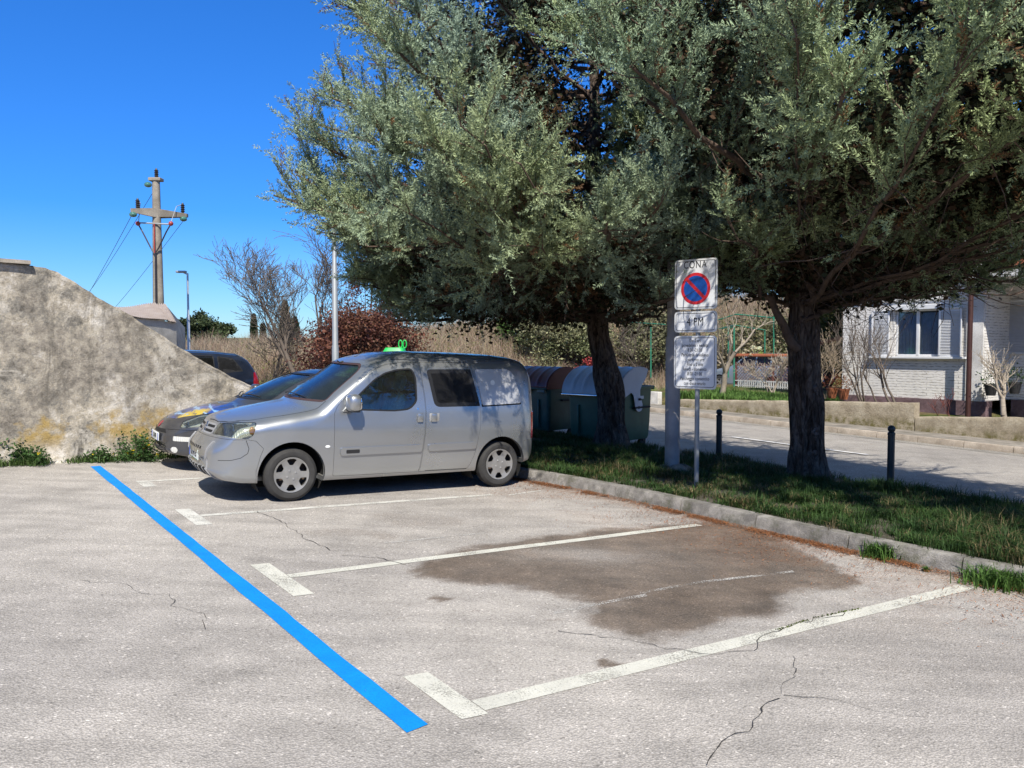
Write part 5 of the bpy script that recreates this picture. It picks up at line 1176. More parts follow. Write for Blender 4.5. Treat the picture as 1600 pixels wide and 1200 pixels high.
for i, s in enumerate(('Do 2 uri', 'ponedeljek - nedelja', '8.00 -21.00', 'Parkiranje dovoljeno', 's parkirno uro', 'Fino a 2 ore', 'lunedì - domenica', '8.00 -21.00', 'Parcheggio consentito', 'con disco orario')): txt(p, M, s, 0, .272 - .0595 * i, .060, .70, 1.05)

# ------------------------------------------------------------------ bollards
M_BOLL = flat('bollard_paint', (.040, .050, .050), .42, .2, .15)
def bollard(c, label):
    o = empty('bollard', c, 0, label, 'bollard', 'bollards along the road'); MB().lathe([(.0001, -.1), (.046, -.1), (.046, .745), (.050, .75), (.050, .775), (.040, .785), (.028, .795), (.0001, .795)], 20).build('post', M_BOLL, o, sharp=30)
    MB().lathe([(.05 * math.sin(t) + .0001, .83 - .05 * math.cos(t)) for t in np.linspace(.3, math.pi, 12)], 20).build('ball_top', M_BOLL, o, sharp=60)
bollard(P(1123, 724, .08), 'black ball-topped bollard right of the parking signs'); bollard(P(1391, 766, .08), 'black ball-topped bollard right of the second cypress trunk')

# ------------------------------------------------------------------ refuse containers
M_BING = flat('bin_green', (.05, .135, .085), .45, 0, .2, 4); M_BING2 = flat('bin_dark_green', (.035, .10, .08), .45, 0, .25, 4); M_LIDW = flat('lid_grey_white', (.62, .65, .68), .4, 0, .08, 3); M_LIDR = flat('lid_dark_red', (.13, .022, .022), .4, 0, .15, 3)
def waste_bin(loc, rz, label, lidmat, bodymat, H=1.16, open_lid=False):
    """x to the right along the front, y away; origin under the front-right corner"""
    o = empty('refuse_container', loc, rz, label, 'refuse container', 'large wheeled refuse containers')
    w, d = 1.27, .98; b = .20; secs = []
    for z, k in ((b, .90), (b + .05, .93), (.5, .955), (H - .10, .985), (H - .06, .99), (H, 1.0)):
        q = rpoly([(-w / 2 * k, -d / 2 * k), (w / 2 * k, -d / 2 * k), (w / 2 * k, d / 2 * k), (-w / 2 * k, d / 2 * k)], .07, 4); secs.append([(x - w / 2, y + d / 2, z) for x, y in q])
    n = len(secs[0]); vs = [p for s_ in secs for p in s_]; fs = [(i * n + j, i * n + (j + 1) % n, (i + 1) * n + (j + 1) % n, (i + 1) * n + j) for i in range(len(secs) - 1) for j in range(n)] + [tuple(range(n))[::-1]]
    ns_ = len(vs); 
    for (x, y, z) in secs[-1]: vs.append(((x + w / 2) * .93 - w / 2, (y - d / 2) * .93 + d / 2, z))
    for (x, y, z) in secs[0]: vs.append(((x + w / 2) * .93 - w / 2, (y - d / 2) * .93 + d / 2, z + .04))
    fs += [(ns_ - n + j, ns_ - n + (j + 1) % n, ns_ + (j + 1) % n, ns_ + j) for j in range(n)] + [(ns_ + j, ns_ + (j + 1) % n, ns_ + n + (j + 1) % n, ns_ + n + j) for j in range(n)] + [tuple(range(ns_ + n, ns_ + 2 * n))]
    body = MB().add(vs, fs).build('body', bodymat, o, sharp=35)
    mb = MB(); 
    for x in (-w * .78, -w * .22): mb.box((x, -.012, .55), (.05, .03, .55), None, .012)
    mb.box((-w / 2, -.02, H - .04), (w * 1.02, .05, .07), None, .015); mb.box((-w / 2, d + .02, H - .04), (w * 1.02, .05, .07), None, .015)
    for x in (.0, -w): mb.box((x, d / 2, H - .03), (.05, d * .98, .05), None, .012)
    mb.build('rim_and_ribs', bodymat, o, sharp=35)
    for x in (.035, -w - .035): MB().cyl((x, d * .36, .80), (x, d * .85, .80), .018, 8).cyl((x * 1 - .03, d * .36, .80), (x, d * .36, .80), .018, 8).cyl((x - .03, d * .85, .80), (x, d * .85, .80), .018, 8).build('side_handle', M_BLACKP, o)
    for x in (.03, -w - .03): MB().cyl((x - .04, d / 2, .95), (x + .05, d / 2, .95), .022, 10).build('lifting_pin', M_BLACKP, o)
    # barrel lid: profile over depth
    c = Vector((0, d * .50, .80)); R0 = d * .60
    def arc(t0, t1, m, R=R0): return [(c.y - R * math.cos(t), c.z + .60 * 1.0 + (R * math.sin(t) - R) * .78 + .02) for t in np.linspace(t0, t1, m)]
    if open_lid: 
        rot = math.radians(-7)
        pr = arc(math.radians(4), math.radians(128), 22)
    else: pr = arc(math.radians(4), math.radians(176), 24)
    z_off = H + .32 - (c.z + .62) + (.0 if not open_lid else .02); pr = [(y, z + z_off) for y, z in pr]
    if open_lid:
        yc, zc = c.y, .95; pr = [(yc + (y - yc) * math.cos(.16) + (z - zc) * math.sin(-.16) * -1 * -1, zc + (z - zc) * math.cos(.16) - (y - yc) * math.sin(.16) * -1 * 1) for y, z in pr]
    x0, x1 = .03, -w - .03; m = len(pr); k = 40; vs = []; fs = []
    for i in range(k + 1):
        x = x0 + (x1 - x0) * i / k; rib = .012 if (i % 8 in (0, 1)) else 0
        vs += [(x, y + (y - c.y) * rib, z + rib) for y, z in pr]
    fs = [(i * m + j, i * m + j + 1, (i + 1) * m + j + 1, (i + 1) * m + j) for i in range(k) for j in range(m - 1)]
    lid = MB().add(vs, fs).build('lid', lidmat, o, sharp=30)
    sm = lid.modifiers.new('thick', 'SOLIDIFY'); sm.thickness = .012; sm.offset = -1
    # end cheeks
    for x in (x0, x1):
        low = min(pr[0][1], pr[-1][1])
        if open_lid: q = pr + [(pr[-1][0] - .05, pr[-1][1] - .07), (c.y + .12, pr[-1][1] - .16 ), (c.y + .0, 1.04), (c.y + .10, .80), (c.y - .0, .73), (c.y - .10, .78), (c.y - .13, .9), (c.y - .10, 1.08), (c.y - .30, 1.17)]
        else: q = pr + [(c.y + .25, low - .0)]
        if open_lid: q = pr[::-1] + [(.08, 1.0), (.26, 1.08), (.33, 1.02), (.37, .88), (.39, .79), (.44, .735), (.50, .72), (.56, .735), (.60, .78), (.605, .85), (.57, .93), (.53, 1.02), (.53, 1.12), (.59, 1.22), (.70, 1.33)]
        ch = MB().prism([(a, b_) for a, b_ in q], x - .006, x + .006, 'x'); cc = ch.build('lid_cheek', lidmat, lid, fix=False)
        bm = bmesh.new(); bm.from_mesh(cc.data); bmesh.ops.triangulate(bm, faces=bm.faces[:], ngon_method='EAR_CLIP'); bm.to_mesh(cc.data); bm.free()
        if open_lid: MB().cyl((x - .010, c.y, .80), (x + .012, c.y, .80), .028, 14).build('hinge_bolt', M_BLACKP, lid)
    MB().box(((x0 + x1) / 2, pr[0][0] - .01, pr[0][1] + .01), (w + .06, .05, .035), None, .01).build('lid_lip', M_CHROME if open_lid else bodymat, lid, sharp=40)
    for x in (-.14, -w + .14):
        for y in (.16, d - .16):
            MB().cyl((x - .025, y, .10), (x + .025, y, .10), .10, 18).build('castor', M_RUBBER, o, sharp=40); MB().box((x, y + .03, .18), (.09, .10, .06), None, .01).build('castor_fork', M_BLACKP, o)
    return o
ang = math.atan2(-.707, .707)
b2 = waste_bin(Vector((1.945, 14.02, float(G(1.945, 14.02)) + .01)), ang, 'green container with an open grey-white dome lid, partly behind the first cypress trunk', M_LIDW, M_BING, 1.19, True)
MB().box((.012, .62, .98), (.004, .10, .055)).build('white_label', M_PLATE, b2)
for o_ in [k for k in b2.children if k.name.startswith('body')]:
    pass
b1 = waste_bin(Vector((.73, 15.5, float(G(.73, 15.5)) + .01)), ang, 'green container with a dark red ribbed lid, right behind the van', M_LIDR, M_BING2, 1.14)
MB().prism([(-1.20, 1.02), (-1.10, 1.02), (-1.15, .93)], -.035, -.03, 'y').prism([(-.98, 1.02), (-.88, 1.02), (-.93, .93)], -.035, -.03, 'y').prism([(-.76, 1.02), (-.66, 1.02), (-.71, .93)], -.035, -.03, 'y').prism([(-.54, 1.02), (-.44, 1.02), (-.49, .93)], -.035, -.03, 'y').build('warning_triangles', M_BLACKP, b1)
MB().box((-.16, -.05, 1.0), (.2, .06, .07), None, .015).build('front_handle', flat('handle_grey_green', (.18, .26, .25), .5), b1, sharp=40)
# bright green bell container behind the van
M_IGL = flat('igloo_green', (.02, .50, .09), .4, 0, .06, 3)
ig = ZD(614, 640, 20); ig.z = float(G(ig.x, ig.y)); igo = empty('recycling_container', ig, 0, 'bright green recycling container with two lifting loops showing over the van roof', 'recycling container')
H_ = 1.80 - ig.z; w_ = .40; secs = []
for z, k in ((0, .9), (.15, .97), (H_ * .55, 1.0), (H_ * .8, .96), (H_ - .05, .62), (H_, .55)):
    q = rpoly([(-w_ * k, -w_ * k), (w_ * k, -w_ * k), (w_ * k, w_ * k), (-w_ * k, w_ * k)], .1, 4); secs.append([(x + (z > H_ * .8) * .06, y, z) for x, y in q])
n = len(secs[0]); MB().add([p for s_ in secs for p in s_], [(i * n + j, i * n + (j + 1) % n, (i + 1) * n + (j + 1) % n, (i + 1) * n + j) for i in range(len(secs) - 1) for j in range(n)] + [tuple(range(n))[::-1], tuple(range((len(secs) - 1) * n, len(secs) * n))]).build('body', M_IGL, igo, sharp=40)
for x in (.20, .31):
    MB().tube([Vector((x + .045 * math.cos(t), 0, H_ + .09 + .10 * math.sin(t))) for t in np.linspace(-math.pi * .5, math.pi * 1.5, 16)], .014, 8).build('lifting_loop', M_IGL, igo, smooth=True)
MB().lathe([(.0001, 0), (.11, 0), (.11, .01), (.0001, .01)], 18, Matrix.Translation((-.15, -w_ - .0, H_ * .62)) @ Matrix.Rotation(math.pi / 2, 4, 'X')).build('inlet', M_DARK, igo)
# ------------------------------------------------------------------ garden wall across the road
def gw_mat():
    t = NT('garden_wall_render'); a = t.noise(3, 6, .7); b = t.noise(22, 5, .8); c = t.noise(.8, 4)
    base = t.ramp(a, [(.3, (.22, .18, .125)), (.5, (.38, .325, .24)), (.7, (.50, .44, .34))]); base = t.mix(1.0, base, t.ramp(b, [(.3, .7), (.5, 1.), (.7, 1.15)]), 'MULTIPLY')
    s = t.n('SeparateXYZ'); t.l(t.co(), s.inputs[0]); m = t.math('MULTIPLY', t.ramp(s.outputs[2], [(.02, 1.), (.22, 0.)]), t.ramp(t.noise(5, 5, .7), [(.42, 0.), (.6, 1.)]))
    base = t.mix(t.math('MULTIPLY', m, .85), base, (.13, .115, .03)); t.set(col=base, rough=.95, spec=.15); t.bump(b, .03, .9); return t.m
M_GW = gw_mat()
NW = 19.75
def gwall(pxa, pya, pxb, pyb, th, label, seed):
    a = PNn(pxa, pya, NW); b = PNn(pxb, pyb, NW); sa = to_sn(a.x, a.y)[0]; sb2 = to_sn(b.x, b.y)[0]; M = MSN(sa, NW, float(G(a.x, a.y)) + .13); L = sa - sb2; k = int(L / .12); V = []; z0 = M.translation.z
    for i in range(k + 1):
        x = L * i / k; zt = a.z + (b.z - a.z) * i / k - z0 + (float(fbm(x * 3, seed, 4, seed)) - .5) * .035; gr = float(G(*(M @ Vector((x, 0, 0)))[:2])) + .10 - z0
        prof_ = [(0, gr)] + [(-.01 * 0 + (float(fbm(x * 4, zz * 4, 3, seed)) - .5) * .03, gr + (zt - gr) * zz) for zz in (.2, .4, .6, .8, .95)] + [(.02, zt), (th - .02, zt), (th, gr)]
        V += [(x, y, z) for y, z in prof_]
    m = len(prof_); fs = [(i * m + j, (i + 1) * m + j, (i + 1) * m + j + 1, i * m + j + 1) for i in range(k) for j in range(m - 1)] + [tuple(range(m)), tuple(range(k * m, (k + 1) * m))]
    o = MB().add(V, fs).build('garden_wall', M_GW, sharp=50); o.matrix_world = M; return tag(o, label, 'wall'), z0
gwall(1063, 624, 1429, 630, .28, 'taller beige rendered garden wall across the road, left of the house plinth', 3)
gwall(1430, 651.5, 2100, 657, .28, 'lower rough garden wall running to the right edge before the plum plinth', 9)
# white low kerb wall left of the pole
a = PNn(1018, 622, NW); q = snz(a); o = MB().box((-.0, .1, .22), (2.6, .2, .44), None, .02).build('low_white_wall', concrete('white_render', (.5, .48, .44), (.7, .68, .64), 3)); o.matrix_world = MSN(q[0] + 1.0, NW, float(G(a.x, a.y)) + .12); tag(o, 'low whitish wall across the road between the open bin and the grey pole', 'wall')

# ------------------------------------------------------------------ garden ground, bank and hills
M_GARDEN = flat('garden_soil', (.14, .13, .06), .95, var=.5, vs=6, bump=.03, bs=12)
fx_ = np.array([-90, -40, -20, -12, -6, 0, 6, 12, 20, 34, 60, 120]); fy_ = np.array([46, 38, 33, 30.5, 31, 33, 34, 37, 42, 50, 60, 80])
hx_ = np.array([-90, -30, -14, -8, 0, 5, 10, 18, 30, 120]); hz_ = np.array([1.0, 1.0, 1.0, 1.75, 3.3, 4.4, 5.1, 5.4, 5.4, 5.0])
def bank(x, y):
    u = (y - np.interp(x, fx_, fy_)) / 10.0; t = np.clip(u, 0, 1); h = np.interp(x, hx_, hz_) * (t * t * (3 - 2 * t)) ** .8
    n_ = SNI[1, 0] * x + SNI[1, 1] * y; s_ = SNI[0, 0] * x + SNI[0, 1] * y
    gard = np.clip((n_ - 19.9) / .05, 0, 1) * np.clip((24 - s_) / 3, 0, 1) * (.62 + .35 * np.clip((n_ - 21) / 5, 0, 1)) * np.interp(s_, [8.6, 9.4], [.35, 1.0])
    far = np.clip((y - 70) / 150, 0, 1) * 3
    return G(x, y) - .25 + gard + np.where(u > 0, (fbm(x * .4, y * .4, 3, 2) - .3) * .5, 0) + h * 1.0 + .25 * np.clip(u * 6, 0, 1) + far
bx = np.concatenate([np.arange(-150, -30, 6), np.arange(-30, 40, .5), np.arange(40, 260, 8)]); by = np.concatenate([np.arange(10, 60, .5), np.arange(60, 400, 8)])
X, Y = np.meshgrid(bx, by); Z = bank(X, Y); idx = np.arange(X.size).reshape(X.shape)
Fq = np.stack([idx[:-1, :-1], idx[:-1, 1:], idx[1:, 1:], idx[1:, :-1]], -1).reshape(-1, 4)
def bank_mat():
    t = NT('bank_ground'); a = t.noise(.6, 6, .6); b = t.noise(6, 5, .7); base = t.mix(t.ramp(a, [(.45, 0.), (.6, 1.)]), (.20, .155, .085), (.10, .13, .035)); base = t.mix(1.0, base, t.ramp(b, [(.3, .6), (.7, 1.3)]), 'MULTIPLY'); t.set(col=base, rough=.95, spec=.1); t.bump(b, .2); return t.m
tag(np_mesh('bank', np.stack([X.ravel(), Y.ravel(), Z.ravel()], 1), Fq, bank_mat(), None, True), kind='structure')

def scrub(n, seed, x0, x1, u0, u1, hmin, hmax, col, w=.011, lean=.5):
    r = np.random.default_rng(seed); x = r.uniform(x0, x1, n); y = np.interp(x, fx_, fy_) + r.uniform(u0, u1, n) ; m = fbm(x * .6, y * .6, 3, seed); keep = (m > .36) | (r.random(n) < .35); x, y, m = x[keep], y[keep], m[keep]; n = len(x); z = bank(x, y)
    h = (hmin + (hmax - hmin) * m) * r.uniform(.45, 1.2, n); a = r.random(n) * 6.283; ln = lean * r.uniform(.1, 1.6, n); D_ = np.stack([np.cos(a), np.sin(a), np.zeros(n)], 1); p = np.stack([x, y, z], 1); q = np.stack([-np.sin(a), np.cos(a), np.zeros(n)], 1)
    face = r.normal(0, 1, (n, 3)); face[:, 1] *= .3; face /= np.linalg.norm(face, axis=1)[:, None]; P_ = []
    T = [0, .35, .7, 1.0]
    for t in T:
        c = p + np.array([0, 0, 1.]) * (h * (t - .35 * ln * t * t))[:, None] + D_ * (h * ln * t ** 1.7)[:, None]; ww = (w * (1.15 - t))[..., None] if np.ndim(w * (1.15 - t)) else w * (1.15 - t); P_ += [c - face * ww, c + face * ww]
    V = np.stack(P_, 1).reshape(-1, 3); b = np.arange(n)[:, None] * 8; Fq = np.concatenate([b + np.array([2 * k, 2 * k + 1, 2 * k + 3, 2 * k + 2]) for k in range(3)])
    c = np.array(col) * r.uniform(.5, 1.45, (n, 1)) * (1 + r.normal(0, .06, (n, 3))); return V, Fq, np.repeat(np.clip(c, 0, 1), 8, 0)
parts_ = [scrub(52000, 3, -17, 24, -.5, 9.5, .5, 1.35, (.35, .275, .20)), scrub(20000, 5, -17, 24, -.5, 9.5, .3, 1.0, (.22, .16, .11), .015, .8), scrub(9000, 9, -17, 20, -1.5, .8, .3, .7, (.15, .24, .05), .016, .5)]
Vs = []; Fs = []; Cs = []; o_ = 0
for V, Fq, C in parts_: Vs.append(V); Fs.append(Fq + o_); Cs.append(C); o_ += len(V)
M_SCRUB = colmat('dry_scrub', .9, .25); tag(np_mesh('dry_bramble_thicket', np.concatenate(Vs), np.concatenate(Fs), M_SCRUB, col=np.concatenate(Cs)), kind='stuff')
r = np.random.default_rng(8); n = 26000; x = r.uniform(-13, 20, n); y = np.interp(x, fx_, fy_) + r.uniform(-2.0, 9, n); kk = fbm(x * .45, y * .45, 3, 71) > .50; x, y = x[kk], y[kk]; z = bank(x, y) + r.uniform(.0, .55, len(x))
cc = np.where(r.random((len(x), 1)) < .5, np.array([[.16, .21, .045]]), np.array([[.30, .28, .10]])) * r.uniform(.5, 1.3, (len(x), 1)); tag(leaf_cloud('bank_undergrowth', np.stack([x, y, z], 1), .10, cc, 9), kind='stuff')

# ------------------------------------------------------------------ bare and leafy background plants
def branchy(root, h, seed, spread=.6, levels=5, r0=.06, kids=3, up=.35, lfrac=.38, trunk=True, nstem=1, twist=.18):
    r = random.Random(seed); segs = []; tips = []
    def go(p, d, L, rad, lv):
        k = 4; q = Vector(p)
        for i in range(k):
            d = (d + Vector((r.gauss(0, twist), r.gauss(0, twist), r.gauss(0, twist * .7) + up * .12))).normalized(); e = q + d * (L / k); r1 = rad * (1 - .35 * (i + 1) / k); segs.append([*q, *e, rad * (1 - .35 * i / k), r1]); q = e
            if lv > 0 and (i > 0 or lv < levels):
                for _ in range(kids if i == k - 1 else (1 if r.random() < .75 else 0)):
                    ax = Vector((r.gauss(0, 1), r.gauss(0, 1), r.gauss(0, .6))); nd = (d + ax.normalized() * spread * r.uniform(.6, 1.2) + Vector((0, 0, up * .4))).normalized(); go(q, nd, L * r.uniform(.55, .8), r1 * r.uniform(.5, .7), lv - 1)
        tips.append(q)
    for i in range(nstem):
        d = Vector((r.gauss(0, .35 if nstem > 1 else .06), r.gauss(0, .3 if nstem > 1 else .06), 1)).normalized(); go(Vector((r.gauss(0, .06) * (nstem > 1), r.gauss(0, .06) * (nstem > 1), -.1)), d, h * lfrac, r0, levels)
    return np.array(segs), np.array([tuple(t) for t in tips])
def bare(name, label, base, h, seed, mat, cat='tree', rmin=.004, **kw):
    s_, tips = branchy(base, h, seed, **kw); zmax = s_[:, 5].max(); s_[:, :6] *= h / zmax; s_[:, 6:] = np.maximum(s_[:, 6:], rmin)
    o = empty(name, base, 0, label, cat); big = s_[:, 6] > max(.012, rmin * 1.6)
    if big.any(): tubes('trunk', s_[big], mat, o, 6)
    tubes('crown', s_[~big], mat, o, 3); return o, tips * h / zmax
def gpt(px, depth): p = ZD(px, 600, depth); return Vector((p.x, p.y, float(bank(np.array(p.x), np.array(p.y))) if depth > 19 else float(G(p.x, p.y))))
b = gpt(476, 27.5); b.z = float(G(b.x, b.y)); o, _ = bare('bare_tree', 'spreading leafless tree on the bank beside the reddish shrub', b, 6.0, 11, M_TWIG, levels=5, r0=.10, spread=.85, lfrac=.30, kids=2, rmin=.007, nstem=2, twist=.13)
b = gpt(415, 30); o, _ = bare('bare_tree', 'smaller leafless tree left of the spreading leafless tree', b, 3.6, 23, M_TWIG, levels=4, r0=.05, spread=.9, lfrac=.36, kids=2, rmin=.008, nstem=2, twist=.13)
def shrub(name, label, px, depth, w, h, n, leaf, col, seed, cat='shrub', stem=True, base=None, flat_=.8, z0=.05, twm=None):
    b = base or gpt(px, depth); o = empty(name, b, 0, label, cat); r = np.random.default_rng(seed); k = max(8, n // 260)
    cen = []; cl = []; sg = []
    for i in range(k):
        a = r.random() * 6.283; rr_ = math.sqrt(r.random()); zz = r.random() ** .7; prof_ = math.sqrt(max(.05, 1 - (zz * .95) ** 2.4)); c = np.array([math.cos(a) * rr_ * w / 2 * prof_, math.sin(a) * rr_ * w / 2 * prof_ * flat_, z0 + zz * h * .9]); m = n // k
        q = c + r.normal(0, 1, (m, 3)) * np.array([w, w, h]) * .075; q[:, 2] = np.maximum(q[:, 2], .02); cen.append(q); cl.append(np.array(col[int(r.random() * len(col))]) * r.uniform(.55, 1.45) * r.uniform(.7, 1.3, (m, 1)))
        p = np.array([0, 0, 0.]); mid = c * np.array([.45, .45, .5]); sg += [[*p, *mid, .03, .018], [*mid, *c, .018, .007]]
    leaf_cloud('foliage', np.concatenate(cen), leaf, np.concatenate(cl), seed, None, o); tubes('stems', sg, twm or M_TWIG, o, 4); return o
shrub('reddish_shrub', 'wide reddish-brown leaved shrub behind the van roof, under the cypress', 575, 26, 4.4, 3.3, 26000, .11, [(.11, .042, .030), (.17, .07, .045), (.08, .03, .025), (.20, .10, .06)], 4)
shrub('reddish_shrub', 'taller dark reddish tree top against the sky behind the lamp post', 575, 29, 2.6, 4.3, 6000, .10, [(.09, .035, .03), (.13, .05, .04)], 14, 'tree', z0=1.6)
shrub('evergreen_shrub', 'pale olive shrub on the bank beyond the first cypress trunk', 880, 36, 4.4, 3.0, 14000, .14, [(.24, .24, .13), (.17, .19, .09), (.30, .29, .18)], 5)
shrub('evergreen_shrub', 'dark green bush on the bank just above the van tail', 810, 38, 2.6, 2.4, 7000, .13, [(.045, .09, .025), (.07, .13, .03)], 6)
shrub('evergreen_shrub', 'olive shrub on the bank right of the first cypress trunk', 1010, 36, 3.6, 3.4, 9000, .14, [(.20, .20, .11), (.13, .14, .07), (.26, .23, .14)], 25)
shrub('evergreen_shrub', 'grey-green shrub behind the pergola and the second cypress', 1190, 37, 6.5, 3.6, 16000, .15, [(.20, .19, .11), (.13, .14, .06), (.27, .23, .15)], 26)
shrub('evergreen_shrub', 'olive shrub beside the white house corner behind the second trunk', 1295, 30, 2.8, 3.6, 9000, .13, [(.15, .15, .06), (.10, .12, .04)], 7)
shrub('round_tree', 'leftmost dark green tree on the far skyline beside the slim lamp', 292, 55, 1.8, 2.0, 5000, .2, [(.05, .075, .03), (.07, .10, .04)], 8, 'tree', base=ZD(290, 545, 55))
shrub('round_tree', 'largest dark green tree on the far skyline right of the slim lamp', 318, 55, 2.4, 2.5, 6000, .2, [(.05, .07, .03), (.075, .10, .045)], 9, 'tree', base=ZD(315, 545, 55))
shrub('round_tree', 'rightmost low dark green tree on the far skyline by the bare tree', 345, 55, 2.4, 1.6, 5000, .2, [(.055, .075, .03), (.08, .11, .045)], 10, 'tree', base=ZD(345, 543, 55))
def slim(px, ytop, ybot, wpx, depth, label, seed):
    b = ZD(px, ybot, depth); t = ZD(px, ytop, depth); h = t.z - b.z; w = wpx * depth / F; r = np.random.default_rng(seed); n = 6000; u = r.random(n) ** .8; rad = w / 2 * np.sqrt(r.random(n)) * np.interp(u, [0, .15, .5, .85, 1], [.6, 1, .85, .45, .05]); a = r.random(n) * 6.283
    c = np.stack([rad * np.cos(a), rad * np.sin(a), u * h], 1); o = empty('slim_cypress', b, 0, label, 'tree', 'slim cypresses on the skyline'); leaf_cloud('crown', c, .22, np.array([.06, .075, .035]) * r.uniform(.6, 1.4, (n, 1)), seed, None, o, up=1.0); MB().tube([(0, 0, -.5), (0, 0, h * .7)], [.12, .05], 6).build('trunk', M_TWIG, o)
slim(397, 493, 535, 9, 70, 'leftmost slim cypress on the skyline, small, left of the taller one', 1); slim(446, 472, 535, 18, 70, 'tallest slim cypress on the skyline behind the bare branches', 2); slim(461, 497, 535, 14, 72, 'short slim cypress just right of the tallest skyline cypress', 3); slim(411, 508, 535, 7, 72, 'tiniest slim cypress between the two taller skyline cypresses', 4)
shrub('red_flowering_bush', 'small red-twigged bush behind the bin lids', 915, 24, 1.2, .9, 900, .07, [(.35, .05, .05), (.3, .08, .06)], 31, base=Vector(ZD(915, 600, 24)))
shrub('yellow_flowering_bush', 'small yellow bush behind the first cypress trunk', 946, 24, .7, 1.1, 700, .06, [(.45, .33, .03), (.3, .28, .06)], 32, base=Vector(ZD(946, 600, 24)))

# ------------------------------------------------------------------ the house
def siding():
    t = NT('white_relief_siding'); br = t.n('TexBrick'); br.offset = .5; br.inputs['Scale'].default_value = 1.0; br.inputs['Brick Width'].default_value = 1.7; br.inputs['Row Height'].default_value = .075; br.inputs['Mortar Size'].default_value = .011; br.inputs['Mortar Smooth'].default_value = .25
    nz = t.n('TexNoise'); nz.inputs['Scale'].default_value = 5.5; nz.inputs['Detail'].default_value = 4; t.l(t.co((1, 1, 1.6)), nz.inputs['Vector']); s = t.n('SeparateXYZ'); t.l(t.co(), s.inputs[0]); c = t.n('CombineXYZ')
    t.l(s.outputs[0], c.inputs[0]); t.l(t.math('ADD', s.outputs[2], t.math('MULTIPLY_ADD', nz.outputs['Fac'], .075, -.0375)), c.inputs[1]); t.l(c.outputs[0], br.inputs['Vector'])
    br.inputs['Color1'].default_value = (.78, .76, .73, 1); br.inputs['Color2'].default_value = (.70, .68, .65, 1); br.inputs['Mortar'].default_value = (.42, .40, .38, 1)  # grey mortar colour paints in the shadow lines of the relief courses
    brc = t.mix(t.ramp(t.noise(7, 2, .5, t.co((1, 1, 2.5))), [(.42, .0), (.56, 1.)]), br.outputs['Color'], (.74, .72, .69)); col = t.mix(1.0, brc, t.ramp(t.noise(1.2, 4), [(.3, .88), (.7, 1.05)]), 'MULTIPLY'); t.set(col=col, rough=.85, spec=.2)
    t.bump(t.math('SUBTRACT', t.math('MULTIPLY', t.noise(9, 3), .3), br.outputs['Fac']), .03, 1.0); return t.m
M_SIDING = siding(); M_WHITEP = flat('white_window_paint', (.66, .67, .68), .45, 0, .05); M_WHITE2 = concrete('smooth_white_render', (.58, .57, .55), (.68, .67, .65), 3, 0, .003); M_PLUM = concrete('plum_plinth', (.14, .09, .10), (.21, .145, .155), 9); M_SHUT = flat('shutter_white', (.60, .61, .63), .5, 0, .05)
M_BRPIPE = flat('brown_post_paint', (.055, .022, .018), .5, .1, .3, 6); M_TILE = flat('roof_tile', (.42, .14, .07), .85, 0, .35, 3, .02, 10); M_ROOM = flat('room_dark', (.03, .04, .05), .8); M_CURT = flat('net_curtain', (.55, .62, .70), .9)
HN = 22.5; MHs = MSN(13.38, HN, 0.0); MHi = MHs.inverted()
house = empty('white_house', (0, 0, 0), mat=MHs, label='white brick-relief house with plum plinth, shutters and brown post behind the low walls', cat='house')
def hp_(px, py, n=HN): q = MHi @ PNn(px, py, n); return q.x, q.z
xR = 4.05; zpl = .37; ZT = 6.6; zb = -1.0
wx0, wz1 = hp_(1399, 487); wx1, wz0 = hp_(1468, 553); wz1 = hp_(1434, 483)[1]; wz0 = hp_(1434, 557)[1]
# main facade with a window opening
def wallrect(mb, x0, x1, z0, z1, y, holes, th=.3):
    xs = sorted({x0, x1, *[h[0] for h in holes], *[h[1] for h in holes]}); zs = sorted({z0, z1, *[h[2] for h in holes], *[h[3] for h in holes]})
    for a, b in zip(xs, xs[1:]):
        for c, d in zip(zs, zs[1:]):
            if any(h[0] <= a and b <= h[1] and h[2] <= c and d <= h[3] for h in holes): continue
            mb.add([(a, y, c), (b, y, c), (b, y, d), (a, y, d)], [(0, 1, 2, 3)])
    for h in holes:
        q = [(h[0], h[2]), (h[1], h[2]), (h[1], h[3]), (h[0], h[3])]
        for i in range(4): p, r_ = q[i], q[(i + 1) % 4]; mb.add([(p[0], y, p[1]), (r_[0], y, r_[1]), (r_[0], y + th, r_[1]), (p[0], y + th, p[1])], [(0, 1, 2, 3)])
mb = MB(); up0, up1 = 3.75, 5.1
wallrect(mb, 0, xR, zpl, ZT, 0, [(wx0, wx1, wz0, wz1), (1.2, 2.3, up0, up1)]); mb.add([(0, 0, zpl), (0, 9, zpl), (0, 9, ZT), (0, 0, ZT)], [(0, 1, 2, 3)])
sx0, sz1 = hp_(1558, 470, 24.0); sx1, sz0 = hp_(1600, 553, 24.0); x2 = 14.0
wallrect(mb, xR, x2, zpl, ZT, 1.5, [(sx0 + .05, sx0 + .95, sz0, sz1 - .02)]); mb.add([(xR, 0, zpl), (xR, 1.5, zpl), (xR, 1.5, ZT), (xR, 0, ZT)], [(0, 1, 2, 3)]); mb.add([(x2, 1.5, zpl), (x2, 9, zpl), (x2, 9, ZT), (x2, 1.5, ZT)], [(0, 1, 2, 3)]); mb.add([(0, 9, zpl), (x2, 9, zpl), (x2, 9, ZT), (0, 9, ZT)], [(0, 1, 2, 3)])
mb.build('wall', M_SIDING, house, fix=False)
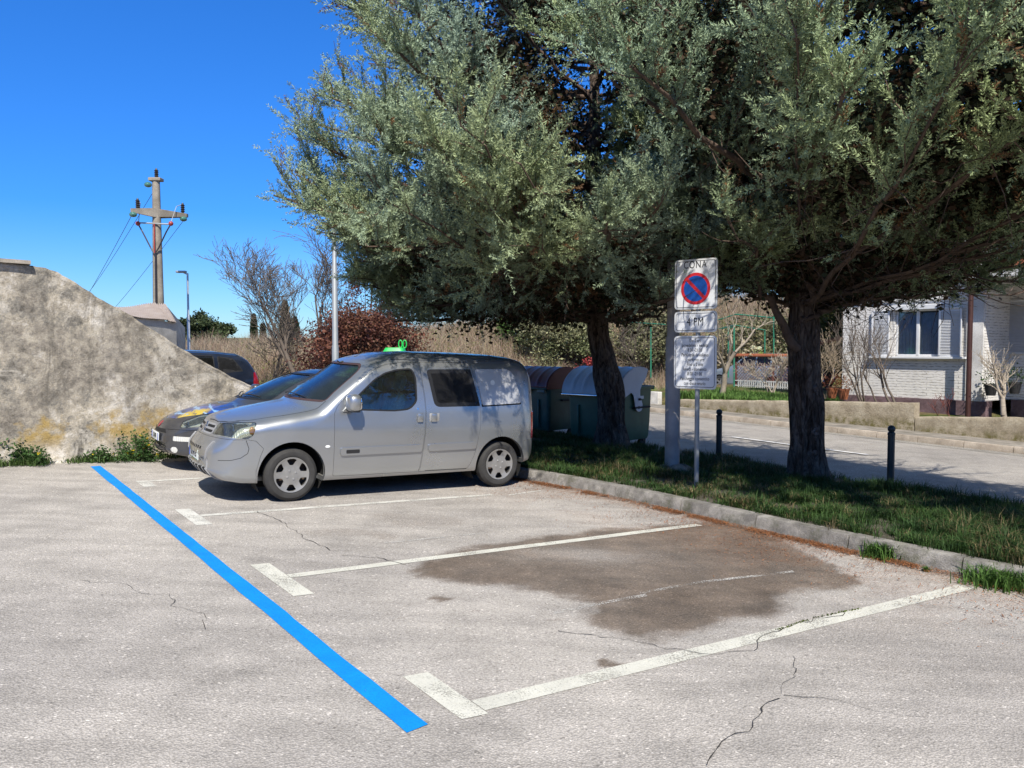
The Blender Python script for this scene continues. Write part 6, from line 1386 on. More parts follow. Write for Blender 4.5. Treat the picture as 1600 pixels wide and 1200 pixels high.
mb = MB(); mb.box((xR / 2 + .02, .15, (zb + zpl) / 2), (xR + .1, .4, zpl - zb)); mb.box(((xR + x2) / 2 + .1, 1.65, (zb + zpl) / 2), (x2 - xR, .4, zpl - zb)).box((.1, 4.5, (zb + zpl) / 2), (.24, 8.4, zpl - zb)); mb.build('plinth', M_PLUM, house)
cx = hp_(1510, 560)[0]; MB().box((cx + .22, -.03, (zpl + 3.3) / 2), (.42, .06, 3.3 - zpl)).build('corner_pilaster', M_WHITE2, house)
def window(x0, x1, z0, z1, y, parent, nleaf=2, curtain=True):
    fr = MB(); d = .06
    for a, b, c, e in ((x0, x1, z0, z0 + d), (x0, x1, z1 - d, z1), (x0, x0 + d, z0, z1), (x1 - d, x1, z0, z1), ((x0 + x1) / 2 - .045, (x0 + x1) / 2 + .045, z0, z1)):
        fr.box(((a + b) / 2, y + .08, (c + e) / 2), (b - a, .07, e - c), None, .006)
    f = fr.build('window', M_WHITEP, parent, sharp=40); MB().box(((x0 + x1) / 2, y + .09, (z0 + z1) / 2), (x1 - x0 - .1, .008, z1 - z0 - .1)).build('pane', M_GLASSH, f)
    if curtain: 
        vs = []; k = 60
        for i in range(k + 1):
            x = x0 + (x1 - x0) * i / k; yy = y + .13 + .015 * math.sin(i * 1.3); vs += [(x, yy, z0 + .05), (x, yy, z1 - .1)]
        MB().add(vs, [(2 * i, 2 * i + 2, 2 * i + 3, 2 * i + 1) for i in range(k)]).build('curtain', M_CURT, f, smooth=True, fix=False)
    MB().box(((x0 + x1) / 2, y + .55, (z0 + z1) / 2), (x1 - x0 + .3, .02, z1 - z0 + .3)).build('room_back', M_ROOM, f); return f
M_GLASSH = glass('house_glass', (.80, .88, .96))
def shutter(x0, x1, z0, z1, y, parent, rot=0):
    mb = MB(); fw = .05
    for a, b, c, e in ((x0, x1, z0, z0 + fw), (x0, x1, z1 - fw, z1), (x0, x0 + fw, z0, z1), (x1 - fw, x1, z0, z1)): mb.box(((a + b) / 2, y, (c + e) / 2), (b - a, .045, e - c), None, .004)
    s_ = mb.build('shutter', M_SHUT, parent, sharp=40); sl_ = MB(); n = int((z1 - z0 - 2 * fw) / .042)
    for i in range(n): z = z0 + fw + .02 + i * .042; sl_.box((0, 0, 0), (x1 - x0 - 2 * fw, .034, .008), Matrix.Translation(((x0 + x1) / 2, y, z)) @ Matrix.Rotation(math.radians(40), 4, 'X'))
    sl_.box(((x0 + x1) / 2, y + .016, (z0 + z1) / 2), (x1 - x0 - fw, .004, z1 - z0 - fw)); sl_.build('louvres', M_SHUT, s_, fix=False)
    return s_
f = window(wx0, wx1, wz0, wz1, 0, house); MB().box(((wx0 + wx1) / 2, -.07, wz0 - .03), (wx1 - wx0 + 1.5, .18, .06), None, .008).build('sill', M_WHITEP, f)
MB().box(((wx0 + wx1) / 2, -.05, wz1 + .05), (wx1 - wx0 + .14, .20, .13), None, .008).build('roller_box', M_WHITEP, f)
a0 = hp_(1364, 490)[0]; a1 = hp_(1392, 490)[0]; shutter(a0, a1, wz0 - .0, wz1 + .0, -.06, house); a0 = hp_(1469, 480)[0] + .02; a1 = hp_(1506, 480)[0]; shutter(a0, a1, wz0, wz1 + .02, -.09, house)
shutter(sx0 + .05, sx0 + .95, sz0, sz1, 1.47, house); window(1.2, 2.3, up0, up1, 0, house)
MB().box((xR / 2, -.02, 3.22), (xR + .04, .06, .18)).build('string_course', M_WHITE2, house)
# balcony over the recess, post, railing, roof
zbal = hp_(1560, 428, 22.0)[1]; bl = MB(); bl.box(((xR + x2) / 2 - .3, .45, zbal), (x2 - xR + .6, 2.1, .17), None, .01); bal = bl.build('balcony_slab', M_WHITE2, house)
rl = MB(); rl.box(((xR + x2) / 2, -.5, zbal + 1.02), (x2 - xR, .06, .06))
for i in range(60): x = xR + (x2 - xR) * i / 59; rl.box((x, -.5, zbal + .55), (.025, .025, .95))
rl.build('railing', flat('rail_red_brown', (.22, .05, .04), .5), bal)
px_, _ = hp_(1515, 560, 22.1); MB().cyl((px_, -.42, -1.0), (px_, -.42, zbal), .065, 14).build('post', M_BRPIPE, house)
for i, x in enumerate((xR + .8, xR + 2.0, xR + 3.2)): MB().box((x, -.42, zbal + .22), (.8, .2, .2), None, .02).build('flower_box', flat('terracotta_%d' % i, (.35, .12, .06), .8), bal)
rf = MB(); ov = .55; ridge = ZT + 2.0
vs = [(-ov, -ov, ZT - .02), (x2 + ov, -ov, ZT - .02), (x2 + ov, 9 + ov, ZT - .02), (-ov, 9 + ov, ZT - .02), (3.8, 4.5, ridge), (x2 - 3.8, 4.5, ridge)]
rf.add(vs + [(x, y, z + .10) for x, y, z in vs], [(6, 7, 11, 10), (7, 8, 11), (8, 9, 10, 11), (9, 6, 10), (0, 3, 2, 1), (0, 1, 7, 6), (1, 2, 8, 7), (2, 3, 9, 8), (3, 0, 6, 9)]); rf.build('roof', M_TILE, house)
MB().cyl((-ov, -ov - .05, ZT + .02), (x2 + ov, -ov - .05, ZT + .02), .07, 10).build('gutter', M_BRPIPE, house)
# pots and small things by the facade
def pot(px, py, n, label, hcol, seed):
    q = PNn(px, py, n); o = empty('plant_pot', q, 0, label, 'plant pot'); MB().lathe([(.0001, 0), (.11, 0), (.16, .26), (.17, .26), (.17, .30), (.14, .30), (.0001, .28)], 16).build('pot', flat('terracotta_pot', (.32, .11, .05), .8) if hcol is not None else M_BLACKP, o, sharp=30)
    r = np.random.default_rng(seed); c = r.normal(0, .12, (260, 3)) + np.array([0, 0, .45]); leaf_cloud('foliage', c, .06, np.array(hcol if hcol is not None else (.05, .09, .03)) * r.uniform(.5, 1.4, (260, 1)), seed, None, o)
pot(1300, 622, 21.6, 'terracotta pot with reddish plant at the left foot of the white house', (.20, .07, .04), 4); pot(1318, 624, 21.3, 'terracotta pot with orange-brown plant nearest the house corner', (.28, .12, .05), 5); pot(1548, 618, 22.2, 'dark pot with a dull plant hung beside the porch', None, 6); pot(1585, 615, 22.4, 'black pot with a reddish-brown plant at the right edge porch', None, 7)

# ------------------------------------------------------------------ bare garden shrubs in front of the house
def nb(px, py, n): q = PNn(px, py, n); return Vector(q)
bare('bare_shrub', 'many-stemmed leafless shrub before the left shutter of the house', nb(1345, 628, 20.8), 2.6, 5, M_TWIG, 'shrub', levels=3, r0=.03, spread=.5, lfrac=.40, kids=2, rmin=.0045, nstem=3, up=.5, twist=.12)
bare('bare_shrub', 'forked leafless shrub before the house window', nb(1398, 630, 20.9), 2.7, 16, M_TWIG, 'shrub', levels=3, r0=.036, spread=.65, lfrac=.42, kids=2, rmin=.0045, nstem=2, up=.35, twist=.14)
bare('bare_shrub', 'leafless shrub with the fewest stems, right of the forked one by the window', nb(1372, 628, 21.6), 2.2, 19, M_TWIG, 'shrub', levels=3, r0=.026, spread=.6, lfrac=.40, kids=2, rmin=.0045, nstem=1, up=.4, twist=.14)
bare('pruned_shrub', 'pale pruned stump with thin twigs at the right edge', nb(1571, 652, 20.6), 1.8, 29, M_PALETWIG, 'shrub', levels=3, r0=.07, spread=.6, lfrac=.32, kids=3, rmin=.0045, nstem=1, up=.6)
bare('garden_tree', 'pale twisted leafless tree behind the lowest sign plate', nb(1128, 612, 21.2), 2.9, 37, M_PALETWIG, 'tree', levels=4, r0=.10, spread=.8, lfrac=.34, kids=1, rmin=.006, nstem=1)
bare('garden_tree', 'leafless vine-like tree behind the open bin, its limbs bending right', nb(1015, 618, 21.5), 3.2, 41, M_TWIG, 'tree', levels=4, r0=.055, spread=.85, lfrac=.34, kids=2, rmin=.006, nstem=1)
bare('bare_shrub', 'pale spiky twigs before the lattice fence left of the second trunk', nb(1205, 608, 20.9), 1.3, 43, M_PALETWIG, 'shrub', levels=3, r0=.02, spread=.8, lfrac=.4, kids=3, rmin=.006, nstem=4)
bare('bare_shrub', 'brown twiggy shrub between the second trunk and the house corner', nb(1292, 618, 21.5), 2.0, 47, M_BEIGETWIG, 'shrub', levels=3, r0=.025, spread=.7, lfrac=.40, kids=3, rmin=.005, nstem=4)
# thin red-leaved sapling against the plinth
o, t_ = bare('rose_bush', 'small reddish rose bush against the plum plinth', nb(1475, 652, 20.5), .75, 53, flat('rose_stem', (.18, .06, .05), .8), 'shrub', levels=2, r0=.012, spread=.6, lfrac=.45, kids=2, rmin=.005, nstem=3)
# grass behind the garden wall
r = np.random.default_rng(4); n = 9000; s_ = r.uniform(13.3, 18, n); n_ = r.uniform(20.0, 22.6, n); xy = s_[:, None] * D2 + n_[:, None] * N2; z = np.full(n, 0.) + bank(xy[:, 0], xy[:, 1]); 
tag(grass('garden_grass', np.c_[xy, z], .34, M_GRASS, np.array([.12, .22, .05]) * r.uniform(.5, 1.5, (n, 1)), 5, width=.012, lean=.9), kind='stuff')
# lattice fence
MF = MSN(0, 0, 0.0)
def fpt(px, py, n): q = PNn(px, py, n); return q
M_FRED = flat('fence_red_brown', (.13, .05, .04), .7, 0, .3); M_TERR = flat('terracotta_rail', (.42, .13, .06), .8, 0, .2); M_GREENP = flat('green_pole_paint', (.03, .20, .12), .5, .1, .2); M_WHITEF = flat('white_picket', (.6, .6, .57), .6)
fa = fpt(1150, 603, 23.2); fb = fpt(1245, 606, 23.2); sa = to_sn(fa.x, fa.y)[0]; L = sa - to_sn(fb.x, fb.y)[0] + .6; Mf = MSN(sa, 23.2, fa.z); h = fpt(1150, 557, 23.2).z - fa.z
fen = empty('lattice_fence', (0, 0, 0), mat=Mf, label='red-brown lattice garden fence with an orange top rail and white lower pickets', cat='fence'); mb = MB()
for k in np.arange(-h, L, .12):
    for sg in (1, -1):
        pts = []
        for t in (0, 1):
            z = h * t; x = k + (z if sg > 0 else h - z); pts.append((x, z))
        (xa, za), (xb, zb_) = pts
        if min(xa, xb) < 0:
            tt = (0 - xa) / (xb - xa); 
            if xa < 0: xa, za = 0, za + (zb_ - za) * tt
            else: xb, zb_ = 0, za + (zb_ - za) * tt
        if max(xa, xb) > L:
            tt = (L - xa) / (xb - xa)
            if xa > L: xa, za = L, za + (zb_ - za) * tt
            else: xb, zb_ = L, za + (zb_ - za) * tt
        if abs(xa - xb) > .02: mb.tube([(xa, sg * .008, za), (xb, sg * .008, zb_)], .010, 4)
mb.build('lattice', M_FRED, fen)
mb = MB()
for x in (0, L / 2, L): mb.box((x, 0, h / 2), (.06, .06, h + .04))
mb.build('fence_post', M_FRED, fen); MB().box((L / 2, 0, h + .05), (L + .1, .26, .10), None, .02).build('top_rail', M_TERR, fen); mb = MB()
for x in np.arange(.15, L, .09): mb.box((x, -.05, .10), (.03, .02, .26))
mb.box((L / 2, -.05, .20), (L, .02, .03)).box((L / 2, -.05, .03), (L, .02, .03)); mb.build('white_picket', M_WHITEF, fen)
shrub('white_flower_plant', 'white-green flowering plant standing on the orange fence rail', 1181, 22, .40, .34, 700, .05, [(.6, .62, .45), (.3, .42, .12)], 41, 'plant', base=Vector(fpt(1181, 556, 23.2)), z0=.0)
tr = empty('tiled_garden_roof', fpt(1270, 534, 27), 0, 'orange tiled edge of a garden roof between the second trunk and the house', 'roof'); MB().prism([(-.2, -.15), (1.6, .28), (1.6, .38), (-.2, -.05)], -1.0, .3, 'y').build('tiles', M_TERR, tr); MB().box((.3, 0, -1.2), (.12, .12, 2.2)).box((1.2, 0, -1.1), (.12, .12, 2.4)).build('support', M_FRED, tr)
# green pergola
def perg(name, label, items, posts):
    o0 = Vector(posts[0][0]); o = empty(name, o0, 0, label, 'pergola')
    for a, b, r_ in posts: MB().cyl(Vector(a) - o0, Vector(b) - o0, r_, 8).build('post', M_GREENP, o)
    for a, b, r_ in items: MB().cyl(Vector(a) - o0, Vector(b) - o0, r_, 6).build('beam', M_GREENP, o)
g1 = lambda px, yt, yb, n: (tuple(fpt(px, yb, n)), tuple(fpt(px, yt, n)), .028)
A = fpt(1147, 508, 22.8); B_ = fpt(1196, 516, 24.8); C_ = fpt(1130, 512, 26.5); D_ = fpt(1208, 494, 24.8)
perg('pergola', 'green metal pergola frame beside the lattice fence', [(tuple(A), tuple(B_), .022), (tuple(C_), tuple(A), .022), (tuple(fpt(1122, 500, 26)), tuple(fpt(1150, 491, 26)), .025), (tuple(fpt(1150, 491, 26)), tuple(fpt(1222, 498, 26)), .03), (tuple(fpt(1120, 514, 23)), tuple(fpt(1147, 511, 22.8)), .02)], [g1(1147, 508, 604, 22.8), g1(1195, 516, 575, 24.8), g1(1138, 510, 590, 26.5), g1(1209, 494, 575, 25.5)])
perg('pergola', 'green metal trellis post and rail behind the open bin', [(tuple(fpt(960, 502, 22.5)), tuple(fpt(1040, 507, 22.5)), .022), (tuple(fpt(965, 497, 25)), tuple(fpt(1010, 480, 25)), .02)], [g1(1017, 505, 590, 22.5)])
# parked cars behind the fence
def far_car(px, py, n, length_dir, mat, label, name='distant_car', k=1):
    q = PNn(px, py, n); sp = dict(est_sp0); sp['mat'] = mat; sp['dx'] = .12; sp['windows'] = [dict(w) for w in est_sp0['windows']]; sp['patches'] = []
    x = Vector((length_dir[0], length_dir[1], 0)).normalized(); y = Vector((0, 0, 1)).cross(x); M = Matrix(((x.x, y.x, 0, q.x), (x.y, y.y, 0, q.y), (0, 0, 1, q.z), (0, 0, 0, 1)))
    o = empty(name, (0, 0, 0), mat=M, label=label, cat='car', group='cars parked beyond the garden fence'); make_car(sp, o); return o
far_car(1118, 607, 27.5, tuple(-D2), car_paint('pale_blue_paint', (.30, .36, .42), .4, .3), 'pale grey-blue car behind the green pergola post')
far_car(1162, 604, 31.5, tuple(-D2), car_paint('deep_blue_paint', (.02, .035, .12), .3, .3), 'dark blue car behind the lattice fence')
bpy.data.objects.remove(_A); bpy.data.objects.remove(_B)
# ------------------------------------------------------------------ the cypresses
def bark_mat():
    t = NT('cypress_bark'); v = t.co((11, 11, 3.2)); a = t.noise(1.0, 9, .76, v, 1.6); b = t.noise(3, 5, .6); c = t.noise(30, 4, .7)
    col = t.ramp(a, [(.36, (.028, .021, .017)), (.46, (.12, .088, .068)), (.58, (.27, .215, .175)), (.72, (.42, .36, .30))]); col = t.mix(1.0, col, t.ramp(b, [(.3, .65), (.7, 1.15)]), 'MULTIPLY')
    t.set(col=col, rough=.95, spec=.15); t.bump(t.math('ADD', t.math('MULTIPLY', a, 1.5), t.math('MULTIPLY', c, .25)), .06, 1.0); return t.m
M_BARK = bark_mat(); M_LIMB = flat('limb_bark', (.11, .075, .055), .95, 0, .45, 6, .02, 40); M_FOL = colmat('cypress_foliage', .75, .10, .2); M_KNOT = flat('knot_wood', (.15, .112, .09), .95, 0, .6, 30, .02, 60)
def nrm(v): return v / (np.linalg.norm(v, axis=-1, keepdims=True) + 1e-9)
def bez(p0, p1, p2, t): t = t[:, None]; return p0 * (1 - t) ** 2 + p1 * 2 * t * (1 - t) + p2 * t * t
def cypress(base, label, seed, centre, rad, zprof, radii, zlow, H, nl, tint, extra=(), dens=1.0, low=()):
    """centre: list (z, dx, dy) trunk axis; rad: list (z, r); radii: dict angle->reach"""
    r = np.random.default_rng(seed); o = empty('cypress_tree', base, 0, label, 'tree', 'cypresses on the verge')
    cz = np.array(centre); rz = np.array(rad); ax = lambda z: np.stack([np.interp(z, cz[:, 0], cz[:, 1]), np.interp(z, cz[:, 0], cz[:, 2]), np.asarray(z, float)], -1)
    # trunk surface
    zs = np.concatenate([np.arange(-.1, 2.6, .03), np.arange(2.6, H * .9, .15)]); m = 72; A = np.linspace(0, 2 * math.pi, m, endpoint=False); ZZ, AA = np.meshgrid(zs, A, indexing='ij'); R_ = np.interp(ZZ, rz[:, 0], rz[:, 1])
    cx = np.cos(AA); cy = np.sin(AA); k = fbm(cx * 3.2 + 9 + ZZ * .15, cy * 3.2 + ZZ * .5 + seed, 4, seed) - .5; fis = np.abs(fbm(AA * 5.5 / 6.283 * 6 + ZZ * .2, ZZ * .9, 3, seed + 5) - .5)
    fis[:, -1] = fis[:, 0]; lob = fbm(cx * 1.3 + 5, cy * 1.3 + ZZ * 1.1 + seed, 3, seed + 9) - .5; flare = np.clip(.5 - ZZ, 0, 1) * (np.sin(AA * 5 + seed) * .22)
    R_ = R_ * (1 + .34 * k + .42 * lob + flare) + (fis - .12) * .16 * np.clip(R_ * 5, 0, 1); C = ax(ZZ.ravel()).reshape(*ZZ.shape, 3); V = C + np.stack([cx * R_, cy * R_, np.zeros_like(R_)], -1)
    idx = np.arange(ZZ.size).reshape(ZZ.shape); j2 = np.roll(idx, -1, 1); Fq = np.stack([idx[:-1], j2[:-1], j2[1:], idx[1:]], -1).reshape(-1, 4); tr = np_mesh('trunk', V.reshape(-1, 3), Fq, M_BARK, o, True)
    # knots on the side seen from the lot
    for i in range(6):
        z = .4 + i * .42 + r.normal(0, .05); a = -math.pi / 2 + r.normal(0, .45); rr_ = float(np.interp(z, rz[:, 0], rz[:, 1])) * .98; c = ax(np.array(z)) + np.array([math.cos(a), math.sin(a), 0]) * rr_
        Mk = Matrix.Translation(Vector(c)) @ Vector((math.cos(a), math.sin(a), -.1)).to_track_quat('Z', 'Y').to_matrix().to_4x4(); s_ = r.uniform(.022, .045)
        MB().lathe([(.0001, s_ * .15), (s_ * .3, s_ * .05), (s_ * .55, s_ * .35), (s_ * .8, s_ * .2), (s_, s_ * .45), (s_ * 1.25, s_ * .1), (s_ * 1.5, -s_ * .8)], 12, Mk).build('knot', M_KNOT, o, smooth=True, sharp=80)
    ra = np.array(sorted(radii.items())); ang_t = np.radians(np.concatenate([ra[:, 0] - 360, ra[:, 0], ra[:, 0] + 360])); rad_t = np.tile(ra[:, 1], 3); zp = np.array(zprof)
    def keepf(q, inner=False):
        w = q + np.array(base); X_, Y_, Z_ = w[:, 0], w[:, 1], w[:, 2]; lim = np.interp(X_, [-1.2, 1.2, 3.2, 5], [2.0, 2.25, 2.45, 2.5]) + (Y_ < 9.3) * np.clip(X_ * .2, 0, .35); inside = (X_ > 1.2) & (X_ < 2.75) & (Y_ > 5.5) & (Y_ < 9.95) & (Z_ < 3.15)
        road = X_ * SNI[1, 0] + Y_ * SNI[1, 1] + .476 * (Z_ + .15) > 13.05 + r.normal(0, .12, len(q))
        left = X_ < np.interp(Z_, [2.2, 2.7, 3.2, 3.9, 5.1, 5.7, 6.3, 7.2, 8.5], [-1.7, -2.4, -2.75, -3.1, -3.25, -2.95, -2.65, -2.45, -1.5]) + (fbm(Y_ * 1.6 + 30, Z_ * 2.2, 3, 12) - .5) * 1.3 + r.normal(0, .10, len(q))
        return (Z_ > lim + r.normal(0, .12, len(q))) & ~inside & ~left & (~road | inner)
    def env(a, z): return np.interp(np.mod(a, 2 * math.pi), ang_t, rad_t) * np.interp(z, zp[:, 0], zp[:, 1])
    limbs = []
    for i in range(nl):
        u = (i + .5) / nl; z0 = zlow + (H * .93 - zlow) * u ** 1.05 + r.normal(0, .1); a = i * 2.39996 + r.normal(0, .25); rise = r.uniform(.1, .9) + .5 * u; ze = z0 + rise - (.5 if u < .12 else 0); L = float(env(a, ze)) * r.uniform(.78, 1.04); L = max(L, .25)
        p0 = ax(np.array(z0)); d = np.array([math.cos(a), math.sin(a), 0]); p2 = p0 + d * L + np.array([0, 0, rise - (.35 if u < .15 else 0)]); p1 = p0 + d * L * .55 + np.array([0, 0, rise * .15 - .05]) + r.normal(0, .12, 3); limbs.append((p0, p1, p2, max(.018, .030 + .012 * L * (1 - u)), 1.0))
    for i, (a_, z_, l_) in enumerate(low):
        a = math.radians(a_ + r.normal(0, 5)); L = l_ * r.uniform(.9, 1.05) * (1.06 if 150 < a_ < 222 and zlow < 2.4 else 1); p0 = ax(np.array(2.3 + .9 * r.random())); d = np.array([math.cos(a), math.sin(a), 0]); p2 = np.array([*(p0 + d * L)[:2], z_]); p1 = p0 + d * L * .5 + np.array([0, 0, .25]); limbs.append((p0, p1, p2, .045, 1.15))
    for e in extra: limbs.append(tuple(np.array(q, float) for q in e[:3]) + (e[3], e[4]))
    tseg = []; PB = []; PD = []; PL = []; PT = []; lim_objs = []; dead = []
    for (p0, p1, p2, r0_, fo) in limbs:
        T = np.linspace(0, 1, 13); pts = bez(p0, p1, p2, T); L = np.linalg.norm(p2 - p0); pts[1:-1] += r.normal(0, .018 * min(1.5, L), (11, 3)); rr_ = r0_ * (1 - .8 * T); seg = [[*pts[k], *pts[k + 1], rr_[k], rr_[k + 1]] for k in range(12)]
        if r0_ > .06: lim_objs.append((pts, rr_))
        else: tseg += seg
        ns_ = int((5 + 3.4 * L) * dens * fo); 
        if ns_ < 1: continue
        t = .22 + .78 * r.random(ns_) ** .75; t[0] = 1.0; q = np.stack([np.interp(t, T, pts[:, c]) for c in range(3)], 1); tan = nrm(np.gradient(pts, axis=0)); tq = np.stack([np.interp(t, T, tan[:, c]) for c in range(3)], 1)
        out = nrm(q - np.array([*ax(np.array(p0[2]))[:2], 0]) * np.array([1, 1, 0]) - np.array([0, 0, 1]) * q[:, 2:3]); sd = nrm(tq * .75 + r.normal(0, .55, (ns_, 3)) + np.array([0, 0, .38]) + out * .25)
        sL = r.uniform(.35, .95, ns_) * (.55 + .2 * min(L, 4)) * (1.15 - .45 * t)
        kk = 4; prev = q.copy(); dd = sd.copy()
        for k in range(kk):
            dd = nrm(dd + r.normal(0, .13, dd.shape) + np.array([0, 0, .10])); nx = prev + dd * (sL / kk)[:, None]; w0 = .010 * (1 - .2 * k); tseg += np.c_[prev, nx, np.full(ns_, w0), np.full(ns_, w0 * .8)].tolist()
            npl = 5
            for j in range(npl):
                f = r.random(ns_)[:, None]; b = prev + (nx - prev) * f; keep = (r.random(ns_) < np.clip(.35 + t * .9, 0, 1)) & keepf(b) & keepf(b + dd * .3); b = b[keep]; 
                PB.append(b); PD.append(nrm(dd[keep] * .85 + r.normal(0, .45, (keep.sum(), 3)) + np.array([0, 0, .26]))); PL.append(r.uniform(.16, .36, keep.sum()) * (1.05 if k < 3 else 1.25)); PT.append(t[keep])
            prev = nx
        # dead inner twigs
        nd = int(4 * L * fo); td = r.uniform(.1, .7, nd); q = np.stack([np.interp(td, T, pts[:, c]) for c in range(3)], 1); dd = nrm(r.normal(0, 1, (nd, 3)) + np.array([0, 0, -.25])); Ld = r.uniform(.25, .8, nd)[:, None]; md = q + dd * Ld * .5 + r.normal(0, .04, (nd, 3)); en = md + nrm(dd + r.normal(0, .4, (nd, 3))) * Ld * .5
        if nd: tseg += np.c_[q, md, np.full(nd, .007), np.full(nd, .005)].tolist() + np.c_[md, en, np.full(nd, .005), np.full(nd, .003)].tolist(); dead += [md, en, (q + md) / 2]
    for pts, rr_ in lim_objs: MB().tube([Vector(p) for p in pts], list(rr_), 10).build('limb', M_LIMB, o, smooth=True, sharp=80)
    ts_ = np.array(tseg); w_ = ts_[:, 3:6] + np.array(base); kx = w_[:, 0] > np.interp(w_[:, 2], [2.2, 2.7, 3.2, 3.9, 5.1, 5.7, 6.3, 7.2, 8.5], [-1.7, -2.4, -2.75, -3.1, -3.25, -2.95, -2.65, -2.45, -1.5]) + (fbm(w_[:, 1] * 1.6 + 30, w_[:, 2] * 2.2, 3, 12) - .5) * 1.3 + .05
    tubes('twigs', ts_[kx], M_LIMB, o, 3)
    B_ = np.concatenate(PB); D_ = np.concatenate(PD); L_ = np.concatenate(PL); T_ = np.concatenate(PT); n = len(B_)
    # sprays: feathery clusters of scale-leaf twiglets
    nb_ = 50; f = np.tile((np.arange(nb_) + .5) / nb_, (n, 1)) + r.normal(0, .02, (n, nb_)); a = r.random((n, nb_)) * 6.283; e1 = nrm(np.cross(D_, r.normal(0, 1, (n, 3)))); e2 = np.cross(D_, e1)
    rd = e1[:, None] * np.cos(a)[..., None] + e2[:, None] * np.sin(a)[..., None]; base_ = B_[:, None] + D_[:, None] * (L_[:, None] * f)[..., None]; dr = nrm(D_[:, None] * .8 + rd * .95 + r.normal(0, .12, (n, nb_, 3))); bl = (.35 + .65 * np.sin(np.clip(f, 0, 1) * math.pi * .85 + .35)) * (.125 * L_[:, None] + .011) * r.uniform(.7, 1.25, (n, nb_)); w = .0048 + .0024 * r.random((n, nb_))
    sdv = nrm(np.cross(dr, r.normal(0, 1, dr.shape))) * w[..., None]; P0 = base_ - sdv * .6; P1 = base_ + dr * (bl * .55)[..., None] + sdv; P2 = base_ + dr * bl[..., None]; P3 = base_ + dr * (bl * .5)[..., None] - sdv
    V = np.stack([P0, P1, P2, P3], 2).reshape(-1, 3).astype(np.float32)
    hue = fbm(B_[:, 0] * .8 + 20, B_[:, 2] * .8 + B_[:, 1] * .5, 3, seed + 3)[:, None]; hue = np.clip((hue - .3) / .4, 0, 1); glau = np.array([.285, .375, .285]); oliv = np.array([.31, .365, .175]); hue = hue * .8; col = (glau * (1 - hue) + oliv * hue) * np.array(tint) * r.uniform(.78, 1.16, (n, 1))
    brown = (r.random(n) < .035 + .30 * (T_ < .42)); col[brown] = np.array([.17, .095, .045]) * r.uniform(.6, 1.3, (brown.sum(), 1)); cb = np.repeat(col[:, None], nb_, 1) * r.uniform(.8, 1.2, (n, nb_, 1)); cb = np.repeat(cb.reshape(-1, 3), 4, 0)
    np_mesh('foliage', V, np.arange(len(V)).reshape(-1, 4), M_FOL, o, col=cb.astype(np.float32))
    # coarse inner sprays close the crown: dead browns and greens, darkened as painted shade
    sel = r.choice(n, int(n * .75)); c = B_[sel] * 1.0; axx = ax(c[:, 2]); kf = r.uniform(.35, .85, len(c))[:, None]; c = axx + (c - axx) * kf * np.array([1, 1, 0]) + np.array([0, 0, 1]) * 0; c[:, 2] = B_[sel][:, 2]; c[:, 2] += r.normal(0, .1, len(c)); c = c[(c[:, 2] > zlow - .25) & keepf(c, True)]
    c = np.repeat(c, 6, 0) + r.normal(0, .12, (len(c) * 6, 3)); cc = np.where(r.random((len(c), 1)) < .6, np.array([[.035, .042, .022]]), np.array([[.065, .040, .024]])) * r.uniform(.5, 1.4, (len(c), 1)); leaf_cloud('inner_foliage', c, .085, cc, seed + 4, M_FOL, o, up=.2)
    return n * nb_
def fol_extra(base, pts_px, depth, r0_, fo=.6):
    q = [np.array(ZD(x, y, d)) - np.array(base) for (x, y), d in zip(pts_px, depth)]; return (q[0], q[1], q[2], r0_, fo)
B1 = P(957, 702, .12); B2 = P(1262, 752, .12); B3 = SN(2.75, 9.65, .12)
ZP = [(1.8, .55), (2.3, .75), (3.0, .92), (4.0, 1.0), (5.0, .95), (6.0, .94), (7.0, .86), (8, .70), (9.3, .26), (10.5, .05)]
ZP2 = [(2.2, .35), (3.0, .55), (3.8, .85), (4.6, 1.0), (5.5, .98), (6.5, .85), (7.5, .65), (8.5, .42), (9.3, .2), (10.5, .05)]
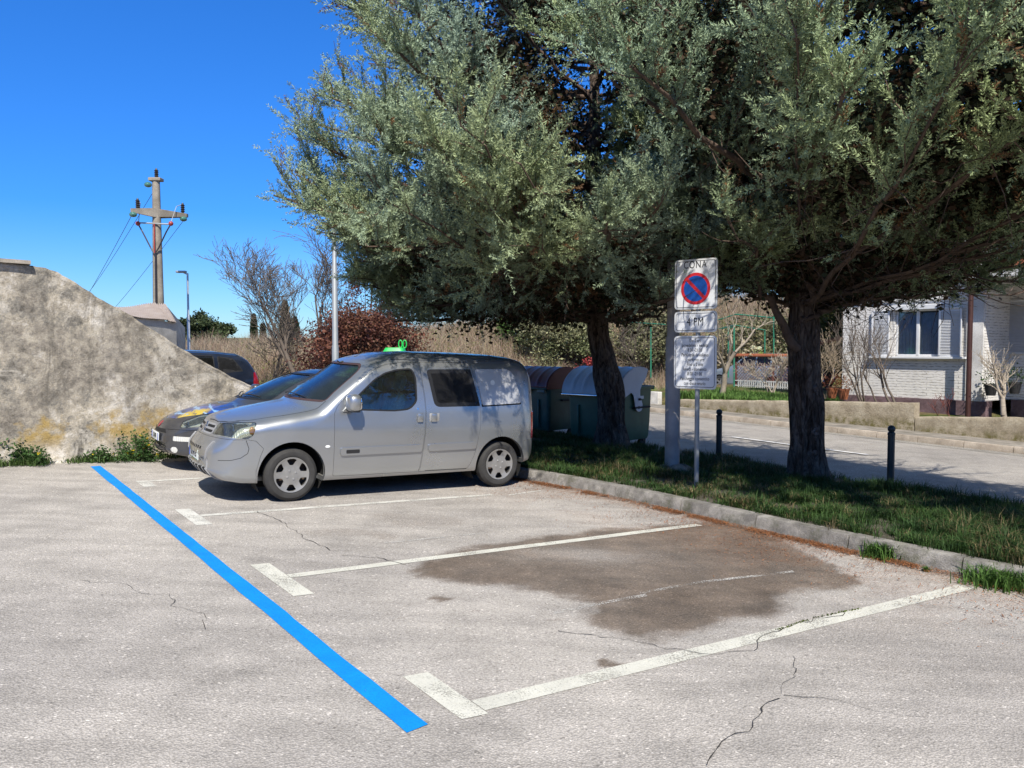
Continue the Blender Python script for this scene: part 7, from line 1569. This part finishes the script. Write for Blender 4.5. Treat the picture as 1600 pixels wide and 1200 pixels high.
n1 = cypress(B1, 'leaning knobbly cypress standing before the open grey-lidded container', 11, [(0, 0, 0), (.9, -.03, 0), (2.0, -.24, 0), (4, -.36, .05), (9, -.3, .3)], [(-.1, .34), (.15, .27), (.5, .205), (.95, .215), (1.3, .225), (1.6, .185), (2.2, .165), (4, .14), (6.5, .08), (9.5, .02)],
    ZP, {0: 2.6, 35: 2.0, 90: 2.6, 130: 3.6, 170: 4.9, 200: 5.3, 225: 5.8, 250: 6.8, 275: 6.3, 305: 5.0, 340: 3.2}, 2.25, 9.4, 110, (1.0, 1.0, 1.0),
    [fol_extra(B1, ((917, 484), (872, 462), (800, 486)), (13.1, 12.8, 12.2), .075, .5), fol_extra(B1, ((920, 502), (880, 494), (842, 480)), (13.1, 12.9, 12.6), .035, .2), fol_extra(B1, ((958, 470), (975, 440), (1010, 420)), (13.2, 13.2, 13.2), .06, .4)], 1.0,
    [(155, 2.6, 3.4), (165, 2.5, 3.9), (172, 3.1, 4.5), (180, 2.3, 3.5), (186, 2.8, 4.5), (192, 3.3, 4.9), (197, 2.4, 4.1), (203, 3.0, 4.8), (208, 2.3, 3.6), (214, 2.7, 4.5), (220, 3.3, 5.0), (226, 2.5, 3.9), (232, 3.0, 5.0), (238, 3.5, 5.7), (244, 2.7, 4.4), (250, 3.2, 5.6), (256, 3.6, 5.9), (262, 2.9, 4.8), (268, 3.3, 5.6), (276, 3.0, 4.8), (284, 3.4, 5.2), (296, 3.2, 4.4), (150, 3.3, 3.3), (176, 2.4, 2.6), (205, 2.4, 2.6), (230, 2.5, 3.0), (186, 3.6, 4.1), (192, 4.0, 4.4), (199, 3.6, 4.3), (206, 4.1, 4.5), (213, 3.7, 4.6), (196, 2.7, 4.1), (241, 3.3, 6.2), (247, 3.7, 6.5), (253, 3.4, 6.3), (259, 3.8, 6.5), (236, 3.8, 6.0), (189, 2.4, 4.0), (178, 3.8, 4.7), (255, 2.7, 3.2), (275, 3.0, 3.0), (190, 2.5, 3.2)])
n2 = cypress(B2, 'upright dark-barked cypress with round knots, standing right of the signs', 23, [(0, 0, 0), (1.0, -.03, 0), (2.2, -.10, 0), (4, -.12, .05), (9, 0, .3)], [(-.1, .34), (.15, .275), (.5, .225), (1.2, .205), (1.9, .195), (2.4, .17), (4, .14), (6.5, .08), (9.5, .02)],
    ZP2, {0: 3.4, 35: 2.2, 90: 2.4, 130: 2.6, 170: 3.0, 200: 3.3, 235: 5.0, 270: 6.3, 300: 5.6, 330: 4.4}, 2.6, 9.2, 96, (.98, 1.0, .93),
    [fol_extra(B2, ((1246, 545), (1195, 470), (1160, 385)), (10.68, 10.6, 10.2), .07, 1.1), fol_extra(B2, ((1254, 500), (1300, 462), (1420, 468)), (10.6, 10.7, 10.9), .06, 1.2), fol_extra(B2, ((1262, 470), (1282, 430), (1296, 330)), (10.4, 10.2, 10.0), .055, 1.0), fol_extra(B2, ((1230, 480), (1225, 440), (1232, 380)), (10.8, 10.9, 11.0), .055, 1.0)], 1.0,
    [(20, 2.7, 2.4), (8, 2.6, 3.2), (350, 2.7, 2.8), (340, 2.6, 2.0), (335, 2.9, 2.8), (45, 2.8, 2.0), (15, 2.6, 1.8), (0, 2.55, 2.6), (25, 2.6, 2.8), (330, 2.65, 2.4), (100, 2.9, 1.8), (200, 2.9, 1.4), (230, 3.0, 1.6), (300, 3.0, 1.8), (160, 2.9, 1.6), (310, 3.9, 4.4), (300, 4.2, 5.2), (288, 4.0, 5.6), (275, 4.1, 5.8), (262, 4.2, 5.6), (248, 4.3, 4.9), (322, 3.7, 3.8), (150, 3.3, 2.4), (190, 3.6, 2.2)])
n3 = cypress(B3, 'rightmost cypress, only its olive lower branches reaching in at the top right', 37, [(0, 0, 0), (9, .1, .1)], [(-.1, .36), (.2, .28), (2, .22), (5, .12), (9.5, .02)],
    [(2.2, .3), (2.9, .75), (3.6, .95), (5, 1.0), (6.5, .9), (7.5, .7), (8.5, .45), (9.5, .1)], {0: 2.5, 40: 2.0, 90: 2.2, 150: 3.0, 180: 3.1, 225: 3.9, 270: 4.2, 320: 3.2}, 3.4, 8.8, 60, (1.12, 1.08, .86))
